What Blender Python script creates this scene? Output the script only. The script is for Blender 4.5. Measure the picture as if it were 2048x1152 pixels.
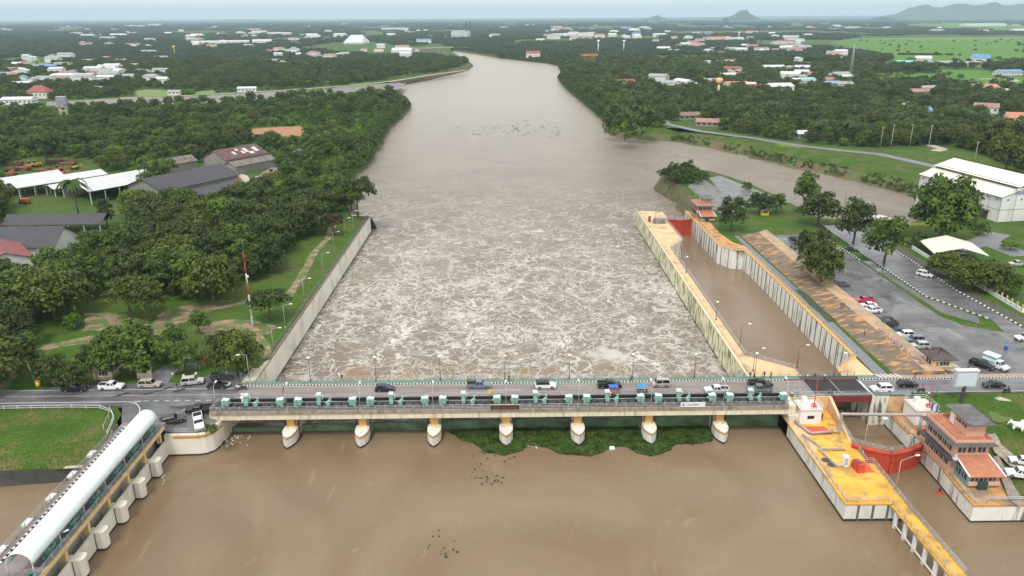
import bpy, math, random
import numpy as np
from mathutils import Vector, Matrix, noise, geometry
for o in list(bpy.data.objects): bpy.data.objects.remove(o)
S=bpy.context.scene; COL=S.collection
R=math.radians
# ---------------------------------------------------------------- camera
F=1520.0; H=76.5; PT=math.atan(540.5/F); RL=R(0.25); YW=R(0.8)
cam=bpy.data.cameras.new('camera'); cam.sensor_width=36; cam.lens=36*F/2048
cam.clip_start=1; cam.clip_end=90000
co=bpy.data.objects.new('camera',cam); COL.objects.link(co)
co.matrix_world=Matrix.Translation((0,0,H))@Matrix.Rotation(-YW,4,'Z')@Matrix.Rotation(math.pi/2-PT,4,'X')@Matrix.Rotation(-RL,4,'Z')
S.camera=co
# ---------------------------------------------------------------- world, sun, exposure
SUN_EL=R(58); SUN_AZ=R(200)
w=bpy.data.worlds.new('World'); S.world=w; w.use_nodes=True
nt=w.node_tree; nt.nodes.clear()
def wn(t,**k):
    n=nt.nodes.new(t)
    for a,b in k.items(): setattr(n,a,b)
    return n
out=wn('ShaderNodeOutputWorld'); bg=wn('ShaderNodeBackground'); sky=wn('ShaderNodeTexSky')
sky.sky_type='NISHITA'; sky.sun_disc=False; sky.sun_elevation=SUN_EL; sky.sun_rotation=SUN_AZ
sky.air_density=1.2; sky.dust_density=4.0; sky.ozone_density=1.0
hs=wn('ShaderNodeHueSaturation'); hs.inputs['Saturation'].default_value=0.10
nt.links.new(sky.outputs[0],hs.inputs['Color'])
# a high overcast deck: faint noise clouds mixed over the sky texture
tc=wn('ShaderNodeTexCoord'); mp=wn('ShaderNodeMapping'); mp.inputs['Scale'].default_value=(1,1,5)
ns=wn('ShaderNodeTexNoise'); ns.inputs['Scale'].default_value=2.2; ns.inputs['Detail'].default_value=5
nt.links.new(tc.outputs['Generated'],mp.inputs[0]); nt.links.new(mp.outputs[0],ns.inputs[0])
cr=wn('ShaderNodeValToRGB'); cr.color_ramp.elements[0].position=.3; cr.color_ramp.elements[1].position=.75
cr.color_ramp.elements[0].color=(9.6,9.8,9.7,1); cr.color_ramp.elements[1].color=(11.0,10.9,10.6,1)
nt.links.new(ns.outputs['Fac'],cr.inputs[0])
mx=wn('ShaderNodeMix',data_type='RGBA'); mx.inputs[0].default_value=0.72
nt.links.new(hs.outputs[0],mx.inputs[6]); nt.links.new(cr.outputs[0],mx.inputs[7])
nt.links.new(mx.outputs[2],bg.inputs[0]); bg.inputs[1].default_value=0.1
nt.links.new(bg.outputs[0],out.inputs[0])
sl=bpy.data.lights.new('sun','SUN'); sl.energy=1.5; sl.angle=R(11); sl.color=(1,.96,.9)
so=bpy.data.objects.new('sun',sl); COL.objects.link(so)
sd=Vector((math.sin(SUN_AZ)*math.cos(SUN_EL),math.cos(SUN_AZ)*math.cos(SUN_EL),math.sin(SUN_EL)))
so.rotation_euler=sd.to_track_quat('Z','Y').to_euler()
S.view_settings.view_transform='Standard'; S.view_settings.look='None'
S.view_settings.exposure=0.60; S.view_settings.gamma=1
S.render.engine='CYCLES'
S.cycles.max_bounces=6; S.cycles.volume_bounces=0; S.cycles.transparent_max_bounces=4
S.cycles.diffuse_bounces=3; S.cycles.glossy_bounces=2; S.cycles.caustics_reflective=False

# ---------------------------------------------------------------- geometry helpers
W=-7.0     # water level
def P(px,py,z=0.):
    u=(px-1024)/F;v=(py-576)/F
    c,s=math.cos(RL),math.sin(RL); u,v=c*u-s*v,s*u+c*v
    d=(u,math.cos(PT)-v*math.sin(PT),-math.sin(PT)-v*math.cos(PT))
    c,s=math.cos(YW),math.sin(YW)
    d=(c*d[0]+s*d[1],-s*d[0]+c*d[1],d[2])
    t=(z-H)/d[2]
    return (d[0]*t,d[1]*t)
def PP(pts,z=0.): return [P(a,b,z) for a,b in pts]
def V3(pts,z): return [(a,b,z) for a,b in pts]
def inside(x,y,poly):
    r=False; n=len(poly); j=n-1
    for i in range(n):
        xi,yi=poly[i][:2]; xj,yj=poly[j][:2]
        if (yi>y)!=(yj>y) and x<(xj-xi)*(y-yi)/(yj-yi)+xi: r=not r
        j=i
    return r
class MB:
    def __init__(s): s.v=[]; s.f=[]; s.m=[]; s.sm=[]
    def add(s,vs,fs,m=0,smooth=False):
        o=len(s.v); s.v+=[tuple(v) for v in vs]
        for f in fs: s.f.append(tuple(i+o for i in f)); s.m.append(m); s.sm.append(smooth)
        return s
    def box(s,c,d,rz=0,m=0,taper=1.0):
        x,y,z=c; a,b,h=d[0]/2,d[1]/2,d[2]/2; cs,sn=math.cos(rz),math.sin(rz); vs=[]
        for zz,k in ((-h,1),(h,taper)):
            for px,py in ((-a,-b),(a,-b),(a,b),(-a,b)):
                px*=k;py*=k
                vs.append((x+px*cs-py*sn,y+px*sn+py*cs,z+zz))
        return s.add(vs,[(3,2,1,0),(4,5,6,7),(0,1,5,4),(1,2,6,5),(2,3,7,6),(3,0,4,7)],m)
    def bx(s,x0,x1,y0,y1,z0,z1,m=0): return s.box(((x0+x1)/2,(y0+y1)/2,(z0+z1)/2),(abs(x1-x0),abs(y1-y0),abs(z1-z0)),0,m)
    def prism(s,poly,z0,z1,m=0,mt=None,bottom=True):
        # ensure ccw
        A=sum(poly[i][0]*poly[(i+1)%len(poly)][1]-poly[(i+1)%len(poly)][0]*poly[i][1] for i in range(len(poly)))
        if A<0: poly=poly[::-1]
        n=len(poly)
        zt=(lambda p:p[2] if len(p)>2 else z1)
        vs=[(p[0],p[1],z0) for p in poly]+[(p[0],p[1],zt(p)) for p in poly]
        tri=geometry.tessellate_polygon([[Vector((p[0],p[1],0)) for p in poly]])
        top=[];bot=[]
        for t in tri:
            a,b,c=t
            ar=(poly[b][0]-poly[a][0])*(poly[c][1]-poly[a][1])-(poly[c][0]-poly[a][0])*(poly[b][1]-poly[a][1])
            if ar<0: a,b,c=a,c,b
            top.append((a+n,b+n,c+n)); bot.append((c,b,a))
        s.add(vs,[(i,(i+1)%n,(i+1)%n+n,i+n) for i in range(n)]+(bot if bottom else []),m)
        o=len(s.v)-2*n
        for t in top: s.f.append(tuple(i+o for i in t)); s.m.append(m if mt is None else mt); s.sm.append(False)
        return s
    def sheet(s,poly,z=None,m=0):
        tri=geometry.tessellate_polygon([[Vector((p[0],p[1],0)) for p in poly]])
        vs=[(p[0],p[1],z if z is not None else p[2]) for p in poly]; fs=[]
        for a,b,c in tri:
            ar=(poly[b][0]-poly[a][0])*(poly[c][1]-poly[a][1])-(poly[c][0]-poly[a][0])*(poly[b][1]-poly[a][1])
            fs.append((a,b,c) if ar>0 else (a,c,b))
        return s.add(vs,fs,m)
    def cyl(s,a,b,r,r2=None,n=8,m=0,cap=True,smooth=True):
        a=Vector(a);b=Vector(b); r2=r if r2 is None else r2
        d=(b-a).normalized(); u=d.orthogonal().normalized(); v=d.cross(u)
        vs=[a+(u*math.cos(2*math.pi*i/n)+v*math.sin(2*math.pi*i/n))*r for i in range(n)]
        vs+=[b+(u*math.cos(2*math.pi*i/n)+v*math.sin(2*math.pi*i/n))*r2 for i in range(n)]
        s.add(vs,[(i,(i+1)%n,(i+1)%n+n,i+n) for i in range(n)],m,smooth)
        o=len(s.v)-2*n
        if cap: s.f+= [tuple(o+n-1-i for i in range(n)),tuple(o+n+i for i in range(n))]; s.m+=[m,m]; s.sm+=[False,False]
        return s
    def tube(s,pts,r,n=6,m=0):
        for i in range(len(pts)-1): s.cyl(pts[i],pts[i+1],r,n=n,m=m,cap=(i in(0,len(pts)-2)))
        return s
    def bar(s,a,b,wd,h,m=0):
        a=Vector(a);b=Vector(b); d=b-a; L=math.hypot(d.x,d.y)
        if L<1e-6: return s.box(((a+b)/2)[:],(wd,wd,abs(d.z)),0,m)
        p=Vector((-d.y/L*wd/2,d.x/L*wd/2,0)); u=Vector((0,0,h/2))
        return s.add([a-p-u,a+p-u,a+p+u,a-p+u,b-p-u,b+p-u,b+p+u,b-p+u],[(0,1,2,3),(7,6,5,4),(0,4,5,1),(1,5,6,2),(2,6,7,3),(3,7,4,0)],m)
    def dome(s,c,r,rz=None,n=12,k=5,m=0,full=False):
        rz=rz or r; x,y,z=c; lo=-k if full else 0
        vs=[];rows=[]
        for j in range(lo,k+1):
            t=j/k*math.pi/2
            rows.append(len(vs))
            for i in range(n): vs.append((x+r*math.cos(t)*math.cos(2*math.pi*i/n),y+r*math.cos(t)*math.sin(2*math.pi*i/n),z+rz*math.sin(t)))
        fs=[]
        for a in rows[:-1]:
            for i in range(n): fs.append((a+i,a+(i+1)%n,a+n+(i+1)%n,a+n+i))
        return s.add(vs,fs,m,True)
    def mesh(s,name,mats):
        me=bpy.data.meshes.new(name); me.from_pydata(s.v,[],s.f)
        for x in (mats if isinstance(mats,(list,tuple)) else [mats]): me.materials.append(x)
        me.polygons.foreach_set('material_index',s.m); me.polygons.foreach_set('use_smooth',s.sm); me.update()
        return me
    def build(s,name,mats,parent=None,loc=None,rz=None):
        o=bpy.data.objects.new(name,s.mesh(name,mats)); COL.objects.link(o)
        if parent: o.parent=parent
        if loc: o.location=loc
        if rz is not None: o.rotation_euler=(0,0,rz)
        return o
def tag(o,label=None,cat=None,group=None,kind=None):
    if label: o['label']=label
    if cat: o['category']=cat
    if group: o['group']=group
    if kind: o['kind']=kind
    return o
def thing(name,label,cat,loc=(0,0,0),rz=0,group=None):
    o=bpy.data.objects.new(name,None); COL.objects.link(o); o.location=loc; o.rotation_euler=(0,0,rz)
    o.empty_display_size=.1
    return tag(o,label,cat,group)
def struct(name,mb,mats): return tag(mb.build(name,mats),kind='structure')
def copy_tree(o,parent=None,loc=None,rz=None,sc=None,label=None,group=None):
    c=o.copy(); COL.objects.link(c); c.parent=parent
    if loc is not None: c.location=loc
    if rz is not None: c.rotation_euler=(0,0,rz)
    if sc is not None: c.scale=sc if isinstance(sc,(tuple,list)) else (sc,sc,sc)
    if label: c['label']=label
    if group: c['group']=group
    for ch in o.children: copy_tree(ch,c)
    return c
def remap(o,d):
    # swap materials per object (meshes stay shared)
    for i,sl_ in enumerate(o.material_slots):
        m=sl_.material
        if m and m.name in d: sl_.link='OBJECT'; sl_.material=d[m.name]
    for c in o.children: remap(c,d)

# ---------------------------------------------------------------- materials
MATS={}
def node_mat(name):
    m=bpy.data.materials.new(name); m.use_nodes=True; n=m.node_tree
    b=n.nodes['Principled BSDF']; MATS[name]=m
    return m,n,b
def _n(n,t,**k):
    x=n.nodes.new(t)
    for a,b in k.items(): setattr(x,a,b)
    return x
def mixc(n,fac,a,b):
    x=_n(n,'ShaderNodeMix',data_type='RGBA')
    for sock,val in ((0,fac),(6,a),(7,b)):
        if isinstance(val,bpy.types.NodeSocket): n.links.new(val,x.inputs[sock])
        elif isinstance(val,(tuple,list)): x.inputs[sock].default_value=(*val[:3],1)
        else: x.inputs[sock].default_value=val
    return x.outputs[2]
def nz(n,scale=1.0,detail=4,coord='geo',vec=(1,1,1),rough=.55,dist=0,lo=.35,hi=.65,loc=(0,0,0)):
    if coord=='geo': g=_n(n,'ShaderNodeNewGeometry').outputs['Position']
    else: g=_n(n,'ShaderNodeTexCoord').outputs['Object']
    m=_n(n,'ShaderNodeMapping'); m.inputs['Scale'].default_value=vec; m.inputs['Location'].default_value=loc
    n.links.new(g,m.inputs[0])
    t=_n(n,'ShaderNodeTexNoise'); t.inputs['Scale'].default_value=scale; t.inputs['Detail'].default_value=detail
    t.inputs['Roughness'].default_value=rough; t.inputs['Distortion'].default_value=dist
    n.links.new(m.outputs[0],t.inputs['Vector'])
    r=_n(n,'ShaderNodeMapRange'); r.inputs['From Min'].default_value=lo; r.inputs['From Max'].default_value=hi
    n.links.new(t.outputs['Fac'],r.inputs['Value'])
    return r.outputs[0]
def bump(n,b,h,strength=.3,dist=.1):
    x=_n(n,'ShaderNodeBump'); x.inputs['Strength'].default_value=strength; x.inputs['Distance'].default_value=dist
    n.links.new(h,x.inputs['Height']); n.links.new(x.outputs[0],b.inputs['Normal'])
def M(name,col,rough=.7,var=.18,scale=.8,metal=0,stain=None,sfac=.5,sscale=.5,svec=(1,1,1),slo=.5,shi=.7,coord='geo',spec=.4,bmp=0):
    if name in MATS: return MATS[name]
    m,n,b=node_mat(name); b.inputs['Roughness'].default_value=rough; b.inputs['Metallic'].default_value=metal
    b.inputs['Specular IOR Level'].default_value=spec
    f=nz(n,scale,5,coord,lo=.3,hi=.7)
    c=mixc(n,f,tuple(x*(1-var) for x in col),tuple(min(1,x*(1+var)) for x in col))
    if stain:
        g=nz(n,sscale,5,coord,svec,lo=slo,hi=shi)
        mm=_n(n,'ShaderNodeMath',operation='MULTIPLY'); n.links.new(g,mm.inputs[0]); mm.inputs[1].default_value=sfac
        c=mixc(n,mm.outputs[0],c,stain)
    n.links.new(c,b.inputs['Base Color'])
    if bmp: bump(n,b,nz(n,scale*6,3,coord),bmp,.05)
    return m
cream=M('cream_concrete',(.66,.60,.46),.8,.1,.6,stain=(.17,.14,.09),sfac=.6,sscale=.9,svec=(1.2,1.2,.18),slo=.52,shi=.72)
white=M('white_concrete',(.70,.69,.64),.8,.07,.5,stain=(.06,.06,.055),sfac=.85,sscale=.55,svec=(1.3,1.3,.13),slo=.55,shi=.66)
whitew=M('old_white_wall',(.62,.62,.52),.85,.1,.6,stain=(.06,.06,.05),sfac=.9,sscale=1.1,svec=(1,.7,.16),slo=.48,shi=.60)
mossw=M('mossy_cream_wall',(.70,.66,.46),.85,.12,.6,stain=(.12,.12,.06),sfac=.85,sscale=.9,svec=(1,.9,.28),slo=.48,shi=.60)
clean=M('pale_wall_concrete',(.72,.69,.60),.8,.06,.15,stain=(.35,.31,.22),sfac=.6,sscale=.35,svec=(1,.6,.3),slo=.5,shi=.7)
dark=M('wet_dark_concrete',(.035,.032,.028),.5,.3,.6)
dkgrey=M('dark_grey_paint',(.055,.055,.06),.6,.15)
deckgrey=M('dark_machine_deck',(.045,.043,.045),.55,.3,1.2,stain=(.12,.11,.10),sfac=.5,sscale=.6)
orangecol=M('ochre_column_paint',(.62,.36,.11),.7,.12,1.0,stain=(.3,.2,.1),sfac=.5)
band=M('ochre_band',(.50,.28,.09),.8,.2,1.0,stain=(.15,.10,.05),sfac=.6,sscale=1)
yellowdeck=M('yellow_painted_deck',(.64,.36,.06),.85,.28,.30,stain=(.26,.18,.11),sfac=.75,sscale=.45,slo=.52,shi=.66)
peachdeck=M('faded_orange_deck',(.63,.42,.24),.8,.15,.3,stain=(.20,.16,.12),sfac=.6,sscale=.22,slo=.52,shi=.68)
orangedeck=M('orange_painted_deck',(.52,.27,.09),.8,.25,.3,stain=(.16,.14,.11),sfac=.8,sscale=.25,slo=.48,shi=.62)
redpatch=M('red_painted_floor',(.55,.09,.04),.7,.2,.8,stain=(.2,.1,.06),sfac=.6,sscale=.9)
gatered=M('lock_gate_red',(.44,.055,.025),.6,.2,.5,stain=(.14,.03,.02),sfac=.5,sscale=.5,svec=(1,1,.3))
redpaint=M('red_paint',(.5,.05,.03),.5)
green=M('hoist_green',(.22,.36,.295),.5,.12,2.0)
greenl=M('pale_hoist_cap',(.50,.62,.57),.5,.08)
gategreen=M('gate_skin_green',(.10,.19,.09),.6,.35,.35,stain=(.05,.05,.03),sfac=.85,sscale=.3,svec=(.6,1,1.2),slo=.42,shi=.6)
walkgreen=M('green_walkway',(.12,.20,.155),.7,.2,.8,stain=(.2,.2,.18),sfac=.4)
steel=M('galvanised_rail',(.42,.43,.45),.45,.1,metal=.3)
steeld=M('dull_steel',(.22,.22,.235),.5,.15,metal=.4)
black=M('black_rubber',(.012,.012,.013),.8,.2)
glass=M('dark_glass',(.015,.019,.022),.08,.2,spec=.6)
whitep=M('white_paint',(.72,.73,.73),.5,.05)
roadcon=M('bridge_concrete_road',(.235,.20,.19),.65,.1,.5,stain=(.13,.11,.105),sfac=.8,sscale=.35,svec=(.25,2.2,1),slo=.42,shi=.68)
asphalt=M('wet_asphalt',(.125,.126,.134),.30,.25,.35,stain=(.055,.055,.062),sfac=.7,sscale=.25,svec=(.4,1.4,1),slo=.5,shi=.66)
lotasph_old=M('car_park_asphalt_plain',(.150,.150,.158),.32,.30,.09,stain=(.30,.27,.225),sfac=.75,sscale=.10,svec=(1,.45,1),slo=.53,shi=.64)
grey_path=M('grey_path_concrete',(.17,.175,.185),.6,.2,.4,stain=(.08,.08,.08),sfac=.5,sscale=.4)
dirt=M('bare_earth',(.25,.175,.115),.9,.35,.3,stain=(.075,.13,.025),sfac=.9,sscale=.28,slo=.46,shi=.54)
redearth=M('red_earth',(.33,.17,.09),.9,.3,.2,stain=(.15,.09,.05),sfac=.7,sscale=.2)
stone=M('grey_stone_bank',(.20,.185,.17),.85,.25,.12,stain=(.09,.11,.05),sfac=.6,sscale=.08)
paleconc=M('pale_slope_concrete',(.40,.37,.29),.85,.15,.5,stain=(.14,.13,.1),sfac=.6)
mudbank=M('muddy_bank',(.12,.085,.045),.85,.3,.3,stain=(.05,.085,.02),sfac=.8,sscale=.25,slo=.42,shi=.55)
salmon=M('salmon_wall',(.58,.35,.255),.75,.07,1.0)
terra=M('terracotta_roof',(.42,.165,.095),.75,.15,1.0,stain=(.2,.1,.07),sfac=.5,sscale=.6)
greyroof=M('grey_flat_roof',(.115,.11,.112),.85,.2,.6,stain=(.2,.19,.18),sfac=.5,sscale=.6)
brownroof=M('brown_tile_roof',(.085,.06,.058),.7,.2,1.5)
bluegl=M('pale_screen_panel',(.52,.62,.66),.3,.04)
kw=M('kerb_white',(.62,.62,.60),.7,.12,2); kb=M('kerb_black',(.025,.025,.025),.7,.2); kr=M('kerb_red',(.22,.04,.035),.7,.2)
line=M('road_line',(.55,.54,.52),.7,.2,2.5)
yellowp=M('yellow_paint',(.75,.55,.03),.5,.1)
bluep=M('blue_paint',(.03,.12,.45),.4,.1)
teal=M('barrel_roof_sheet',(.70,.80,.80),.35,.05,.5)
wood=M('tree_bark',(.10,.08,.06),.9,.3,2,coord='obj')
greywood=M('grey_weathered_sheet',(.16,.14,.125),.8,.35,.5)
rustroof=M('rusty_roof',(.12,.058,.05),.75,.35,.35,stain=(.10,.09,.09),sfac=.7,sscale=.4)
darkroof=M('charcoal_roof',(.055,.055,.062),.7,.12,.4)
whiteroof=M('white_metal_roof',(.50,.51,.52),.5,.10,.3)
creamroof=M('cream_metal_roof',(.68,.66,.58),.5,.05,.2,stain=(.5,.47,.38),sfac=.5,sscale=.2)
wallw=M('white_house_wall',(.64,.65,.64),.75,.06,.3)

def grass_mat(name,a,b,c,s=.05):
    m,n,bb=node_mat(name); bb.inputs['Roughness'].default_value=.9; bb.inputs['Specular IOR Level'].default_value=.15
    x=mixc(n,nz(n,s,6,lo=.35,hi=.65),a,b); x=mixc(n,nz(n,s*1.6,6,lo=.46,hi=.64,loc=(3,3,0)),x,c); x=mixc(n,nz(n,s*14,5,lo=.5,hi=.75),x,tuple(q*.6 for q in b))
    y=mixc(n,nz(n,2.5,3,lo=.3,hi=.75),x,tuple(q*.55 for q in a))
    n.links.new(y,bb.inputs['Base Color']); bump(n,bb,nz(n,3,3),.5,.15)
    return m
lawn=grass_mat('lawn_grass',(.050,.115,.015),(.085,.165,.018),(.15,.14,.05),.07)
slopeg=grass_mat('slope_grass',(.045,.105,.012),(.085,.150,.018),(.17,.15,.06),.08)
fieldg=grass_mat('rice_field_green',(.085,.215,.025),(.12,.26,.03),(.14,.22,.05),.006)
rough_g=grass_mat('woodland_floor',(.05,.11,.016),(.085,.155,.026),(.13,.125,.05),.02)
lime=grass_mat('lime_weeds',(.17,.25,.02),(.22,.30,.03),(.10,.16,.02),.2)

def leaf_mat(name,a,b,trans=.25):
    m,n,bb=node_mat(name)
    oi=_n(n,'ShaderNodeObjectInfo')
    big=nz(n,.02,3,'geo',lo=.35,hi=.65)
    c=mixc(n,oi.outputs['Random'],tuple(x*.75 for x in a),tuple(x*1.3 for x in b))
    c=mixc(n,big,c,tuple(x*1.35+.004 for x in b))
    cl=nz(n,.55,3,'obj',lo=.35,hi=.7)
    c=mixc(n,cl,tuple(x*.62 for x in a),c)
    bb.inputs['Roughness'].default_value=.55; bb.inputs['Specular IOR Level'].default_value=.25
    n.links.new(c,bb.inputs['Base Color'])
    t=_n(n,'ShaderNodeBsdfTranslucent'); n.links.new(c,t.inputs[0])
    ms=_n(n,'ShaderNodeMixShader'); ms.inputs[0].default_value=trans
    n.links.new(bb.outputs[0],ms.inputs[1]); n.links.new(t.outputs[0],ms.inputs[2])
    n.links.new(ms.outputs[0],n.nodes['Material Output'].inputs[0])
    return m
leafD=leaf_mat('dark_foliage',(.038,.066,.012),(.074,.106,.018))
leafM=leaf_mat('green_foliage',(.052,.100,.012),(.108,.165,.020))
leafL=leaf_mat('bright_foliage',(.085,.180,.014),(.15,.25,.022))
leafO=leaf_mat('olive_foliage',(.066,.094,.014),(.118,.150,.020))
leafY=leaf_mat('yellow_foliage',(.22,.22,.02),(.30,.27,.03))
leafR=leaf_mat('reddish_foliage',(.07,.05,.028),(.09,.06,.03))
palmm=leaf_mat('palm_fronds',(.035,.075,.015),(.06,.10,.02))

def lot_mat():
    m,n,b=node_mat('car_park_asphalt'); b.inputs['Specular IOR Level'].default_value=.45
    c=mixc(n,nz(n,.05,6,lo=.35,hi=.62,dist=.6),(.075,.077,.084),(.135,.135,.14))
    c=mixc(n,nz(n,.16,6,vec=(1,.35,1),lo=.54,hi=.66,dist=1.2),c,(.24,.22,.19))
    c=mixc(n,nz(n,.35,6,vec=(.5,1.5,1),lo=.56,hi=.66,dist=.8),c,(.04,.041,.046))
    c=mixc(n,nz(n,3,4,lo=.3,hi=.8),c,(.10,.10,.105))
    n.links.new(c,b.inputs['Base Color'])
    r=_n(n,'ShaderNodeMapRange'); n.links.new(nz(n,.12,5,lo=.4,hi=.6,loc=(9,2,0)),r.inputs['Value']); r.inputs['To Min'].default_value=.12; r.inputs['To Max'].default_value=.6; n.links.new(r.outputs[0],b.inputs['Roughness'])
    return m
lotasph=lot_mat()
# ---------------------------------------------------------------- ground, one sheet with the river cut out
def pw(px,py): return P(px,py,W)
def off(p,dx,dy=0): return (p[0]+dx,p[1]+dy)
lb=[off(pw(x,y),-d,e) for x,y,d,e in [(690,372,5,0),(708,350,5,0),(735,330,6,0),(760,290,6,0),(775,262,6,0),(797,240,6,0),(822,222,9,0),(826,214,9,0),(800,200,10,0),(770,188,8,0),(752,182,8,0),(800,171,8,4),(860,160,8,6),(905,150,8,8),(940,141,10,0),(950,132,10,8),(935,124,10,14),(918,114,10,18),(900,109,0,20),(890,106,-10,20)]]
rb=[off(pw(x,y),d,e) for x,y,d,e in [(905,102,0,10),(930,105,4,14),(960,110,6,14),(1000,117,6,14),(1060,124,6,12),(1090,127,10,8),(1112,132,10,0),(1122,150,10,0),(1114,160,8,0),(1135,182,7,0),(1160,202,6,0),(1190,226,6,0),(1212,248,6,0),(1222,262,6,0),(1245,272,8,4),(1290,279,12,10),(1330,283,15,16),(1420,299,15,18),(1500,319,15,18),(1600,343,15,18),(1700,363,14,18),(1790,385,14,14),(1850,402,14,8)]]
pen=PP([(1843,440),(1800,450),(1740,446),(1700,440),(1640,436),(1592,412),(1560,395),(1500,368),(1455,352),(1420,342),(1370,335),(1330,345),(1326,352),(1345,362),(1372,378),(1385,395),(1392,412)],-.3)
dsr=[(77.0,300),(77.3,259.5),(80.6,252.6),(84.1,252.4),(84.6,247),(84.6,220),(83.9,165),(76.9,157.6),(76.3,152)]
bridge_l=-57.6
gpoly=[(-30000,144.4),(bridge_l,144.4),(bridge_l,152),(-55.5,154.3),(-54.0,305.2),(-62,307)]+lb+rb+pen+dsr+[(79.6,152),(79.6,144.6),(30000,144.6),(30000,29500),(-30000,29500)]
gz=-.22
g=MB(); g.sheet(gpoly,gz)
# banks sloping down into the river
def skirt(mb,pts,wid,z0,z1,m=0,side=1,rag=1.2,m2=None):
    n=len(pts); q=[]
    for i in range(n-1):
        a=Vector(pts[i][:2]);b=Vector(pts[i+1][:2]); k=max(1,int((b-a).length/6))
        k=min(k,40)
        for j in range(k): q.append(a.lerp(b,j/k))
    q.append(Vector(pts[-1][:2]))
    vs=[];fs=[]
    for i,p in enumerate(q):
        t=(q[min(i+1,len(q)-1)]-q[max(i-1,0)]).normalized(); nn=Vector((t.y,-t.x))*side
        ww=wid*(1+rag*.5*noise.noise(Vector((p.x*.08,p.y*.08,3))))
        md=p+nn*ww*.5; bt=p+nn*ww; mz=z0*.45+W*.55+.6+rag*.8*noise.noise(Vector((p.x*.15,p.y*.15,0)))
        vs+=[(p.x,p.y,z0),(md.x,md.y,mz),(bt.x,bt.y,z1)]
        if i:
            o=3*(i-1)
            for k in (0,1):
                f=(o+k,o+k+1,o+k+4,o+k+3); fs.append(f if side>0 else f[::-1])
    mb.add(vs,fs[0::2],m,True); mb.add(vs,fs[1::2],m if m2 is None else m2,True)
skirt(g,[(-54.0,305.2),(-62,307)]+lb,7,gz,W-1.5,1,side=1)
skirt(g,rb[:14],7,gz,W-1.5,1,side=1)
skirt(g,rb[13:],17,gz,W-1.5,2,side=1,rag=.8,m2=3)
skirt(g,pen[1:],5,gz,W-1.5,1,side=1)
struct('ground',g,[rough_g,mudbank,slopeg,M('weedy_mud_slope',(.075,.10,.03),.9,.35,.25,stain=(.13,.085,.05),sfac=.85,sscale=.12,slo=.45,shi=.58)])

# lawn sheets and soil laid on the ground
def sheet(name,poly,z,mat,thick=None): return struct(name,MB().sheet(poly,z),mat)
sheet('lawn',PP([(0,800),(0,560),(60,560),(150,520),(215,470),(400,480),(560,420),(690,410)],gz)[:7]+[(-62,303),(-55.9,303),(-57.2,154),(-58,152.5)],gz+.02,lawn)
sheet('lawn',[(76.5,156),(84,164),(84.8,250),(80.8,252.8),(77.6,261)]+PP([(1440,440),(1480,425),(1560,425),(1640,440),(1760,450),(1850,445),(1850,402)],gz)+[(300,380),(300,145),(79.8,145)],gz+.02,lawn)
def blob(pts,z,mat,name='dirt_path',jit=.0):
    # closed outline smoothed a little
    q=[];n=len(pts)
    for i in range(n):
        a=pts[i];b=pts[(i+1)%n]
        for t in (.0,.25,.5,.75):
            x=a[0]*(1-t)+b[0]*t; y=a[1]*(1-t)+b[1]*t
            e=noise.noise(Vector((x*.25,y*.25,7)))*jit
            q.append((x+e,y+e*1.4))
    sheet(name,q,z,mat)
def strip(pts,wd,z,mat,name='dirt_path',jit=.4):
    L=[];Rr=[]
    pts=[Vector(p) for p in pts]; q=[]
    for i in range(len(pts)-1):
        k=max(1,min(14,int((pts[i+1]-pts[i]).length/3)))
        for j in range(k): q.append(pts[i].lerp(pts[i+1],j/k))
    q.append(pts[-1])
    mb=MB();vs=[];fs=[]
    for i,p in enumerate(q):
        t=(q[min(i+1,len(q)-1)]-q[max(i-1,0)]).normalized(); nn=Vector((-t.y,t.x))
        a=wd/2*(1+jit*noise.noise(Vector((p.x*.2,p.y*.2,1)))); b=wd/2*(1+jit*noise.noise(Vector((p.x*.2,p.y*.2,9))))
        vs+=[(p.x+nn.x*a,p.y+nn.y*a,z),(p.x-nn.x*b,p.y-nn.y*b,z)]
        if i: o=2*i; fs.append((o-2,o-1,o+1,o))
    mb.add(vs,fs); return struct(name,mb,mat)
z1=gz+.04
blob(PP([(240,690),(290,660),(330,620),(420,600),(470,600),(400,625),(330,660),(300,690),(310,710),(240,735),(220,720)],z1),z1,dirt,jit=.8)
blob(PP([(170,625),(250,628),(300,650),(230,665),(170,660)],z1),z1+.004,dirt,jit=.8)
blob(PP([(400,648),(470,638),(520,642),(550,655),(540,668),(420,668),(395,660)],z1),z1,dirt,jit=.8)
blob(PP([(0,700),(90,690),(180,672),(240,680),(150,690),(60,705),(20,760),(0,770)],z1),z1,dirt,jit=.6)
strip(PP([(360,645),(420,618),(520,600),(572,598),(600,560),(628,505),(655,478),(665,450)],z1),2.6,z1+.008,dirt)
strip(PP([(505,660),(530,690),(535,715)],z1),2.5,z1+.004,dirt)
strip(PP([(330,712),(430,716),(480,712)],z1),1.6,z1+.004,paleconc,'footpath',.1)
strip(PP([(20,650),(70,615),(100,595),(120,585)],z1),4,z1,grey_path,'footpath',.2)
strip(PP([(0,690),(20,672),(40,640)],z1),8,z1+.002,grey_path,'footpath',.1)
blob(PP([(0,745),(20,735),(35,750),(20,775),(0,790)],z1),z1+.002,dirt,jit=.5)
yardg=grass_mat('yard_grass',(.08,.115,.03),(.11,.14,.04),(.15,.14,.06),.08)
blob(PP([(105,460),(210,455),(235,490),(150,500),(110,480)],z1),z1,yardg,'lawn',.4)
blob(PP([(0,330),(80,300),(150,310),(190,335),(190,352),(60,368),(0,395)],z1),z1,slopeg,'lawn',.5)
blob(PP([(480,262),(520,256),(600,252),(622,268),(600,272),(520,272)],z1),z1,redearth,'dirt_patch',2)
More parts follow.
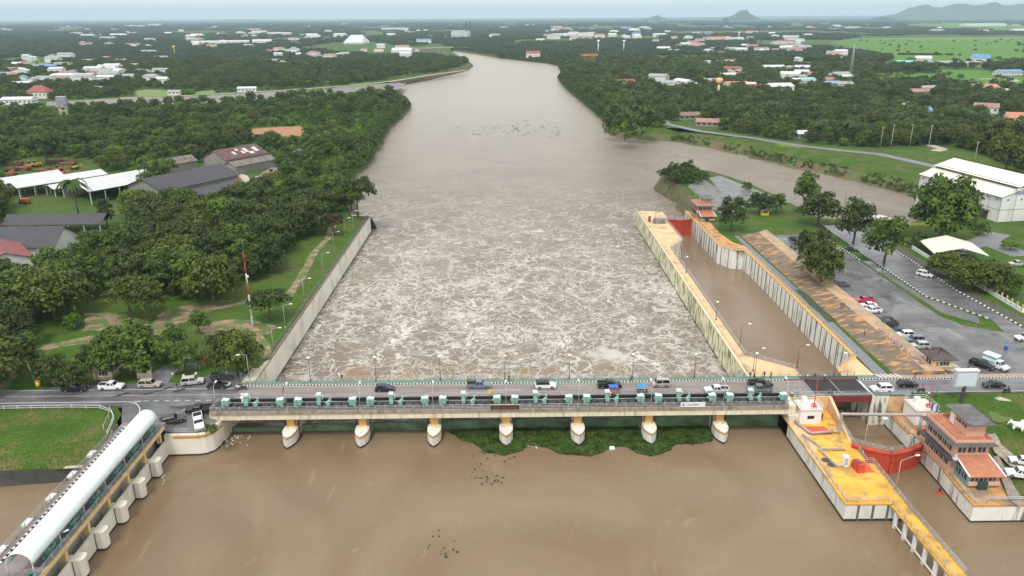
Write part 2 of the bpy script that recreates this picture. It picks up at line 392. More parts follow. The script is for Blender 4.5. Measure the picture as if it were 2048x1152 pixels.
strip(PP([(640,272),(610,290),(575,318),(535,345),(520,360)],z1),5,z1,grey_path,'dirt_road',.3)
strip(PP([(440,345),(480,352),(500,372),(520,352)],z1),7,z1+.003,paleconc,'dirt_road',.3)
strip(PP([(640,272),(690,240),(700,225)],z1),5,z1+.003,paleconc,'dirt_road',.3)
blob(PP([(560,215),(640,228),(690,245),(700,300),(640,330),(580,360),(560,350),(600,300),(560,260)],z1),z1-.01,slopeg,'lawn',2)
# side channel of the left bank with its stone banks
blob(PP([(0,205),(120,203),(260,195),(400,192),(520,185),(650,178),(745,172),(812,166),(800,178),(740,183),(640,187),(560,196),(420,206),(250,210),(100,216),(0,222)],z1),z1,stone,'stone_bank',2)
strip(PP([(240,196),(400,190),(560,181),(690,172),(780,163),(860,150),(935,140)],z1),6,z1+.05,paleconc,'embankment_road',.1)
blob(PP([(640,180),(700,172),(800,165),(806,172),(740,182),(650,188)],z1),z1+.01,M('grey_revetment',(.17,.16,.16),.8),'stone_bank',1)
# fields
for q in ([(1655,84),(1690,80),(1780,76),(2048,74),(2048,120),(1960,122),(1860,121),(1785,122),(1780,108),(1720,98),(1690,92)],
          [(1570,126),(1620,124),(1700,127),(1780,124),(1840,126),(1800,132),(1700,132),(1580,134)],
          [(1735,147),(1800,146),(1880,148),(1860,155),(1760,157)],
          [(1880,140),(1960,140),(2010,150),(2048,154),(2048,168),(1980,165),(1900,157),(1880,150)],
          [(1780,50),(1900,47),(2048,52),(2048,60),(1900,57)],
          [(1200,70),(1260,69),(1250,74)]):
    blob(PP(q,0),gz+.3,fieldg,'rice_field',1)
for q in ([(270,182),(300,179),(350,182),(345,194),(275,194)],[(385,184),(430,180),(432,187),(390,192)],[(50,127),(105,124),(108,134),(60,138)],[(120,126),(150,125),(155,131),(130,133)],[(0,66),(120,64),(100,70),(0,72)],[(630,160),(700,158),(700,164),(640,168)],[(700,168),(740,164),(730,172),(690,174)]):
    blob(PP(q,0),gz+.3,M('pale_field',(.14,.19,.06),.9),'field',1)
blob(PP([(1960,228),(2048,232),(2048,252),(1975,250)],z1),z1,slopeg,'field',2)
# levee road and meadow right
lev=PP([(1322,238),(1335,248),(1400,262),(1500,275),(1600,291),(1680,300),(1760,308),(1860,330),(2048,372)],0)
strip(lev,7,-.1,grey_path,'levee_road',.05)
blob(PP([(1755,300),(1880,296),(1930,300),(2048,345),(2048,378),(1860,326)],z1),z1,lawn,'meadow',1)
strip(PP([(1860,290),(1885,298),(1870,302)],z1),6,z1+.01,paleconc,'dirt_road',.2)
sheet('levee_grass',[(a+1,b+2) for a,b in rb[14:]]+PP([(1862,334),(1760,311),(1600,293),(1400,264),(1330,250)],gz),gz+.012,slopeg)
blob(PP([(1550,287),(1570,285),(1606,292),(1600,296),(1560,292)],z1),z1,lime,'weeds',1)
strip(PP([(1260,98),(1275,105),(1300,112),(1340,122)],0),14,gz+.1,grey_path,'country_road',.1)
strip(PP([(1960,158),(2020,158),(2032,162),(2000,166),(1940,167)],0),10,gz+.4,paleconc,'country_road',.1)
strip(PP([(1700,78),(1860,77),(2048,76)],0),40,gz+.4,M('dry_field_edge',(.33,.29,.24),.9),'country_road',.3)

# roads
rz=0.0
rd=MB(); rd.prism([(-400,151.4),(bridge_l,151.4),(bridge_l,145.3),(-68,143),(-80,143.6),(-400,143.2)],-.6,rz); struct('road',rd,asphalt)
rd=MB(); rd.prism([(79.6,151.9),(79.6,145.4),(400,145.4),(400,151.9)],-.6,rz); struct('road',rd,asphalt)
# left parking shoulder between road and lawn
blob([(-101,151.4),(-100,152.6),(-82,154.2),(-79.5,163),(-75.5,163),(-75,154.5),(-70,153.5),(-67,158.5),(-59.6,159.5),(-57.8,156),(-57.5,151.5)],z1+.03,asphalt,'road_shoulder')
# right car park and lane
strip_z=-.14
sheet('car_park',[(100.6,152.4),(100.6,272),(118,272),(119,240),(118.5,190),(121,183),(129,178),(160,168),(160,152.4)],strip_z,lotasph)
sheet('road',[(123.5,240),(123,203),(131,187),(129,178.2),(160,168.2),(160,172),(135.8,180),(134.2,210),(136.6,252),(136.6,285),(125,285)],strip_z+.004,asphalt)
sheet('median_lane',[(119.6,239),(122.6,239),(122,205),(128.6,189),(126,184),(120.4,192)],strip_z+.035,lotasph)
sheet('verge',[(136.8,285),(141,285),(140.5,250),(138.5,210),(141,178),(160,171),(160,168.6),(136.2,180),(134.8,210),(137,252)],strip_z+.008,M('dark_verge',(.075,.075,.055),.9,.3))
strip(PP([(1960,478),(2000,493),(2048,512)],z1),9,z1+.02,grey_path,'road',.05)
strip([(158,252),(175,262),(186,272)],8,z1+.035,grey_path,'road',.05)
# paved strip beside lock, terraces
sheet('footpath',[(84.4,154),(87.3,154),(88.3,205),(88,271),(86.4,271),(85.9,205)],-.1,grey_path)
sheet('lock_apron',[(84.2,164.5),(76.9,157),(76.9,154),(83.6,154)],-.13,peachdeck)
tm=MB()
m1=M('stained_terrace_slope',(.15,.115,.085),.85,.3,.4,stain=(.55,.28,.09),sfac=.8,sscale=.35,svec=(.7,1.8,1),slo=.52,shi=.64)
m2=M('stained_terrace_top',(.33,.25,.18),.85,.25,.35,stain=(.52,.31,.14),sfac=.75,sscale=.3,svec=(1,.6,1),slo=.48,shi=.62)
tm.add([(88.9,154,-.15),(95.6,154,1.0),(95.6,272,1.0),(88.9,272,-.15)],[(0,1,2,3)],0)
tm.add([(95.6,154,1.0),(99.9,154,.9),(99.9,276,.9),(95.6,272,1.0)],[(0,1,2,3)],1)
tm.add([(99.9,154,.9),(100.2,154,-.2),(100.2,276,-.2),(99.9,276,.9)],[(0,1,2,3)],1)
tm.add([(88.9,154,-.15),(88.9,154,-.4),(100.2,154,-.4),(99.9,154,.9),(95.6,154,1.0)],[(0,1,2,3,4)],0)
for k in range(30): tm.bx(91,95.5,154.6+k*4,154.8+k*4,.02,.1,0) if False else None
struct('terrace_bank',tm,[m1,m2])
blob([(87.6,155),(88.8,155),(88.9,190),(88.9,271),(88.4,271),(88.5,205)],z1+.04,lawn,'grass_strip',.2)
blob([(86.6,186),(89.2,186),(89.3,210),(87.0,212)],z1+.1,M('dark_weeds',(.05,.06,.025),.9,.4),'weeds',.5)

# ---- sloping aprons south of the road (left)
ap=MB()
left=[(-400,143.3,-.25),(-150,143.3,-.25),(-104,143.2,-.25),(-90,143.4,-.25),(-81,143.2,-.25),(-78.8,140.5,-.3),(-78.2,136,-.5),(-77.9,131,-1.2),(-78.0,126.8,-4.2),(-88,126.6,-4.6),(-100,125.5,-4.6),(-150,122,-4.6),(-400,118,-4.6)]
ap.sheet(left)
struct('grass_bank',ap,slopeg)
q=[(-77.6,127.8),(-88,126.7),(-100,125.6),(-150,122.1),(-400,118)]
cm=MB(); n=len(q)
cm.add([(a,b,-4.3) for a,b in q]+[(a,b,W-1) for a,b in [(-77.6,126.8),(-87,125.4),(-100,123.6),(-150,119),(-400,114)]],[(i+1,i,i+n,i+n+1) for i in range(n-1)])
struct('canal_revetment',cm,dark)
blob([(-78.0,133.5),(-78.2,127.0),(-83.5,126.9)],-1.0,paleconc,'concrete_slope') if False else None
cs=MB(); cs.add([(-77.8,134.5,-.75),(-77.8,126.7,-4.1),(-84.2,126.6,-4.35),(-81,131,-2.2)],[(0,3,2,1)]); struct('concrete_slope',cs,paleconc)
# apron by the quay, sloping down from the road
def quayz(y): return max(-2.3,min(0,-.219*(146.5-y)))
aq=MB()
aq.sheet([(-80,143.3,-.02),(-76.8,136.2,-.02),(-70.6,136.2,-.02),(-70.6,143.3,-.02)])
ys_=[145.2,143.3,141,139,137.4,136.05]
def apx(x,y): t=min(1,max(0,(x+70.6)/3.4)); return -.02*(1-t)+t*quayz(y)
for i_ in range(len(ys_)-1):
    xs_=[-70.6,-68.9,-67.2,-63,-59.3]
    for k_ in range(4):
        q_=[(xs_[k_],ys_[i_+1]),(xs_[k_+1],ys_[i_+1]),(xs_[k_+1],ys_[i_]),(xs_[k_],ys_[i_])]
        aq.add([(u,v,apx(u,v)) for u,v in q_],[(0,1,2,3)],0,True)
struct('quay_apron',aq,asphalt)
blob([(-61.2,140.6),(-59.6,140.6),(-59.4,138.2),(-61.2,138)],-1.6,slopeg,'weeds') if False else None
# right apron: lawn falling to the lock quay
ar=MB(); ar.sheet([(79.8,144.7,-.12),(86.2,144.7,-.12),(90.6,138,-.8),(91.5,128,-2.6),(91,111.3,-3.3),(130,111,-3.2),(300,100,-3),(300,144.7,-.12)])
struct('lawn',ar,slopeg)
def aprz(x,y): return -.12-(144.7-y)/33.4*3.1
def ablob(px,mat,name,z=.06):
    p=[P(a,b,-1.5) for a,b in px]; q=[]
    n=len(p)
    for i in range(n):
        a=p[i];b=p[(i+1)%n]
        for t in (0,.5):
            x=a[0]*(1-t)+b[0]*t;y=a[1]*(1-t)+b[1]*t; e=noise.noise(Vector((x*.6,y*.6,2)))*.5
            q.append((x+e,y+e,aprz(x,y)+z))
    struct(name,MB().sheet(q),mat)
ablob([(1985,806),(1998,804),(2020,810),(2020,818),(2005,820)],paleconc,'concrete_pad',.08)
ablob([(1975,830),(2000,820),(2048,812),(2048,838),(2000,850),(1985,845)],dirt,'dirt_path',.03)
ablob([(1975,870),(1990,868),(2005,888),(2048,915),(2048,930),(2020,925),(1990,900)],M('rubble_path',(.27,.24,.19),.9,.4,1.5),'dirt_path',.05)
ablob([(1988,908),(1999,905),(2035,962),(2048,980),(2048,998),(2022,985)],M('slab_paving',(.24,.20,.17),.9,.3,1),'concrete_pad',.06)
strip([(86.4,144.5),(89,141),(91,136.5)],.9,-.2,paleconc,'footpath',.1) if False else None

# ---------------------------------------------------------------- water
def water_mat(name,a,b,rough,bs,bd,foam=False):
    m,n,bb=node_mat(name); bb.inputs['Roughness'].default_value=rough
    bb.inputs['IOR'].default_value=1.33; bb.inputs['Specular IOR Level'].default_value=.5
    c=mixc(n,nz(n,.03,5,vec=(1,.7,1),lo=.35,hi=.65,dist=1.5),a,b)
    if not foam:
        g=nz(n,.12,6,vec=(1,.5,1),lo=.62,hi=.8,dist=3); c=mixc(n,g,c,tuple(x*1.12 for x in b))
        h=_n(n,'ShaderNodeMath',operation='ADD'); n.links.new(nz(n,.5,5,vec=(.6,1.6,1),dist=1),h.inputs[0]); n.links.new(nz(n,2.2,3,vec=(.6,1.5,1)),h.inputs[1])
        bump(n,bb,h.outputs[0],bs,bd); n.links.new(c,bb.inputs['Base Color'])
        return m
    # foam lacework: contour lines of warped noise
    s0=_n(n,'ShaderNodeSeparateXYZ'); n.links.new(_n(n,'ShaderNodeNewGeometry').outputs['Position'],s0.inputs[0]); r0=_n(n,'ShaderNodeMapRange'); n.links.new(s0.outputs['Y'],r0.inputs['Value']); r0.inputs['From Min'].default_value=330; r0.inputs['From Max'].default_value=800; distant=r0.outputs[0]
    pos=_n(n,'ShaderNodeNewGeometry').outputs['Position']
    def ridge(scale,wid,dist,seed,vec=(1,1,1)):
        mp_=_n(n,'ShaderNodeMapping'); mp_.inputs['Scale'].default_value=vec; mp_.inputs['Location'].default_value=(seed,seed*2,0); n.links.new(pos,mp_.inputs[0])
        t=_n(n,'ShaderNodeTexNoise'); t.inputs['Scale'].default_value=scale; t.inputs['Detail'].default_value=5; t.inputs['Roughness'].default_value=.6; t.inputs['Distortion'].default_value=dist
        n.links.new(mp_.outputs[0],t.inputs['Vector'])
        s=_n(n,'ShaderNodeMath',operation='SUBTRACT'); n.links.new(t.outputs['Fac'],s.inputs[0]); s.inputs[1].default_value=.5
        ab=_n(n,'ShaderNodeMath',operation='ABSOLUTE'); n.links.new(s.outputs[0],ab.inputs[0])
        r=_n(n,'ShaderNodeMapRange'); n.links.new(ab.outputs[0],r.inputs['Value']); r.inputs['From Min'].default_value=wid; r.inputs['From Max'].default_value=0
        return r.outputs[0]
    def op(o,x,y,clamp=False):
        k=_n(n,'ShaderNodeMath',operation=o); k.use_clamp=clamp
        for i,v in enumerate((x,y)):
            if isinstance(v,bpy.types.NodeSocket): n.links.new(v,k.inputs[i])
            else: k.inputs[i].default_value=v
        return k.outputs[0]
    c=mixc(n,distant,c,(.31,.27,.225))  # base colour paled with distance, standing in for the sky's reflection
    r3=ridge(.09,.018,1.0,77,(1,1,1)); r4=ridge(.20,.013,1.2,31,(1,1.1,1))
    wp=_n(n,'ShaderNodeTexNoise'); wp.inputs['Scale'].default_value=.22; wp.inputs['Detail'].default_value=5; wp.inputs['Roughness'].default_value=.5; n.links.new(pos,wp.inputs['Vector'])
    def lace(sc,amp,wid,vec):
        sb=_n(n,'ShaderNodeVectorMath',operation='SUBTRACT'); n.links.new(wp.outputs['Color'],sb.inputs[0]); sb.inputs[1].default_value=(.5,.5,.5)
        ml=_n(n,'ShaderNodeVectorMath',operation='SCALE'); n.links.new(sb.outputs[0],ml.inputs[0]); ml.inputs['Scale'].default_value=amp
        ad=_n(n,'ShaderNodeVectorMath',operation='ADD'); n.links.new(pos,ad.inputs[0]); n.links.new(ml.outputs[0],ad.inputs[1])
        mu=_n(n,'ShaderNodeVectorMath',operation='MULTIPLY'); n.links.new(ad.outputs[0],mu.inputs[0]); mu.inputs[1].default_value=vec
        v=_n(n,'ShaderNodeTexVoronoi',feature='DISTANCE_TO_EDGE'); v.inputs['Scale'].default_value=sc; n.links.new(mu.outputs[0],v.inputs['Vector'])
        r=_n(n,'ShaderNodeMapRange'); n.links.new(v.outputs['Distance'],r.inputs['Value']); r.inputs['From Min'].default_value=wid; r.inputs['From Max'].default_value=wid*.3
        return r.outputs[0]
    r1=lace(.12,13,.030,(1,1.0,0)); r2=lace(.24,8,.048,(1,1.05,0)); r5=lace(.055,20,.012,(1,.8,0))
    sx=_n(n,'ShaderNodeSeparateXYZ'); n.links.new(pos,sx.inputs[0]); Y=sx.outputs['Y']; X=sx.outputs['X']
    def ramp(a0,a1):
        r=_n(n,'ShaderNodeMapRange'); n.links.new(Y,r.inputs['Value']); r.inputs['From Min'].default_value=a0; r.inputs['From Max'].default_value=a1; r.interpolation_type='SMOOTHSTEP'; return r.outputs[0]
    dens=ramp(340,215)          # full near the dam, gone far off
    far=ramp(430,270)
    sp=nz(n,.06,4,vec=(1,.5,1),lo=.38,hi=.66,dist=.8,loc=(5,9,0))   # patchiness
    sp2=nz(n,.9,4,lo=.4,hi=.72)
    ax=_n(n,'ShaderNodeMath',operation='ABSOLUTE'); n.links.new(X,ax.inputs[0]); rx_=_n(n,'ShaderNodeMapRange'); n.links.new(ax.outputs[0],rx_.inputs['Value']); rx_.inputs['From Min'].default_value=84; rx_.inputs['From Max'].default_value=62
    dens=op('MULTIPLY',dens,rx_.outputs[0]); far=op('MULTIPLY',far,rx_.outputs[0])
    d2=op('MULTIPLY',dens,sp)
    fa=op('MULTIPLY',op('MAXIMUM',r2,op('MULTIPLY',r4,.7)),d2); fb=op('MULTIPLY',r1,op('MULTIPLY',dens,op('ADD',.35,op('MULTIPLY',sp,.65)))); fc=op('MULTIPLY',op('MAXIMUM',r3,r5),op('MULTIPLY',far,.9))
    mist=op('MULTIPLY',op('MULTIPLY',d2,sp2),.16)
    fo=op('MAXIMUM',op('MAXIMUM',fa,fb),op('MAXIMUM',fc,mist),True)
    boil=ramp(192,160)           # tan boils below the gates
    bz=nz(n,.11,3,lo=.44,hi=.6,loc=(3,1,0))
    bb_=op('MULTIPLY',boil,bz)
    c=mixc(n,bb_,c,(.25,.17,.085))
    fo2=op('MULTIPLY',fo,op('SUBTRACT',1.0,op('MULTIPLY',bb_,.35)),True)
    c=mixc(n,op('MULTIPLY',fo2,.90),c,(.68,.66,.625))
    n.links.new(c,bb.inputs['Base Color'])
    rr=_n(n,'ShaderNodeMapRange'); n.links.new(fo2,rr.inputs['Value']); rr.inputs['To Min'].default_value=rough; rr.inputs['To Max'].default_value=.75; n.links.new(rr.outputs[0],bb.inputs['Roughness'])
    h=op('ADD',nz(n,.35,6,vec=(.7,1.4,1),dist=1.5),op('ADD',nz(n,1.6,4,vec=(.7,1.3,1)),op('MULTIPLY',fo2,.4)))
    bump(n,bb,h,bs,bd)
    return m
wup=water_mat('brown_still_water',(.168,.112,.066),(.215,.155,.100),.07,.16,.12)
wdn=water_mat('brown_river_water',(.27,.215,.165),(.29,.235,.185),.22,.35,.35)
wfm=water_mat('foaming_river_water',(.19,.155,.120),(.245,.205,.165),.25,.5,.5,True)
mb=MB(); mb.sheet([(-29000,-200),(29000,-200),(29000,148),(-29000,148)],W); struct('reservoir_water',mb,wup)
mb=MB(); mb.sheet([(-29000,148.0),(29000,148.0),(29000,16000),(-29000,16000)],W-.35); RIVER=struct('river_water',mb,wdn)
mb=MB(); mb.sheet([(57.5,152),(90,152),(90,297),(62,297),(57.5,290)],W-.02); struct('lock_water',mb,wup)
# rough tailwater as real relief
nx,ny=230,330; x0,x1_,y0_,y1_=-56.5,58.8,146.0,420.0
X,Y=np.meshgrid(np.linspace(x0,x1_,nx),y0_+(y1_-y0_)*np.linspace(0,1,ny)**1.35)
def wv(x,y):
    a=np.clip((330-y)/150,0.03,1)**1.3
    e=noise.fractal(Vector((x*.11,y*.14,0)),1.0,2.1,4)*.55+noise.fractal(Vector((x*.4,y*.55,5)),1,2,3)*.25
    return e*a*(1.35 if y<180 else 1)
fade=1-np.clip((Y-370)/50,0,1)
Z=np.array([[wv(x,y) for x,y in zip(rx,ry)] for rx,ry in zip(X,Y)])*fade+W-.05-.33*np.clip((Y-360)/60,0,1)
V=np.stack([X.ravel(),Y.ravel(),Z.ravel()],1)
idx=np.arange(nx*ny).reshape(ny,nx)
Fq=np.stack([idx[:-1,:-1].ravel(),idx[:-1,1:].ravel(),idx[1:,1:].ravel(),idx[1:,:-1].ravel()],1)
def np_mesh(name,V,Fq,mats,mi=None,smooth=False):
    me=bpy.data.meshes.new(name); k=Fq.shape[1]
    me.vertices.add(len(V)); me.vertices.foreach_set('co',np.asarray(V,dtype=np.float32).ravel())
    me.loops.add(Fq.size); me.loops.foreach_set('vertex_index',Fq.ravel().astype(np.int32))
    me.polygons.add(len(Fq)); me.polygons.foreach_set('loop_start',np.arange(0,Fq.size,k,dtype=np.int32)); me.polygons.foreach_set('loop_total',np.full(len(Fq),k,dtype=np.int32))
    for x in (mats if isinstance(mats,(list,tuple)) else [mats]): me.materials.append(x)
    if mi is not None: me.polygons.foreach_set('material_index',np.asarray(mi,dtype=np.int32))
    me.polygons.foreach_set('use_smooth',np.full(len(Fq),smooth)); me.update(calc_edges=True); me.validate()
    return me
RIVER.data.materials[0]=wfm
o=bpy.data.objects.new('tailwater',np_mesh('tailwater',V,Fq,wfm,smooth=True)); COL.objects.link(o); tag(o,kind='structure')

# ---------------------------------------------------------------- hills
hm=M('distant_hill_green',(.05,.08,.04),.9,.3,.002)
def hill(pts,d,depth):
    # profile: (px, py of ridge) at distance d ; one solid ridge
    mb=MB(); cols=[]
    N=len(pts); rows=9
    for i,(px,py) in enumerate(pts):
        x0,y0=P(px,60,0); k=d/y0; x=x0*k; y=d
        # height so that the ridge projects to py
        c,s=math.cos(YW),math.sin(YW)
        lo,hi=-300,3000
        for _ in range(40):
            z=(lo+hi)/2
            X_=c*x-s*y;Y_=s*x+c*y;dz=z-H
            a=Y_*math.cos(PT)-dz*math.sin(PT);b=-(Y_*math.sin(PT)+dz*math.cos(PT))
            u=X_/a;v=b/a;c2,s2=math.cos(-RL),math.sin(-RL);vv=s2*u+c2*v
            if 576+vv*F>py: lo=z
            else: hi=z
        for j in range(rows):
            t=(j/(rows-1))*2-1; f=math.cos(t*math.pi/2)**1.3
            e=1+.25*noise.noise(Vector((i*.9,j*.8,0)))*(1 if 0<j<rows-1 and j!=rows//2 else 0)
            cols.append((x,y+t*depth,max(0,z)*f*e-1))
    fs=[(i*rows+j,i*rows+rows+j,i*rows+rows+j+1,i*rows+j+1) for i in range(N-1) for j in range(rows-1)]
    mb.add(cols,fs,0,True); struct('hills',mb,hm)
hill([(1448,35),(1458,32.5),(1466,28.5),(1474,23),(1480,20),(1487,20),(1494,25),(1502,29.5),(1512,34)],10500,260)
hill([(1290,37),(1300,34),(1307,32),(1313,30),(1319,32.5),(1328,36)],11500,220)
hill([(1762,33),(1780,29),(1795,26),(1810,20),(1822,13),(1835,10),(1848,11),(1860,14),(1875,15),(1890,10),(1905,7),(1925,7.5),(1940,11),(1952,10),(1968,5.5),(1985,7),(2000,10.5),(2015,9.5),(2032,7),(2048,8),(2080,9)],12500,700)
hill([(-20,42),(300,40),(420,39),(440,38.4),(560,39),(700,38.6),(900,37.4),(1050,36.6),(1200,36),(1300,35),(1500,32.8),(1700,31.5),(1900,30.5),(2070,30)],22000,1200)
# ---------------------------------------------------------------- tree kit
rng=np.random.default_rng(7)
def crown_mesh(name,lobes,leaf,per,mat,seed,flat=1.0,fill=.25):
    r=np.random.default_rng(seed); Vs=[];k=0
    for (cx,cy,cz,rx,rz_) in lobes:
        n=int(per*rx*rx)
        d=r.normal(size=(n,3)); d/=np.linalg.norm(d,axis=1)[:,None]
        d[:,2]=np.where(d[:,2]<-.35,-d[:,2]*.6,d[:,2])
        rad=np.where(r.random(n)<fill,r.uniform(.45,.85,n),r.uniform(.84,1.08,n))
        p=d*rad[:,None]*np.array([rx,rx,rz_])+np.array([cx,cy,cz])
        nn=d*np.array([1/rx,1/rx,1/rz_])*rx+r.normal(size=(n,3))*.45+np.array([0,0,.35]); nn/=np.linalg.norm(nn,axis=1)[:,None]
        t=np.cross(nn,r.normal(size=(n,3))); t/=np.linalg.norm(t,axis=1)[:,None]; b=np.cross(nn,t)
        s=(leaf*r.uniform(.6,1.35,n))[:,None]; e=s*r.uniform(.5,.9,n)[:,None]
        q=np.stack([p-t*s*.5-b*e*.15,p+b*e*-.6+nn*.02,p+t*s*.5+b*e*.1,p+b*e*.6-nn*s*.15],1)
        Vs.append(q.reshape(-1,3))
    V=np.concatenate(Vs); Fq=np.arange(len(V)).reshape(-1,4)
    return np_mesh(name,V,Fq,mat)
def lobes_round(R0,hgt,z0,n,seed,lr=.42,flat=.8,spread=1.0):
    r=random.Random(seed); L=[(0,0,z0+hgt*.45,R0*.62,hgt*.42)]
    for i in range(n):
        a=i*2.399+r.random()*.5; t=(i+.5)/n; rad=R0*.68*math.sqrt(1-((t-.25)/.78)**2*.85)*spread*r.uniform(.75,1.1)
        z=z0+hgt*(.16+t*.68)+r.uniform(-.05,.05)*hgt
        lr_=R0*lr*r.uniform(.7,1.15)*(1-.25*t)
        L.append((rad*math.cos(a),rad*math.sin(a),z,lr_,lr_*flat))
    return L
def trunk_mesh(name,h,r0,R0,seed,nb=5):
    r=random.Random(seed); mb=MB(); x=y=0;z=-.4; p=(0,0,-.4)
    for i in range(4):
        q=(p[0]+r.uniform(-.06,.06)*h*.3,p[1]+r.uniform(-.06,.06)*h*.3,h*(i+1)/4)
        mb.cyl(p,q,r0*(1-.15*i),r0*(1-.15*(i+1)),7,cap=False); p=q
    for i in range(nb):
        a=i*2.4+r.random(); zz=h*r.uniform(.6,.95)
        m_=(R0*.35*math.cos(a),R0*.35*math.sin(a),zz+h*.35); e=(R0*.62*math.cos(a),R0*.62*math.sin(a),zz+h*.7)
        mb.cyl((0,0,zz),m_,r0*.42,r0*.28,5,cap=False); mb.cyl(m_,e,r0*.28,r0*.1,5,cap=False)
    return mb.mesh(name,wood)
# kinds: each about 8 m high and 4.5 m crown radius, unit scaled per instance
KIND={}
def kind(key,R0,hgt,z0,n,leaf,per,mat,seed,tr=.28,lr=.42,flat=.8,spread=1):
    KIND[key]=(crown_mesh('crown_'+key,lobes_round(R0,hgt,z0,n,seed,lr,flat,spread),leaf,per,mat,seed),trunk_mesh('trunk_'+key,z0+hgt*.25,tr,R0,seed))
kind('broadA',4.6,6.6,1.3,14,.55,62,leafD,1)
kind('broadB',4.4,7.2,1.4,13,.52,62,leafM,2)
kind('broadC',4.8,6.2,1.3,16,.55,58,leafO,3)
kind('broadD',4.2,7.8,1.1,15,.5,62,leafD,4,flat=.9)
kind('bright',4.2,5.4,1.2,12,.5,60,leafL,5)
kind('umbrella',5.6,3.6,3.6,18,.5,50,leafD,6,flat=.5,lr=.34)
kind('slender',2.9,7.8,2.2,12,.5,80,leafM,8,lr=.48,flat=1.1)
kind('yellow',4.4,6.0,2.0,13,.6,50,leafY,9)
kind('reddish',4.0,5.6,2.2,12,.5,45,leafR,10,spread=1.1,lr=.36)
kind('shrub',2.4,2.6,.1,9,.4,90,leafM,11,tr=.1)
kind('shrubL',2.5,2.4,.1,9,.4,85,leafL,17,tr=.1)
kind('feathery',4.6,6.4,2.6,20,.45,60,leafO,12,lr=.3,flat=.6)
kind('big',7.2,9.5,1.2,30,.62,46,leafM,13,tr=.5,lr=.30)
def palm_mesh():
    mb=MB(); r=random.Random(4)
    for i in range(17):
        a=i*2.4; L=r.uniform(3,3.8); up=r.uniform(.3,1.4); prev=None; pts=[]
        for k in range(7):
            t=k/6; pts.append(Vector((math.cos(a)*L*t,math.sin(a)*L*t,9+up*math.sin(t*2.2)-2.0*t*t*L*.35)))
        n_=Vector((-math.sin(a),math.cos(a),0))
        for k in range(6):
            w0=.55*math.sin(math.pi*(k/6*.85+.12)); w1=.55*math.sin(math.pi*((k+1)/6*.85+.12))
            A,B=pts[k],pts[k+1]; dz=Vector((0,0,-.25))
            mb.add([A,A+n_*w0+dz,B+n_*w1+dz,B],[(0,1,2,3)]); mb.add([A,B,B-n_*w1+dz,A-n_*w0+dz],[(0,1,2,3)])
    t=MB(); t.cyl((0,0,-.3),(.3,0,9),.22,.13,7)
    return mb.mesh('crown_palm',palmm),t.mesh('trunk_palm',wood)
KIND['palm']=palm_mesh()
NAMES={'broadA':'broadleaf_tree','broadB':'broadleaf_tree','broadC':'olive_tree_crown','broadD':'tall_tree','bright':'bright_green_tree','umbrella':'rain_tree','slender':'slender_tree','yellow':'yellow_flowering_tree','reddish':'reddish_tree','shrub':'shrub','shrubL':'shrub','feathery':'feathery_tree','big':'large_tree','palm':'coconut_palm'}
NAMES['broadC']='broadleaf_tree'
def tree(k,x,y,sc,label,group=None,z=-.22,rz=None,sz=1.0):
    cm,tm=KIND[k]
    t=thing(NAMES[k],label,'tree' if 'shrub' not in k else 'shrub',(x,y,z),random.uniform(0,6.28) if rz is None else rz,group); t.scale=(sc,sc,sc*sz)
    a=bpy.data.objects.new('crown',cm); b=bpy.data.objects.new('trunk',tm)
    for o in (a,b): COL.objects.link(o); o.parent=t
    return t
random.seed(11)
BLOCK=[]   # (x,y,r) places no scattered tree may stand
ZONES=[]   # polygons kept clear
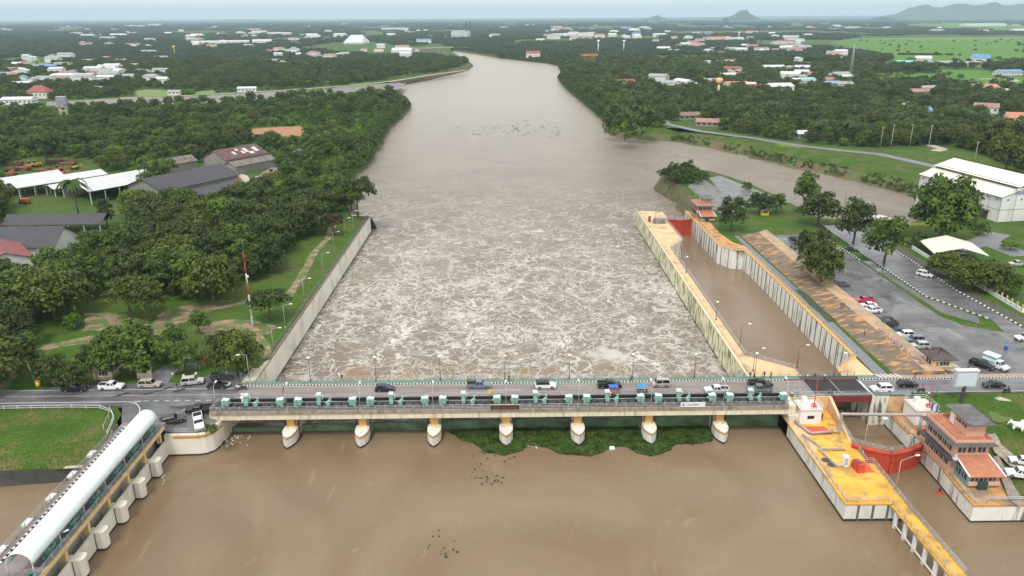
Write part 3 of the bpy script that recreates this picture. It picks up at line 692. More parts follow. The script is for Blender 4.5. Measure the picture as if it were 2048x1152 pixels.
# ---- hand placed trees: px of trunk base, kind, crown diameter in px, label
def ppm(x,y): # pixels per metre at a ground point
    return F/(y*math.cos(PT)+H*math.sin(PT))
def ptree(px,py,k,wpx,label,sz=1.0,group=None,z=-.22):
    x,y=P(px,py,z); base={'big':14.4,'umbrella':11.2,'slender':6.2,'shrub':5.0,'palm':7}.get(k,9.0)
    sc=wpx/ppm(x,y)/base
    BLOCK.append((x,y,3.5)); return tree(k,x,y,sc,label,group,z,sz=sz)
hand=[(148,778,'broadD',80,'small round tree on the verge just behind the black pickup at the left road',.8),
(44,738,'broadB',95,'spreading dark tree at the left frame edge beside the leaning pole',.85),
(108,768,'broadA',78,'dark round tree between the yellow bin pole and the guard hut',.9),
(186,742,'broadD',62,'dark narrow tree just behind the brown roofed guard hut',.95),
(262,748,'big',158,'huge dark spreading tree behind the gate pillar by the left road',.95),
(372,742,'broadB',66,'green tree standing behind the blue information board',1.0),
(415,738,'reddish',44,'small reddish brown tree right of the information board',1.0),
(476,750,'broadC',96,'dense olive tree beside the lamp at the bridge end',1.15),
(42,694,'broadD',80,'grey green tree at the left edge above the roadside path',1.15),
(147,656,'bright',46,'small bright lime green tree beside the dirt path',.9),
(400,668,'slender',44,'small dark slender tree left of the red and white mast',.75),
(541,642,'umbrella',92,'low wide dark tree right of the red and white mast base',1.1),
(428,608,'broadC',105,'solitary olive tree with a visible trunk beside the curving path',1.2),
(262,634,'feathery',92,'drooping feathery tree at the edge of the park wood',1.0),
(305,640,'feathery',84,'drooping feathery tree right beside its twin at the park wood edge',1.05),
(110,640,'broadC',130,'broad olive tree by the grey path at left',1.0),
(30,640,'broadB',120,'large green tree at the left frame edge behind the grey path',.9),
(716,436,'umbrella',88,'wide spreading tree at the far end of the left river wall',1.5),
(668,472,'reddish',54,'greyish brown tree by the path near the river wall end',1.1),
(636,470,'broadA',70,'dark tree at the bend of the riverside path',1.2),
(352,700,'slender',52,'pale green tree near the concrete ditch in the park',.7),
(440,700,'broadA',60,'dark low tree left of the large olive tree by the bridge',.75),
(330,722,'shrub',40,'green shrub beside the huge roadside tree',1.0),
(493,738,'shrub',30,'olive shrub right at the bridge end kerb',1.0),
(455,458,'bright',90,'light green tree at the middle of the park wood edge',1.0),
(95,330,'umbrella',84,'flat topped dark rain tree in the machinery yard',1.1),
(150,300,'umbrella',60,'light green flat tree behind the machinery yard',1.0),
(160,440,'palm',60,'palm tree in front of the white roofed shed',1.0),
(318,385,'broadB',74,'round dark green tree between the white roof and the charcoal roof',1.0),
(215,455,'slender',36,'narrow conical tree right of the long open shed',1.1),
(622,300,'broadA',30,'small dark tree beside the dirt road bend',1.0),
(578,328,'broadA',30,'small dark tree left of the dirt road',1.0),
# right side
(1462,462,'broadD',70,'dense dark round tree right beside the downstream control house',1.1),
(1494,382,'shrub',26,'lone dark bush on the paved spit',1.4),
(1518,428,'broadA',52,'dark tree at the left of the yellow kiosk',1.0),
(1552,426,'broadB',44,'dark tree directly behind the yellow kiosk',1.0),
(1608,430,'slender',58,'tall tree by the canal left of the lamp pole',1.0),
(1635,452,'broadA',82,'wide dark tree by the canal path',1.0),
(1622,545,'broadA',86,'dark tree behind the light green tree at the car park edge',1.25),
(1640,572,'broadC',84,'olive green tree with bare trunk at the car park corner',1.35),
(1706,488,'broadD',88,'tall dark tree at the head of the car park',1.15),
(1768,528,'broadB',94,'multi stemmed dark tree between car park and road',1.15),
(1880,482,'big',152,'giant dark spreading tree in front of the white warehouse',1.25),
(1836,495,'shrub',46,'round shrub at the front foot of the giant tree',1.3),
(1895,556,'broadC',70,'small olive tree inside the white fence left of the carport',.9),
(1868,548,'broadB',44,'small dark tree at the left end of the white fence',.9),
(1940,580,'broadC',84,'olive tree behind the fence in front of the carport',.9),
(1975,584,'broadC',90,'wide olive tree inside the fence right of the carport',.85),
(2010,590,'broadB',70,'dark green tree by the fence near the right edge',.8),
(1960,470,'shrub',40,'dark bush beside the warehouse corner',1.3),
(2020,500,'bright',40,'bright shrub tree beside the far right path',.7),
(1345,352,'shrub',30,'pointed bush on the tip of the spit',1.8),
(1335,358,'shrub',44,'low round bush at the water edge of the spit tip',1.1),(1352,366,'shrub',46,'dark bush in front of the spit tip',1.0),(1372,354,'shrub',50,'tallest rounded bush on the spit',1.3),(1385,366,'shrub',50,'dark bush right of the spit tip',1.2),(1360,362,'shrub',46,'rounded bush on the spit waterside',1.1),(1405,358,'shrub',34,'low bush where the paved spit begins',1.0),
(2010,345,'broadC',70,'olive tree right of the meadow poles',1.4),(1985,300,'broadC',64,'olive tree above the meadow beside the orange roofed house',1.2),(2044,330,'broadC',80,'tall olive tree at the right frame edge above the warehouse',1.4),
(1178,138,'yellow',26,'yellow flowering tree on the right river bank',1.2),
(1232,262,'shrub',60,'round dark tree overhanging the river at the canal mouth',1.15),(1250,276,'shrub',66,'big dark tree leaning over the river mouth of the side canal',1.2),(1283,266,'shrub',74,'widest dark tree beside the levee road end',1.25),(1302,250,'shrub',56,'dark tree touching the levee road end',1.2),(1262,250,'shrub',60,'dark tree behind the canal mouth trees',1.3),(1225,240,'shrub',52,'dark bank tree upstream of the canal mouth',1.2),
(424,866,'shrub',32,'green bush in front of the white pickup at the dam abutment',1.2),
]
for px,py,k,wp,lab,sz in hand: ptree(px,py,k,wp,lab,sz,z=(-1.4 if py>800 else -.22))
# ---- keep-clear zones, in world metres
def zone(pts,z=0): ZONES.append(PP(pts,z))
zone([(0,800),(0,670),(60,640),(120,612),(170,592),(230,592),(380,606),(480,580),(545,545),(600,475),(650,440),(700,420),(760,420),(600,780)])
zone([(0,500),(0,600),(60,585),(130,560),(170,520),(262,515),(262,455),(240,400),(30,400),(0,400)])
zone([(0,412),(0,330),(60,312),(190,318),(200,340),(290,350),(300,425),(190,425)])
zone([(310,412),(330,360),(400,330),(475,350),(440,425),(330,425)]); zone([(420,350),(425,300),(500,285),(545,318),(540,385),(440,385)])
zone([(318,345),(345,312),(380,318),(370,355)])
zone([(470,270),(490,255),(600,250),(640,268),(600,285),(480,278)]); zone([(520,360),(540,335),(600,292),(640,270),(655,275),(600,315),(545,365)])
zone([(0,224),(0,204),(120,200),(260,192),(400,188),(560,178),(690,170),(860,146),(940,132),(935,145),(830,175),(740,186),(640,192),(560,200),(420,210),(250,214),(100,220)])
zone([(560,215),(640,228),(690,245),(700,300),(640,330),(590,350)]) if False else None
for q in ([(1650,90),(1690,78),(1780,72),(2060,70),(2060,127),(1960,130),(1860,128),(1785,130),(1780,116),(1720,106),(1690,100)],
          [(1570,127),(1620,123),(1700,126),(1780,123),(1840,125),(1800,133),(1700,133),(1580,135)],[(1730,147),(1800,145),(1885,147),(1865,166),(1750,168)],[(1870,138),(1960,137),(2010,147),(2060,151),(2060,181),(1980,178),(1900,170),(1880,160)],
          [(265,180),(300,176),(355,179),(350,200),(270,200)],[(385,184),(430,179),(432,188),(390,193)],[(50,127),(105,123),(108,135),(60,139)],[(120,126),(150,125),(155,132),(130,134)],
          [(1320,300),(1320,236),(1345,240),(1400,255),(1500,268),(1600,283),(1680,292),(1760,293),(1880,290),(1940,300),(2060,345),(2060,1100),(1300,1100)],
          [(1960,228),(2060,232),(2060,254),(1975,252)],[(1350,255),(1390,240),(1410,250),(1400,262)],[(1250,98),(1300,112),(1345,124),(1335,128),(1270,108)],[(1700,76),(2060,73),(2060,80),(1700,82)],[(1780,50),(1900,47),(2060,52),(2060,61),(1900,58)]):
    zone(q)
river=[(bridge_l,-100),(bridge_l,152),(-54,305),(-60,307)]+[off(p,-2,0) for p in lb]+[off(p,2,0) for p in rb]+[(400,300),(400,-100)]
ZONES.append(river)
zb=[(min(p[0] for p in z),max(p[0] for p in z),min(p[1] for p in z),max(p[1] for p in z)) for z in ZONES]
def clear(x,y):
    for z,b in zip(ZONES,zb):
        if b[0]<x<b[1] and b[2]<y<b[3] and inside(x,y,z): return False
    return True
def inview(x,y,m=.03):
    c,s=math.cos(YW),math.sin(YW); X_=c*x-s*y; Y_=s*x+c*y
    a=Y_*math.cos(PT)+H*math.sin(PT); return abs(X_/a)<1024/F+m+8/max(a,1)
# ---------------------------------------------------------------- houses (before the woods, so that trees leave room)
def gable(mb,w,l,h,rh,ov=.5,m=0,hip=0.0,th=.18):
    # roof over w(x) by l(y), ridge along y
    a=w/2+ov;b=l/2+ov; dz=ov*rh/(w/2)
    e=h-dz
    hb=b-hip*a
    vs=[(-a,-b,e),(a,-b,e),(a,b,e),(-a,b,e),(0,-hb,h+rh),(0,hb,h+rh)]
    vs2=[(x,y,z-th) for x,y,z in vs]
    mb.add(vs+vs2,[(0,4,5,3),(1,2,5,4),(0,1,4),(2,3,5)] if hip>0 else [(0,4,5,3),(1,2,5,4)],m)
    o=len(mb.v)-12
    for f in ([(9,11,10,6),(10,11,8,7),(0,6,7,1),(1,7,8,2),(2,8,9,3),(3,9,6,0)] if hip>0 else [(9,11,10,6),(10,11,8,7),(1,7,8,2),(3,9,6,0),(0,6,10,4),(4,10,7,1),(2,8,11,5),(5,11,9,3)]):
        mb.f.append(tuple(i+o for i in f)); mb.m.append(m); mb.sm.append(False)
HM={}
def house_meshes(w,l,h,rh,hip,win,ov=.5):
    k=(w,l,h,rh,hip,win,ov)
    if k in HM: return HM[k]
    wl=MB(); wl.bx(-w/2,w/2,-l/2,l/2,-.4,h)
    if hip==0:
        for s in(-1,1):
            wl.add([(-w/2,s*l/2,h),(w/2,s*l/2,h),(0,s*l/2,h+rh-.02)],[(0,1,2) if s<0 else (0,2,1)])
    rf=MB(); gable(rf,w,l,h,rh,ov,0,hip)
    wn_=[]
    if win:
        for s in(-1,1):
            n=max(1,int(l/4))
            for i in range(n):
                y=-l/2+l*(i+.5)/n; m_=MB(); m_.box((s*(w/2+.02),y,h*.55),(.08,l/n*.4,min(1.3,h*.35))); wn_.append(m_.mesh('window',glass))
            n=max(1,int(w/4))
            for i in range(n):
                x=-w/2+w*(i+.5)/n; m_=MB(); m_.box((x,s*(l/2+.02),h*.55),(w/n*.4,.08,min(1.3,h*.35))); wn_.append(m_.mesh('window',glass))
    HM[k]=(wl.mesh('wall',wallw),rf.mesh('roof',whiteroof),wn_)
    return HM[k]
def house(x,y,w,l,h,rh,rz,wm,rm,label,cat='house',hip=0.,win=True,group=None,name='house',z=-.22,ov=.5):
    a,b,ws=house_meshes(w,l,h,rh,hip,win,ov)
    t=thing(name,label,cat,(x,y,z),rz,group)
    o=bpy.data.objects.new('wall',a); COL.objects.link(o); o.parent=t; o.material_slots[0].link='OBJECT'; o.material_slots[0].material=wm
    o=bpy.data.objects.new('roof',b); COL.objects.link(o); o.parent=t; o.material_slots[0].link='OBJECT'; o.material_slots[0].material=rm
    for m_ in ws:
        o=bpy.data.objects.new('window',m_); COL.objects.link(o); o.parent=t
    r=max(w,l)*.62; BLOCK.append((x,y,r+2))
    k=min(1.2*y/H*2.2,30)
    if y>300: BLOCK.append((x*(1-k*.35/y),y-k*.35,r*.8)); BLOCK.append((x*(1-k*.8/y),y-k*.8,r*.7))
    return t
blueroof=M('blue_metal_roof',(.11,.24,.42),.5,.08,.2); tealroof=M('turquoise_roof',(.18,.50,.46),.5,.08,.2)
redroof=M('red_tile_roof',(.27,.075,.06),.7,.15,.4); orroof=M('orange_tile_roof',(.42,.19,.12),.7,.12,.4); greymr=M('grey_metal_roof',(.27,.28,.29),.5,.15,.3)
pinkroof=M('dusty_red_roof',(.30,.16,.14),.7,.2,.4)
def ph(px,py,w,l,h,rh,deg,wm,rm,label,**k):
    x,y=P(px,py,-.2); return house(x,y,w,l,h,rh,R(deg),wm,rm,label,**k)
greyw=M('grey_block_wall',(.24,.22,.2),.8,.2)
for a in [
 (2035,250,10,19,6,3.5,78,wallw,orroof,'white house with a large orange roof above the meadow at right'),
 (1835,230,9,20,4.5,2.2,96,wallw,blueroof,'white house with a long bright blue roof among the trees'),
 (1798,218,8,15,4.5,2,85,wallw,M('pale_blue_roof',(.32,.42,.5),.6),'house with a pale grey blue roof left of the bright blue roof'),
 (1965,183,16,26,5,3,88,wallw,orroof,'wide house with an orange tiled roof and white porch far right'),
 (1832,190,14,26,4,2.6,96,greyw,pinkroof,'long building with a dull brown roof among the palms'),
 (1855,184,9,17,5,2,90,wallw,greymr,'grey roofed house beside the dull brown roof'),
 (1615,172,14,22,6,4,90,wallw,tealroof,'building with a turquoise hipped roof left of the village road'),
 (1596,162,16,26,6,3,84,wallw,greymr,'white terraced building behind the turquoise roof'),
 (1672,176,14,34,5,2.5,92,wallw,greymr,'long grey roofed building right of the turquoise roof'),
 (1806,134,14,26,7,3.5,90,wallw,tealroof,'turquoise roofed house at the edge of the rice field'),
 (1958,126,16,28,9,6,80,wallw,blueroof,'tall blue roofed house at the edge of the rice field'),
 (1935,132,16,40,5,3,92,wallw,greymr,'long grey roof left of the tall blue roofed house'),
 (1868,131,18,60,5,2.5,96,wallw,greymr,'very long pale roof beside the rice field'),
 (1845,123,20,26,6,4,70,wallw,whiteroof,'white house left of the long pale roof'),
 (2015,150,14,34,5,2.4,94,wallw,blueroof,'long low blue roofed house beside the country lane'),
 (1995,187,8,20,3.5,1.5,90,wallw,M('pale_green_roof',(.42,.52,.46),.6),'small pale green roof at far right'),
 (1970,225,12,18,5,3,60,wallw,pinkroof,'brown roofed house behind the orange roofed house'),
 (1600,276,6,12,3.5,1.8,95,greyw,whiteroof,'small shed with pale roof beside the levee road'),
 (1420,252,9,20,3.5,2.2,70,greyw,pinkroof,'weathered wooden house with rusty roof by the levee road'),
 (1375,238,9,18,3.5,2.2,100,greyw,M('tan_rusty_roof',(.2,.13,.1),.8,.3),'tan roofed old house beside the weathered wooden house'),
 (1375,178,12,20,5,2.5,95,wallw,greymr,'grey roofed house beside the yellow water tower left'),
 (1248,172,13,24,5,3,100,wallw,redroof,'low house with dull red roof in the right bank woods'),
 (1420,168,8,16,5,2,85,wallw,greymr,'small pale roofed house behind the water tower'),
 (1178,122,20,30,8,5,95,wallw,redroof,'red roofed temple hall behind the yellow flowering tree'),
 (1066,115,20,28,9,4,90,wallw,redroof,'reddish roofed house on the far bend of the river'),
 (40,208,14,28,5,2,95,wallw,whiteroof,'white roofed house left of the red pavilion beside the side channel',),
 (82,196,16,20,7,6,92,wallw,redroof,'building with a bright red hipped roof beside the side channel'),
 (60,172,16,40,4,2,95,wallw,whiteroof,'long white roof behind the red pavilion'),
 (190,146,16,26,8,2,90,wallw,whiteroof,'white two storey house alone in the left woods'),
 (150,160,22,54,7,2,88,wallw,whiteroof,'big white and blue school building in the left town'),
 (495,183,8,20,4,1.5,95,wallw,whiteroof,'small white roofed house beside the side channel road'),
 (350,190,8,12,4,1.5,95,wallw,greymr,'tiny grey roofed hut by the side channel'),
 (205,182,8,14,4,1.5,95,wallw,greymr,'small pale roof left of the green side field'),
 ]:
    ph(*a,**({'hip':.8} if 'hipped' in a[-1] else {}))
# special left buildings
x,y=P(195,392,0)
def shed(px,py,w,l,h,rh,deg,rm,label,posts=True,wm=None,cat='shed',name='open_shed',ngable=False):
    x,y=P(px,py,-.2); t=thing(name,label,cat,(x,y,-.22),R(deg))
    rf=MB(); gable(rf,w,l,h,rh,.6,0); rf.build('roof',rm,t)
    n=max(2,int(l/6))
    pm=MB(); pm.bx(-.15,.15,-.15,.15,0,h); me=pm.mesh('post',wallw)
    for s in (-1,1):
        for i in range(n+1):
            o=bpy.data.objects.new('post',me); COL.objects.link(o); o.parent=t; o.location=(s*(w/2-.3),-l/2+.3+(l-.6)*i/n,0)
    if wm:
        wl=MB(); wl.bx(-w/2,-w/2+.25,-l/2,l/2,0,h-.3); wl.bx(-w/2,w/2,l/2-.25,l/2,0,h-.3); wl.bx(-w/2,w/2,-l/2,-l/2+.25,0,h-.3) if ngable else None
        wl.build('wall',wm,t)
    BLOCK.append((x,y,max(w,l)*.6)); return t
shed(228,388,24,34,6,3.2,-35,whiteroof,'white roofed open workshop beside the round dark tree',wm=greyw)
shed(120,378,12,40,5,1.6,-38,whiteroof,'long narrow white roofed shed in the middle of the yard')
shed(160,382,9,26,4,1.2,-38,whiteroof,'lower white roofed lean-to right of the narrow shed')
shed(45,382,15,34,5,2.6,-38,whiteroof,'white roofed shed at the far left of the yard')
house(*P(372,383,0),24,42,6,4.2,R(-30),greyw,darkroof,'large hall with a plain charcoal roof','warehouse',win=False,name='warehouse',ov=1)
house(*P(405,397,0),14,38,3.6,1.6,R(-30),greyw,darkroof,'lower charcoal roofed annex along the large hall','warehouse',win=False,name='annex_building')
wk=house(*P(474,330,0),18,28,6,4.2,R(-33),greyw,rustroof,'old workshop with rusty roof and white skylight patches','warehouse',win=False,name='workshop')
for (u_,v_,a_,b_) in ((-.5,.75,3.2,2.2),(-.45,.35,3,2),(.5,.7,4,2.6),(.45,.25,3.5,2.4),(.6,.05,2.4,1.8),(.3,-.1,2,1.6),(.55,-.35,2.6,1.8),(-.2,.9,2.5,1.6),(.75,.4,2,3)):
    s_=1 if u_>0 else -1; x_=u_*9; z_=6+4.2*(1-abs(u_)); dz_=a_/2*4.2/9
    m_=MB(); m_.add([(x_-a_/2,v_*14-b_/2,z_+s_*dz_+.12),(x_+a_/2,v_*14-b_/2,z_-s_*dz_+.12),(x_+a_/2,v_*14+b_/2,z_-s_*dz_+.12),(x_-a_/2,v_*14+b_/2,z_+s_*dz_+.12)],[(0,1,2,3)]); m_.build('skylight',whiteroof,wk)
house(*P(502,338,0),9,27,4.2,1.8,R(-33),greyw,greywood,'lean-to with dark patched roof beside the rusty workshop','warehouse',win=False,name='annex_building')
house(*P(348,338,0),10,22,4,2.6,R(-35),greyw,greywood,'small ruinous grey shed hidden in the trees','shed',win=False,name='shed')
house(*P(466,372,0),5,6,3.5,2,R(-20),wallw,pinkroof,'tiny pink roofed hut in front of the rusty workshop','hut',name='hut')
for (dx,dy,rw,rl) in [(-3,10,3,4),(-5.5,3,2.6,3.5),(4,9,3,4),(5.5,2,3.4,5),(2.5,-4,2.4,3),(-1,0,1.5,2)]:
    pass
shed(122,462,12,36,4.5,2.4,92,darkroof,'long open vehicle shed with dark roof and cream posts',wm=None)
house(*P(35,505,0),16,34,5,4.5,R(92),wallw,darkroof,'white gabled hall with dark grey roof at the left edge','hall',win=False,name='hall',ov=1)
house(*P(8,540,0),14,22,6,2.6,R(40),wallw,M('maroon_roof',(.20,.06,.06),.7,.2,.5),'white two storey office with red roof at the left edge','office',name='office_building')
# far town: many roofs, individually placed
random.seed(5)
cols=[(whiteroof,'white'),(whiteroof,'white'),(whiteroof,'white'),(greymr,'grey'),(greymr,'grey'),(greymr,'grey'),(greymr,'grey'),(redroof,'red'),(orroof,'orange'),(blueroof,'blue'),(pinkroof,'dusty red'),(creamroof,'cream'),(greymr,'grey'),(whiteroof,'white'),(pinkroof,'dusty red')]
areas=[(0,330,108,168,54,'in the near left town'),(150,650,68,98,52,'in the far left town'),(650,1000,50,80,14,'near the twin chimneys on the horizon plain'),(0,640,48,66,26,'on the hazy plain at upper left'),(0,900,45,58,22,'on the left horizon plain'),(1000,1700,44,60,22,'on the right horizon plain'),(1300,1700,100,190,26,'in the right bank woods'),
 (1080,1300,58,84,30,'behind the river bend'),(1300,1620,66,108,52,'in the right bank village'),(1560,1720,136,176,12,'left of the rice fields'),(1620,2040,40,66,16,'below the hill range'),(540,720,96,130,18,'left of the river among the trees'),(720,900,86,106,6,'near the far river road')]
sizes=[('small',10,14,5,2.4),('long',12,30,5,2.2),('wide',18,26,7,3),('large',24,44,8,3.2)]
for (xa,xb,ya,yb,n,where) in areas:
    for i in range(n):
        for _ in range(20):
            px=random.uniform(xa,xb); py=random.uniform(ya,yb)
            x,y=P(px,py,0)
            if clear(x,y): break
        else: continue
        rm,cn=random.choice(cols); sn,w_,l_,h_,rh=random.choice(sizes if py<95 else sizes[:3])
        f=1+min(.8,max(0,(y-1500)/4000))
        f*=random.uniform(.65,1.1); house(x,y,w_*f,l_*f,h_+min(3,y/1000),rh*f,R(random.choice([90,80,100,20,60,95])),wallw,rm,f'{sn} {cn} roofed building {where}','house',win=False,group=f'{sn} {cn} roofed buildings {where}')
# ---------------------------------------------------------------- individual trees of the wood, nearest first
grid={}
def near(x,y,r):
    gx,gy=int(x//12),int(y//12)
    for i in range(gx-1,gx+2):
        for j in range(gy-1,gy+2):
            for a,b,c in grid.get((i,j),()):
                if (a-x)**2+(b-y)**2<(r*(.5 if False else 1)+c*0)**2: return True
    return False
bl={}
for x,y,r in BLOCK:
    for i in range(int((x-r)//25),int((x+r)//25)+1):
        for j in range(int((y-r)//25),int((y+r)//25)+1): bl.setdefault((i,j),[]).append((x,y,r))
def blocked(x,y,e=0):
    return any((a-x)**2+(b-y)**2<(r+e)**2 for a,b,r in bl.get((int(x//25),int(y//25)),()))
random.seed(3)
cand=[]
tries=0
ymax=1500
def place(n,ya,yb,sp):
    for _ in range(n):
        t=random.random(); y=math.sqrt(ya*ya+(yb*yb-ya*ya)*t); x=random.uniform(-.95,.95)*y
        if not inview(x,y,.12 if y<520 else .16): continue
        if near(x,y,sp) or blocked(x,y,1.5) or not clear(x,y): continue
        dens=noise.noise(Vector((x*.012,y*.012,0)))
        if y>340 and dens<-.22 and random.random()<.85: continue
        grid.setdefault((int(x//12),int(y//12)),[]).append((x,y,sp)); cand.append((x,y))
place(35000,150,520,6.6)
place(107000,520,ymax,8.2)
print('wood trees',len(cand))
cand.sort(key=lambda p:math.hypot(p[0],p[1]))
def pick(x,y):
    v=noise.noise(Vector((x*.02,y*.02,4))); r=random.random()
    if 1.45<y/300<9 and x>60 and r<.12: return 'palm'
    if x<-60 and y>330 and y<900 and x>-125-y*.05 and r<.8: return random.choice(['shrub','shrubL','shrubL','broadB','shrub'])
    if x<-60 and y>400 and y<900 and v>-.1: return random.choice(['bright','broadB','shrubL','shrub','shrubL','broadB'])
    return random.choice(['broadA','broadC','broadD','broadA','feathery','broadC'] if v<0 else ['broadB','broadA','broadC','bright' if r<.35 else 'broadB','broadD'])
kname={'broadA':'dark round tree','broadB':'mid green round tree','broadC':'olive tree','broadD':'tall dark tree','bright':'bright green tree','feathery':'feathery olive tree','shrub':'low green shrub','shrubL':'light green shrub','palm':'coconut palm','umbrella':'flat topped tree'}
LM=[('the brown guard hut',205,755),('the red and white mast',505,652),('the far end of the left river wall',740,440),('the charcoal roofed hall',372,390),('the rusty roofed workshop',476,335),('the white roofed workshop',228,395),('the long open vehicle shed',122,470),('the white gabled hall',90,500),('the red roofed office',20,540),('the machinery yard',90,335),('the small ruinous shed',348,340),('the red earth clearing',545,265),('the dirt road bend',610,290),('the square tank tower',133,252),('the lone path olive tree',428,608),('the curving park path',600,545),('the bridge end lamp',500,766),('the mid park dirt clearing',290,660),('the levee road bend',1335,245),('the weathered wooden house',1420,252),('the small pale roofed shed',1600,276),('the meadow poles',1800,297),('the bright blue roofed house',1835,230),('the orange roofed white house',2035,250),('the middle of the park wood',330,540),('the upper park wood',560,440),('the left bank river bend',815,225),('the dense river bank thicket',700,300)]
LM=[(a_,)+P(b_,c_,0) for a_,b_,c_ in LM]
def lmk(x,y):
    # image-like bearing from the nearest landmark
    nm,lx,ly=min(LM,key=lambda q:(q[1]-x)**2+((q[2]-y)*.8)**2)
    dx=(x/y-lx/ly)*y; dy=y-ly
    if abs(dx)>abs(dy)*.7: d='right of' if dx>0 else 'left of'
    else: d='behind' if dy>0 else 'in front of'
    return f'{d} {nm}'
NIND=300-len(hand)+20
rest=[]; nind=0
for i,(x,y) in enumerate(cand):
    k=pick(x,y); s=random.uniform(.75,1.4)
    if x<-60 and y<330: s*=1.25
    if 'shrub' in k: s*=1.7
    if x>60 and y>500: s*=1.1
    if nind<NIND and inview(x,y,.0):
        nind+=1; tree(k,x,y,s,f'{kname[k]} {lmk(x,y)}','trees of the park wood' if x<0 and y<420 else 'trees of the river banks')
    else: rest.append((x,y,s,k))
# ---------------------------------------------------------------- the rest of the woods as stuff (geometry nodes instances of the same crowns)
def gn_scatter(name,pts,objs,zoff=-.3):
    # pts: (x,y,z,scale,index)
    me=bpy.data.meshes.new(name); me.vertices.add(len(pts)); me.vertices.foreach_set('co',np.array([(p[0],p[1],p[2]) for p in pts],dtype=np.float32).ravel())
    for nm,ty,vals in (('sc','FLOAT',[p[3] for p in pts]),('rz','FLOAT',[random.uniform(0,6.28) for _ in pts])):
        at=me.attributes.new(nm,ty,'POINT'); at.data.foreach_set('value',np.array(vals,dtype=np.float32))
    at=me.attributes.new('idx','INT','POINT'); at.data.foreach_set('value',np.array([p[4] for p in pts],dtype=np.int32))
    o=bpy.data.objects.new(name,me); COL.objects.link(o); tag(o,kind='stuff')
    ng=bpy.data.node_groups.new(name,'GeometryNodeTree')
    ng.interface.new_socket('Geometry',in_out='INPUT',socket_type='NodeSocketGeometry'); ng.interface.new_socket('Geometry',in_out='OUTPUT',socket_type='NodeSocketGeometry')
    gi=ng.nodes.new('NodeGroupInput'); go=ng.nodes.new('NodeGroupOutput'); jn=ng.nodes.new('GeometryNodeJoinGeometry')
    def att(nm,ty):
        a=ng.nodes.new('GeometryNodeInputNamedAttribute'); a.data_type=ty; a.inputs[0].default_value=nm; return a.outputs[0]
    sc=att('sc','FLOAT'); rz_=att('rz','FLOAT'); ix=att('idx','INT')
    cx=ng.nodes.new('ShaderNodeCombineXYZ'); ng.links.new(rz_,cx.inputs[2])
    for i,src in enumerate(objs):
        oi=ng.nodes.new('GeometryNodeObjectInfo'); oi.inputs['Object'].default_value=src; oi.inputs['As Instance'].default_value=True
        ip=ng.nodes.new('GeometryNodeInstanceOnPoints'); cmp=ng.nodes.new('FunctionNodeCompare'); cmp.data_type='INT'; cmp.operation='EQUAL'
        ng.links.new(ix,cmp.inputs[2]); cmp.inputs[3].default_value=i
        ng.links.new(gi.outputs[0],ip.inputs['Points']); ng.links.new(cmp.outputs[0],ip.inputs['Selection'])
        ng.links.new(oi.outputs['Geometry'],ip.inputs['Instance']); ng.links.new(cx.outputs[0],ip.inputs['Rotation']); ng.links.new(sc,ip.inputs['Scale'])
        ng.links.new(ip.outputs[0],jn.inputs[0])
    ng.links.new(jn.outputs[0],go.inputs[0])
    md=o.modifiers.new('scatter','NODES'); md.node_group=ng
    return o
# sources: crowns of real trees already standing in the scene
if not any(o.name.startswith('crown') and o.data.name=='crown_shrubL' for o in bpy.data.objects): tree('shrubL',*P(640,255,-.2),1.3,'light green shrub at the right end of the red earth clearing')
src={}
for o in bpy.data.objects:
    if o.name.split('.')[0]=='crown' and o.data.name not in src: src[o.data.name]=o
keys=['broadA','broadB','broadC','broadD','bright','feathery','palm','shrub','shrubL']
srcs=[src['crown_'+k] for k in keys]
pts=[(x,y,-.9 if k!='palm' else -.3,s,keys.index(k)) for x,y,s,k in rest]
gn_scatter('distant_woods',pts,srcs)
# low undergrowth that closes the gaps of the woods
random.seed(21); up=[]
for _ in range(16000):
    t=random.random(); y=math.sqrt(250**2+(900**2-250**2)*t); x=random.uniform(-.8,.8)*y
    if not inview(x,y) or blocked(x,y,1) or not clear(x,y): continue
    up.append((x,y,-.4,random.uniform(.5,1.3),random.choice((7,8))))
for bank in (lb[:9],rb[:13]):
    for i in range(len(bank)-1):
        a=Vector(bank[i]);b=Vector(bank[i+1]); k=int((b-a).length/2.2)
        for j in range(k):
            p=a.lerp(b,j/k); up.append((p.x+random.uniform(-2,2),p.y+random.uniform(-2,2),-2.2,random.uniform(1.1,2.5),7)); up.append((p.x+random.uniform(-2,2)+(3.5 if p.x<0 else -3.5),p.y,-5.2,random.uniform(1.0,2.0),7))
q_=rb[13:]
for i in range(len(q_)-1):
    a=Vector(q_[i]);b=Vector(q_[i+1]); t_=(b-a).normalized(); nn=Vector((t_.y,-t_.x)); k=int((b-a).length/.35)
    for j in range(k):
        p=a.lerp(b,random.random())+nn*random.uniform(7,15); 
        if noise.noise(Vector((p.x*.05,p.y*.05,6)))>-.15: up.append((p.x,p.y,-.2-6.5*((p-a.lerp(b,.5)).dot(nn))/16,random.uniform(.15,.5),random.choice((7,7,8))))
for q_ in ([(1690,82),(2040,80),(2040,118),(1790,118)],[(1735,150),(1860,149),(1860,154),(1750,156)],[(1890,146),(2040,158),(2040,166),(1900,157)]):
    qp=PP(q_,0); xs=[p[0] for p in qp]; ys=[p[1] for p in qp]; m_=0
    while m_<(46 if q_[0][0]==1690 else 5):
        x=random.uniform(min(xs),max(xs)); y=random.uniform(min(ys),max(ys))
        if inside(x,y,qp): up.append((x,y,-.2,random.uniform(.8,2.4),7)); m_+=1
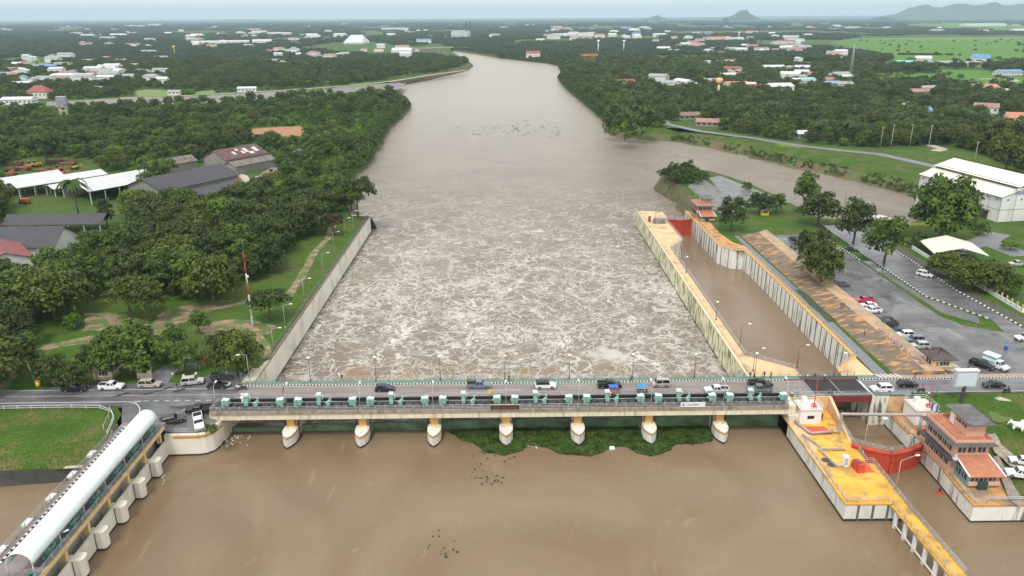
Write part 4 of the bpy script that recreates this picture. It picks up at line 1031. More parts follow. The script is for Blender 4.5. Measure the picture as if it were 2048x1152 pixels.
for k_ in range(260):
    t_=k_/260; px_=1735+t_*170+random.uniform(-2,2); 
    if noise.noise(Vector((px_*.05,0,0)))>-.1: x,y=P(px_,109+t_*1.5,0); up.append((x,y+random.uniform(-6,6),-.2,random.uniform(.8,1.8),7))
gn_scatter('undergrowth',up,srcs)
# groves for the plain beyond: one patch of canopy, repeated
gm=MB(); r=random.Random(9); Ls=[]
for i in range(34):
    rr=r.uniform(3.2,6.2); Ls.append((r.uniform(-30,30),r.uniform(-30,30),r.uniform(2.5,5.5),rr,rr*r.uniform(.7,1)))
gmesh=crown_mesh('grove_canopy',Ls,2.0,5.5,leafD,77,fill=.05)
gmesh.materials.clear(); gmesh.materials.append(leaf_mat('far_canopy',(.030,.056,.018),(.055,.088,.024),.15))
gx,gy=P(1000,88,0)
go=bpy.data.objects.new('tree_grove',gmesh); COL.objects.link(go); go.location=(gx,gy,0); tag(go,kind='stuff')
fp=[]; random.seed(31)
def far(n,ya,yb,s0,s1,thr):
    for _ in range(n):
        t=random.random(); y=math.sqrt(ya*ya+(yb*yb-ya*ya)*t); x=random.uniform(-.92,.92)*y
        if blocked(x,y,12) or not clear(x,y) : continue
        if not (clear(x,y-45) and clear(x-25*s0,y) and clear(x+25*s0,y)): continue
        d=noise.noise(Vector((x*.0022,y*.0011,2)))+.5*noise.noise(Vector((x*.009,y*.005,2)))
        if d<thr: continue
        fp.append((x,y,-1.5,random.uniform(s0,s1),0))
far(4200,1450,2600,.7,1.1,-.16); far(6400,2600,6000,.9,1.4,-.08); far(8000,6000,22000,1.8,3.0,-.02)
print('groves',len(fp))
gn_scatter('far_plain_woods',fp,[go])
# ---------------------------------------------------------------- railings, kerbs, lamps
_post={}
def railing(label,pts,h=1.1,nr=3,sp=2.0,mat=None,r=.045,cat='railing',group=None,name='railing',pr=None):
    mat=mat or steel; pts=[Vector(p) for p in pts]; base=pts[0]
    t=thing(name,label,cat,tuple(base),0,group)
    for k in range(nr):
        z=h*(k+1)/nr; m_=MB(); m_.tube([tuple(p-base+Vector((0,0,z))) for p in pts],r,5); m_.build('rail',mat,t)
    key=(h,mat.name,pr or r)
    if key not in _post:
        m_=MB(); m_.cyl((0,0,-.05),(0,0,h),pr or r*1.2,n=6); _post[key]=m_.mesh('post',mat)
    tot=sum((pts[i+1]-pts[i]).length for i in range(len(pts)-1)); sp=max(sp,tot/92)
    for i in range(len(pts)-1):
        L=(pts[i+1]-pts[i]).length; n=max(1,round(L/sp))
        for j in range(n+(i==len(pts)-2)):
            o=bpy.data.objects.new('post',_post[key]); COL.objects.link(o); o.parent=t; o.location=pts[i].lerp(pts[i+1],j/n)-base
    return t
def kerb(a,b,z0=-.3,z1=.16,w=.28,step=.36,mats=None,name='kerb'):
    a=Vector(a);b=Vector(b);L=(b-a).length; n=max(1,int(L/step)); m_=MB()
    for i in range(n):
        p=a.lerp(b,i/n);q=a.lerp(b,(i+1)/n)
        m_.bar((p.x,p.y,(z0+z1)/2),(q.x,q.y,(z0+z1)/2),w,z1-z0,i%2)
    return struct(name,m_,mats or [kw,kb])
_lamp={}
def lamp(x,y,z,h,arm,rz,label,group,style='arm',mat=None):
    mat=mat or steel; key=(h,arm,style,mat.name)
    if key not in _lamp:
        p=MB(); p.cyl((0,0,0),(0,0,h),.08,.045,7)
        if style=='arm':
            pts=[(0,0,h)]+[(arm*math.sin(t*math.pi/2),0,h+arm*.35*(1-math.cos(t*math.pi/2))*0+arm*.28*math.sin(t*math.pi/2)) for t in(.33,.66,1)]
            p.tube(pts,.045,5)
        p.cyl((0,0,-.05),(0,0,.35),.2,.2,7)
        l=MB()
        if style=='arm': l.box((arm+.35,0,h+arm*.28),(.9,.34,.16),0,0,.7)
        elif style=='bowl': l.dome((0,0,h),.38,.22,8,3); l.cyl((0,0,h-.12),(0,0,h),.2,.38,8)
        _lamp[key]=(p.mesh('pole',mat),l.mesh('lamp_head',whitep))
    t=thing('street_lamp',label,'street lamp',(x,y,z),rz,group)
    for nm,me in zip(('pole','lamp_head'),_lamp[key]):
        o=bpy.data.objects.new(nm,me); COL.objects.link(o); o.parent=t
    return t
# ---------------------------------------------------------------- the dam
PX=[0.6+15.04*i for i in range(-3,4)]
AL,AR=-58.3,59.5
t=thing('dam_bridge','long concrete barrage bridge carrying the road and the green hoists','bridge',(0,140,0))
m_=MB(); m_.bx(-57.6,66.6,145.5,153.9,-1.3,-.012); m_.bx(-57.6,66.6,147,148,-2.2,-1.3); m_.bx(-57.6,66.6,151,152,-2.2,-1.3)
for v in [m_]: v.v=[(a,b-140,c) for a,b,c in v.v]
m_.build('road_slab',cream,t)
m_=MB(); m_.bx(-60.3,59.3,0.05,4.9,-.35,.35); m_.build('machine_deck',deckgrey,t)
m_=MB(); m_.bx(-60.5,59.5,-.35,.05,-.45,.30); m_.build('deck_ledge',M('ledge_brown_grey',(.30,.25,.19),.85,.2,1,stain=(.08,.07,.06),sfac=.7,sscale=1.2,svec=(1,1,.3)),t)
for ya_,yb_,zt_ in ((-.12,.9,-.45),(4.0,4.9,-.35)): m_=MB(); m_.bx(-60.0,59.6,ya_,yb_,-1.75,zt_); m_.build('girder',cream,t)
m_=MB(); m_.bx(-57.6,59.4,5.0,5.45,-.6,.02); m_.build('gap_shade_strip',dkgrey,t)  # dark grey strip painted as the shade in the gap beside the road
# roadway on the bridge
sheet('road',[(-57.6,145.5),(66.7,145.5),(66.7,151.9),(-57.6,151.9)],0.0,roadcon)
sheet('walkway',[(-57.6,152.2),(66.6,152.2),(66.6,153.9),(-57.6,153.9)],.12,walkgreen)
sheet('walkway',[(60.2,144.2),(66.6,144.2),(66.6,145.5),(60.2,145.5)],.02,walkgreen)
sheet('walkway',[(79.6,152.2),(84.6,152.2),(84.6,153.9),(79.6,153.9)],.12,walkgreen)
sheet('walkway',[(79.6,144.2),(88,144.2),(88,145.4),(79.6,145.4)],.02,walkgreen)
kerb((-57.4,152.05),(63,152.05)); kerb((63,152.05),(79.6,152.05),mats=[kr,kr]); kerb((79.6,152.05),(160,152.05))
sheet('pavement',[(84.6,152.2),(160,152.2),(160,154),(84.6,154)],.06,M('brick_pavement',(.33,.24,.19),.85,.25,1.2))
kerb((100.4,154.2),(100.4,276),w=.25,step=.5); kerb((136.6,285),(136.6,252),step=.9,w=.4,z1=.1); kerb((136.6,252),(134.5,210),step=.9,w=.4,z1=.1); kerb((134.5,210),(135.9,180),step=.9,w=.4,z1=.1); kerb((135.9,180),(162,171.2),step=.9,w=.4,z1=.1)
kerb((125,285),(123.3,240),step=.9,w=.35,z1=.1);kerb((123.3,240),(122.7,205),step=.9,w=.35,z1=.1); kerb((122.7,205),(130.3,187.4),step=.9,w=.3,z1=.1)
kerb((119,272),(119.3,240),step=.9,w=.35,z1=.1)
mm=MB()
mm.sheet([(119.1,240),(120.3,240),(121.2,192),(127.5,184),(126.6,182.6),(119.7,190),(118.4,200)],strip_z+.02)
mm.sheet([(122.5,240),(123.4,240),(122.9,206),(130.6,188),(129.6,187),(122,203)],strip_z+.022)
struct('grass_strip',mm,slopeg)
# road paint
def paint(x0,x1,y,w=.14,z=.006,dash=0,mat=None):
    m_=MB(); x=x0
    while x<x1:
        e=min(x1,x+(dash or x1-x0)); m_.sheet([(x,y-w/2),(e,y-w/2),(e,y+w/2),(x,y+w/2)],z); x=e+(dash or 1)
    return struct('road_marking',m_,mat or line)
rl=M('faded_red_line',(.34,.20,.17),.7,.3)
paint(-400,-57.6,150.9,.16); paint(-57.6,66.4,151.55,.1); paint(-57.6,66.4,148.7,.12,mat=rl,z=.005); paint(-400,-57.6,148.1,.16,mat=M('faded_orange_line',(.5,.30,.24),.7,.3)); paint(-57.6,66.4,145.75,.14)
paint(80,400,148.7,.12,mat=rl); paint(80,400,151.5,.1); paint(80,400,145.8,.12)
paint(-76.5,-60,145.5,.2,dash=1.1); paint(-400,-80.5,145.2,.2)
def polypaint(pts,w=.18,z=.008):
    m_=MB()
    for i in range(len(pts)-1):
        a=Vector(pts[i]);b=Vector(pts[i+1]);d=(b-a).normalized();n_=Vector((-d.y,d.x))*w/2
        m_.add([(*(a-n_),z),(*(b-n_),z),(*(b+n_),z),(*(a+n_),z)],[(0,1,2,3)])
    return struct('road_marking',m_,line)
polypaint([(-80.5,145.2),(-79,145.1),(-77.8,144.5),(-76.8,143.6),(-75.8,142.2),(-74.9,140)]); m_=MB()
for i in range(12):
    t0,t1=i/12,(i+1)/12; pa=(-66-5.5*t0,144.2-7*t0); pb=(-66-5.5*t1,144.2-7*t1); m_.add([(pa[0]-.08,pa[1]+.06,apx(*pa)+.02),(pb[0]-.08,pb[1]+.06,apx(*pb)+.02),(pb[0]+.08,pb[1]-.06,apx(*pb)+.02),(pa[0]+.08,pa[1]-.06,apx(*pa)+.02)],[(0,1,2,3)])
struct('road_marking',m_,line)
m_=MB(); m_.sheet([(-77,145.6),(-78.3,145.3),(-78.2,145.0),(-76.9,145.35)],.01); struct('road_marking',m_,line)
m_=MB()
for i in range(5): m_.sheet([(84.8+i*1.1,152.6),(85.4+i*1.1,152.6),(84.6+i*1.1,154.4),(84.0+i*1.1,154.4)],.135)
struct('road_marking',m_,line)
m_=MB(); 
for (x,y,a,l) in [(-78,148.3,.5,6),(-84,147.6,.7,3),(-72,149.5,.8,2)]:
    for k in range(7): m_.sheet([(x+k*l/9+random.uniform(-.3,.3),y+k*l/11-.2),(x+k*l/9+.9,y+k*l/11-.15),(x+k*l/9+1.1,y+k*l/11+.4),(x+k*l/9+.1,y+k*l/11+.35)],.004+.001*k)
struct('tar_patch',m_,M('fresh_tar',(.02,.02,.022),.6))
# railings of the bridge
railing('grey three bar railing along the downstream walkway of the dam',[(-57.5,153.85,.12),(66.5,153.85,.12)],1.1,3,2)
railing('railing along the upstream edge of the hoist deck',[(-60.2,139.75,.3),(59.3,139.75,.3)],1.05,3,2.0)
railing('railing between hoist deck and roadway',[(-59.5,145.2,.3),(59.3,145.2,.3)],1.0,3,2.5)
railing('short railing closing the left end of the hoist deck',[(-60.2,139.8,.3),(-59.6,145,.3)],1.05,3,1.5)
railing('short railing closing the right end of the hoist deck',[(59.3,139.8,.3),(59.3,145,.3)],1.05,3,1.5)
# piers
nose=[(-1.36,1.9),(-1.42,.2),(-1.36,-1.2),(-.85,-2.5),(0,-3.5),(.85,-2.5),(1.36,-1.2),(1.42,.2),(1.36,1.9)]
def sc_poly(p,k): return [(a*k,b*(k if b<2 else 1)) for a,b in p]
def pier():
    t=thing('bridge_pier','x','pier',(0,140.4,0),0,'gate piers of the dam')
    m_=MB(); m_.prism(nose,-6.6,-4.25,0); m_.bx(-1.15,1.15,-.2,1.6,-4.26,-4.05,1)
    m_.build('nose',[M('pier_nose_white',(.66,.65,.60),.8,.07,.9,stain=(.12,.12,.11),sfac=.7,sscale=1.6,slo=.6,shi=.7),cream],t)
    m_=MB(); m_.prism(sc_poly(nose,1.012),-9,-6.6,0); m_.build('waterline_band',dark,t)
    m_=MB(); m_.prism(sc_poly(nose,1.02),-4.85,-4.45,0); m_.build('ochre_band',band,t)
    m_=MB(); m_.bx(-.78,.78,.7,1.9,-4.24,-1.76); m_.build('column',orangecol,t)
    m_=MB(); m_.bx(-1.25,1.25,1.905,12,-9,-1.32); m_.build('pier_wall',cream,t)
    m_=MB(); m_.bx(-1.50,-1.28,1.5,1.9,-8,-1.9); m_.bx(1.28,1.50,1.5,1.9,-8,-1.9); m_.build('gate_slot',dark,t)
    return t
p0=pier(); ords=['leftmost','second from the left','third from the left','middle','third from the right','second from the right','rightmost']
for i,x in enumerate(PX):
    o=p0 if i==0 else copy_tree(p0)
    o.location=(x,140.4,0); o['label']=f'pointed white pier with ochre column under the dam, {ords[i]} of seven'
def wall_thing(name,label,cat,parts,z=0):
    t=thing(name,label,cat,(0,0,0))
    for nm,mb_,mat in parts: mb_.build(nm,mat,t)
    return t
a=MB(); a.prism([(AL,165),(AL,140.3),(AL-.3,137.8),(AL-1.6,137.0),(AL-3.2,140.3),(AL-3.2,165)],-9,-1.8)
b=MB(); b.prism([(AL+.02,140.2),(AL-.28,137.7),(AL-1.6,136.97),(AL-3.0,140.2)],-9,-6.5)
c=MB(); c.bx(AL-2.4,AL-.15,140.1,145,-1.8,-.36)
wall_thing('abutment','cream concrete abutment at the left end of the dam','abutment',[('body',a,cream),('waterline_band',b,dark),('cap_block',c,cream)])
a=MB(); a.prism([(AR,165),(AR,139.2),(AR+3.0,139.2),(AR+3.0,165)],-9,-1.8); b=MB(); b.bx(AR-.02,AR+.3,139.18,164,-9,-6.5); c=MB(); c.bx(AR-.2,AR+1.4,139.7,145,-1.78,.34)
wall_thing('abutment','cream concrete abutment at the right end of the dam beside the lock','abutment',[('body',a,cream),('waterline_band',b,dark),('cap_block',c,cream)])
# gates
tops=[-6.3,-5.7,-5.5,-5.1,-5.0,-4.7,-4.6,-4.5]
bays=[AL]+PX+[AR]; bn=['leftmost','second','third','fourth','fifth','sixth','seventh','rightmost']
for i in range(8):
    xa=bays[i]+(1.32 if i else .03); xb=bays[i+1]-(1.32 if i<7 else .03)
    t=thing('sluice_gate',f'green steel sluice gate in the {bn[i]} bay of the dam','gate',((xa+xb)/2,144.6,W),0,'sluice gates of the dam')
    h=tops[i]-W; w2=(xb-xa)/2; m_=MB(); vs=[];fs=[]; N=8
    for j in range(N+1):
        zz=-1.5+(h+1.5)*j/N; yy=.35*math.sin((j/N)*math.pi)*-1
        vs+=[(-w2,yy,zz),(w2,yy,zz)]
        if j: fs.append((2*j-2,2*j-1,2*j+1,2*j))
    m_.add(vs,fs,0,True); m_.build('skin_plate',gategreen,t)
    m_=MB(); m_.bx(-w2,w2,-.1,.5,h-.08,h+.06); 
    m_.build('top_beam',M('gate_beam',(.12,.2,.13),.6,.2,stain=(.25,.24,.2),sfac=.5,sscale=.6),t)
    m_=MB()
    for k in range(5): m_.bx(-w2+(k+.5)*w2*2/5-.12,-w2+(k+.5)*w2*2/5+.12,.3,.8,-1,h-.1)
    m_.build('rib',gategreen,t)
# hoists
def gearbox(s,x,nm,t):
    m_=MB(); m_.bx(x-.75*s-.1,x+.1+.75*s*0,-.5,.55,.25,1.5) if False else None
    m_=MB(); m_.box((x,0,.95),(1.15,1.15,1.25)); m_.box((x-s*.55,-.1,.85),(.55,1.35,1.6)); m_.cyl((x+s*.9,0,.85),(x-s*1.0,0,.85),.28,n=8); m_.box((x,0,.14),(2.1,1.3,.28),0,1)
    m_.box((x-s*.4,0,1.66),(.7,1.3,.10),0,2); m_.box((x+s*.3,0,1.6),(.7,1.1,.08),0,2)
    return m_.build('gearbox',[green,black,greenl],t)
def hoist():
    t=thing('gate_hoist','x','hoist',(0,142.0,.35),0,'green gate hoists on the machine deck')
    gearbox(1,-5.57,'a',t); gearbox(-1,5.57,'b',t)
    m_=MB(); m_.box((-1.35,0,.3),(1.2,1.1,.6),0,1); m_.box((-1.35,.1,1.5),(.85,.7,1.9)); m_.box((-1.3,-.35,.8),(.8,.7,.8)); m_.build('control_pedestal',[green,black],t)
    m_=MB(); m_.box((-1.35,.15,2.6),(1.15,1.0,.35),0,0,.8); m_.cyl((-.65,.15,1.2),(-.65,.15,2.1),.1,n=6); m_.dome((-.65,.15,2.1),.2,.2,8,3); m_.build('hood',greenl,t)
    m_=MB(); m_.cyl((.1,-.3,.55),(1.0,.4,1.1),.33,n=10); m_.box((.9,.3,1.1),(.35,.5,1.1)); m_.box((.55,-.2,.35),(.75,.7,.6)); m_.box((.8,0,.1),(1.5,1.1,.2),0,1); m_.build('motor',[green,black],t)
    m_=MB(); m_.cyl((-4.8,0,.85),(4.8,0,.85),.07,n=6); m_.build('drive_shaft',steel,t)
    m_=MB(); 
    m_.cyl((0,0,0),(0,0,.75),.2,.16,7); me=m_.mesh('shaft_bearing',dkgrey)
    for x in (-3.4,3.2):
        o=bpy.data.objects.new('shaft_bearing',me); COL.objects.link(o); o.parent=t; o.location=(x,0,0)
    return t
h0=hoist()
for i in range(8):
    o=h0 if i==0 else copy_tree(h0)
    o.location=((0.6+15.04*(i-3.5)),142.0,.35); o['label']=f'pale green gate hoist set over the {bn[i]} bay of the dam'
railing('low black cable rail running behind the green hoists',[(-58,143.6,.35),(58.5,143.6,.35)],.55,2,4,black,.06,cat='cable rail',name='cable_rail')
tag(MB().bx(-57.5,58.8,143.9,144.35,.36,.9).build('cable_duct',black),'black cable duct along the hoist deck behind the green machines','cable duct')
# white dome post near the left end
t=thing('water_gauge_post','white capped instrument post at the left end of the hoist deck','instrument post',(-54.6,143.2,.35)); MB().cyl((0,0,0),(0,0,1.4),.3,.3,8).build('post',whitep,t); MB().dome((0,0,1.4),.5,.45,10,4).build('cap',whitep,t); MB().cyl((0,0,1.85),(0,0,2.3),.25,.25,8).build('lamp',whitep,t)
# lamps on the dam
for i,px in enumerate([620,751,880,1010,1140,1268,1394,1517]):
    x,_=P(px,765,.1); lamp(x,153.7,.12,5.8,0,0,'dark lamp post with white bowl on the downstream walkway','walkway lamp posts of the dam','bowl',M('dark_post',(.06,.06,.065),.5))
for i,x in enumerate([-59.4]+PX+[58.8]):
    lamp(x,139.9 if i not in(0,) else 141,.3,5.2,1.3,R(90),'grey arm lamp on the hoist deck edge','arm lamps on the hoist deck edge','arm')
def board(name,label,x,y,z,w,h,d,mat,frame,cat='sign',tilt=0):
    t=thing(name,label,cat,(x,y,z)); MB().bx(-w/2,w/2,-d/2,d/2,-h/2,h/2).build('panel',mat,t)
    f=MB(); f.bx(-w/2-.12,w/2+.12,-d/2-.03,d/2+.03,h/2,h/2+.12); f.bx(-w/2-.12,w/2+.12,-d/2-.03,d/2+.03,-h/2-.12,-h/2); f.bx(-w/2-.12,-w/2,-d/2-.03,d/2+.03,-h/2,h/2); f.bx(w/2,w/2+.12,-d/2-.03,d/2+.03,-h/2,h/2); f.build('frame',frame,t)
    return t
def text(s,parent,loc,size,mat,rot=(math.pi/2,0,0),width=None):
    cu=bpy.data.curves.new('lettering','FONT'); cu.body=s; cu.size=size; cu.extrude=.03; cu.align_x='CENTER'; cu.align_y='CENTER'
    o=bpy.data.objects.new('lettering',cu); COL.objects.link(o); bpy.context.view_layer.update()
    me=bpy.data.meshes.new_from_object(o.evaluated_get(bpy.context.evaluated_depsgraph_get())); bpy.data.objects.remove(o)
    me.materials.clear(); me.materials.append(mat)
    o=bpy.data.objects.new('lettering',me); COL.objects.link(o); o.parent=parent; o.location=loc; o.rotation_euler=rot
    if width:
        xs=[v.co.x for v in me.vertices]
        if xs: k=width/(max(xs)-min(xs)); o.scale=(k,1,1)
    return o
x,_=P(1010,818,.6)
t=board('name_board','dark sign board with dull red lettering on the middle of the dam railing',x,139.55,.75,5.9,1.0,.12,M('sign_black',(.03,.02,.018),.5),M('sign_frame',(.30,.27,.24),.5))
text('เขื่อนแม่กลอง',t,(0,-.08,-.05),.85,M('dull_red_letters',(.30,.10,.07),.5),width=5.0)
x,_=P(1384,808,.6)
t=board('banner','white banner with a small round emblem on the right half of the dam railing',x,139.6,.85,4.9,.75,.05,M('banner_white',(.60,.66,.64),.6),whitep)
MB().cyl((-1.95,-.05,0),(-1.95,-.02,0),.22,n=14).build('emblem',M('emblem_grey',(.12,.14,.15),.6),t)
text('เขื่อนแม่กลอง',t,(.2,-.05,0),.4,M('grey_letters',(.22,.25,.26),.6),width=2.2)
t=thing('steel_portal','slim pale steel portal frame between two hoists above the sign board','portal frame',(0.6,144.3,.35)); m_=MB(); m_.tube([(-3.1,0,0),(-3.1,0,1.9),(3.0,0,1.9),(3.0,0,0)],.07,6); m_.build('frame',steel,t)
x,_=P(980,787,1.2)
t=thing('warning_sign','yellow triangular warning sign on a pole beside the road lane','sign',(x,144.6,.3)); MB().add([(-.62,0,1.1),(.62,0,1.1),(0,0,2.3),(-.62,.06,1.1),(.62,.06,1.1),(0,.06,2.3)],[(0,1,2),(5,4,3),(0,3,4,1),(1,4,5,2),(2,5,3,0)]).build('panel',yellowp,t); MB().cyl((0,.1,0),(0,.1,1.4),.05,n=6).build('pole',steel,t)
# ---------------------------------------------------------------- training walls
ZT=-.15
def longwall(name,label,pts,z0,zt,mat,capmat,thick,side,cat='wall',wl=True,joints=0,capw=None):
    # pts = water face line; wall body lies on `side` (+1 = to the right of travel)
    t=thing(name,label,cat,(0,0,0)); P_=[Vector(p) for p in pts]; body=MB();cap=MB();band_=MB();jn=MB()
    def offs(d):
        q=[]
        for i,p in enumerate(P_):
            a=(P_[i]-P_[i-1]).normalized() if i else (P_[1]-P_[0]).normalized(); b=(P_[i+1]-P_[i]).normalized() if i<len(P_)-1 else a
            n_=(Vector((a.y,-a.x))+Vector((b.y,-b.x))).normalized(); q.append(p+n_*d/max(.4,n_.dot(Vector((a.y,-a.x)))))
        return q
    back=offs(thick*side); body.prism([tuple(p) for p in P_]+[tuple(p) for p in reversed(back)],z0,zt-.25)
    f=offs(-.06*side); bk=offs((capw or thick)*side); cap.prism([tuple(p) for p in f]+[tuple(p) for p in reversed(bk)],zt-.25,zt)
    body.build('wall_body',mat,t); cap.build('coping',capmat,t)
    if wl:
        f2=offs(-.04*side); band_.prism([tuple(p) for p in f2]+[tuple(p) for p in reversed(P_)],z0,W+.35); band_.build('waterline_band',dark,t)
    if joints:
        for i in range(len(P_)-1):
            L=(P_[i+1]-P_[i]).length; n=int(L/joints)
            for k in range(n):
                p=P_[i].lerp(P_[i+1],(k+.5)/n); d=(P_[i+1]-P_[i]).normalized(); nn=Vector((d.y,-d.x))*-side
                q=p+nn*.06; jn.box((q.x,q.y,(zt-.35+W)/2),(.16,.14,(zt-.35)-W),math.atan2(d.y,d.x),0)
        jn.build('joint_strips',M('joint_black',(.05,.048,.04),.9),t)
    return t
longwall('river_wall','long pale concrete wall along the left bank below the dam',[(-55.6,154.3),(-54.1,305.3)],-9,ZT,clean,M('brown_coping',(.16,.11,.085),.8,.3),.7,-1)
m_=MB(); m_.prism([(-58.3,154),(-55.55,154),(-55.55,161),(-58.3,161)],-9,.05); m_.prism([(-56.9,161),(-55.55,161),(-55.5,165.5),(-56.3,165.5)],-9,-.1)
tag(m_.build('wall_shoulder',cream),'cream concrete shoulder where the left river wall meets the bridge','wall')
m_=MB(); m_.bx(-54.8,-54.1,305.2,306,-9,-.1); m_.prism([(-54.1,305.3),(-54.9,306.2),(-63,309),(-63,306)],-9,-.3); tag(m_.build('wall_end',clean),'end block of the left river wall by the wide spreading tree','wall')
railing('green and grey railing on top of the left river wall',[(-58.0,154.2,.1),(-56.4,163,-.1),(-54.8,305,-.1)],1.0,2,2.5,M('green_rail',(.14,.20,.17),.6))
# lock: downstream island
isl=[(55.4,154.0),(57.1,311.2),(67.4,309.5),(67.2,298.5),(66.2,296.5),(66.2,266),(59.6,257),(59.4,250),(58.2,166),(67.6,158.2),(67.6,154.0)]
t=thing('lock_wall','long streaked cream lock wall with an orange top between river and lock','lock wall',(0,0,0))
m_=MB(); m_.prism(isl,-9,-.36); m_.build('wall_body',[mossw],t)
m_=MB(); m_.prism([(a-(.05 if a<57.5 and b<320 else -.0),b) for a,b in isl],-.36,-.2); m_.build('deck',peachdeck,t)
m_=MB(); m_.prism([(55.33,154.0),(57.03,311.3),(57.4,311.3),(55.7,154.0)],-.36,-.1); m_.build('coping',M('cream_coping',(.66,.60,.42),.8,.1),t)
m_=MB(); m_.prism([(66.22,297),(66.3,266),(59.75,256.9),(59.55,250),(58.35,166),(58.25,166),(59.4,250.1),(59.5,257.2),(66.1,266.2)],-7.6,-.37)
m_.build('chamber_face',whitew,t)
m_=MB(); m_.prism([(55.34,154.0),(57.04,311.25),(67.45,309.55),(67.45,298.4),(67.3,298.4),(67.2,309.3),(57.3,311),(55.5,154)],-9,W+.3); m_.build('waterline_band',dark,t)
railing('railing on the lock side edge of the long streaked lock wall',[(67.4,158.0,-.2),(58.4,166,-.2),(59.6,250,-.2),(59.8,256.9,-.2),(66.1,265.9,-.2),(66.1,296,-.2)],1.0,3,2.2)
railing('railing at the river side near the far end of the lock wall',[(57.5,306,-.2),(57.4,311,-.2),(67.2,309.2,-.2)],1.0,2,2.5,steeld)
railing('light railing on the river edge of the long streaked lock wall',[(55.9,155,-.1),(57.2,306,-.1)],.95,2,4,M('thin_rail',(.30,.28,.26),.6),r=.025)
# chamber right wall
RW=[(77.0,310),(77.1,300),(77.3,259.5),(80.6,252.8),(84.1,252.4),(84.75,246),(84.6,220),(83.9,165),(77.3,158.2)]
longwall('lock_wall','white lock chamber wall with black stains and joints beside the car park side',[p for p in RW],-9,-.09,white,orangecol,.9,-1,cat='lock wall',joints=3.3,wl=False)
m_=MB(); m_.prism([(77.6,309),(78.1,260),(81,253.6),(84.2,253.2),(85.6,246),(85.5,220),(84.8,165),(86.2,165),(86.6,246),(86.2,258),(83.5,262),(82,275),(83,300),(83,309)],-.5,-.12); struct('lock_apron',m_,orangedeck)
railing('double railing along the white lock chamber wall',[(78.3,158.8,-.1),(84.6,165.2,-.1),(85.3,220,-.1),(85.4,246,-.1),(84.4,252.9,-.1),(80.9,253.4,-.1),(77.9,259.8,-.1),(77.8,290,-.1)],1.0,3,2.2)
m_=MB(); m_.prism([(77.3,158.2),(83.9,165),(84.3,154),(76.6,154)],-1.3,-.16,); struct('lock_apron',m_,peachdeck)
m_=MB(); m_.bx(82.6,84.2,150,165,-9,-1.31); m_.bx(82.6,83.4,129,150,-9,-3.5); tag(m_.build('lock_wall',whitew),'stained old lock wall under the lifting bridge','lock wall')
# lock gates
def mitre(name,label,a,m,b,zt,zb,y_rail=True,curve=.5):
    t=thing(name,label,'lock gate',(m[0],m[1],zb))
    for s,(p,q) in enumerate(((a,m),(m,b))):
        p=Vector(p)-Vector(m); q=Vector(q)-Vector(m); lf=MB(); N=8; d=(q-p).normalized(); nn=Vector((d.y,-d.x)); fr=[];bk=[]
        for i in range(N+1):
            k=i/N; c=p.lerp(q,k)+nn*(curve*math.sin(k*math.pi)); fr.append((c.x+nn.x*.15,c.y+nn.y*.15)); bk.append((c.x-nn.x*.3,c.y-nn.y*.3))
        lf.prism(fr+bk[::-1],0,zt-zb-.3); lo=lf.build('leaf',gatered,t)
        bm_=MB(); bm_.prism([(x+nn.x*.22,y+nn.y*.22) for x,y in fr]+[(x-nn.x*.35,y-nn.y*.35) for x,y in bk][::-1],zt-zb-.32,zt-zb); bm_.build('top_walk',gatered,lo)
        ra=MB(); pts=[((f[0]+b_[0])/2-nn.x*.3,(f[1]+b_[1])/2-nn.y*.3) for f,b_ in zip(fr,bk)]
        for h in (.4,.75,1.1): ra.tube([(x,y,zt-zb+h) for x,y in pts],.035,5)
        for x,y in pts[::2]: ra.cyl((x,y,zt-zb),(x,y,zt-zb+1.1),.04,n=5)
        ra.build('rail',steel,lo)
    m_=MB(); m_.bx(-.22,.22,-.45,.3,0,zt-zb+.05); m_.build('mitre_post',gatered,t)
    return t
g1=mitre('lock_gate','big red mitre gate at the near end of the lock seen from upstream',(68.4,129.3),(74.6,125.6),(82.3,129.0),-2.5,-8)
m_=MB(); m_.cyl((-5.8,4.5,5.2),(-4.0,1.8,4.6),.12,n=6); m_.cyl((8.3,2.2,4.2),(5,1.2,4.7),.12,n=6); m_.build('operating_rod',redpaint,g1)
mitre('lock_gate','red mitre gate at the far downstream end of the lock',(66.6,297.6),(71.6,295.6),(77.1,297.6),-.4,-8.5,curve=.15)
# ---------------------------------------------------------------- upstream lock island
ZI=-3.4
def PI_(px,py): return P(px,py,ZI)
edge=[PI_(1638,797),PI_(1687,860),PI_(1705,884),PI_(1735,926),PI_(1748,926),PI_(1811,1007),PI_(1932.6,1149)]
jl=[PI_(1899.7,1151.5),PI_(1783,1009.6)]
e0=edge[0][0]
islu=[(59.5,152),(59.5,111.1),(jl[1][0]+.1,111.1)]+[(edge[5][0],edge[5][1])]+[edge[4],edge[3],edge[2],edge[1],(e0,146),(e0,152)]
t=thing('lock_island','yellow decked concrete island between dam and lock with white stained sides','lock island',(0,0,0))
m_=MB(); m_.prism(islu,-9,ZI-.3); m_.build('wall_body',M('island_white',(.66,.66,.62),.8,.06,.4,stain=(.28,.27,.24),sfac=.6,sscale=.6,svec=(1,1,.2),slo=.5,shi=.7),t)
m_=MB(); m_.prism([(a+(-.12 if a<60 else 0),b-(.12 if b<112 else 0)) for a,b in islu],ZI-.3,ZI); m_.build('deck',yellowdeck,t)
m_=MB(); m_.prism([(a+(-.06 if a<60 else .03),b-(.06 if b<112 else 0)) for a,b in islu],-9,W+.45); m_.build('waterline_band',dark,t)
m_=MB()
for x in (61.8,64.4,67.0): m_.bx(x-.16,x+.16,110.9,111.2,-8,ZI-.32)
m_.build('joint_strips',M('joint_dark',(.12,.115,.10),.9),t)
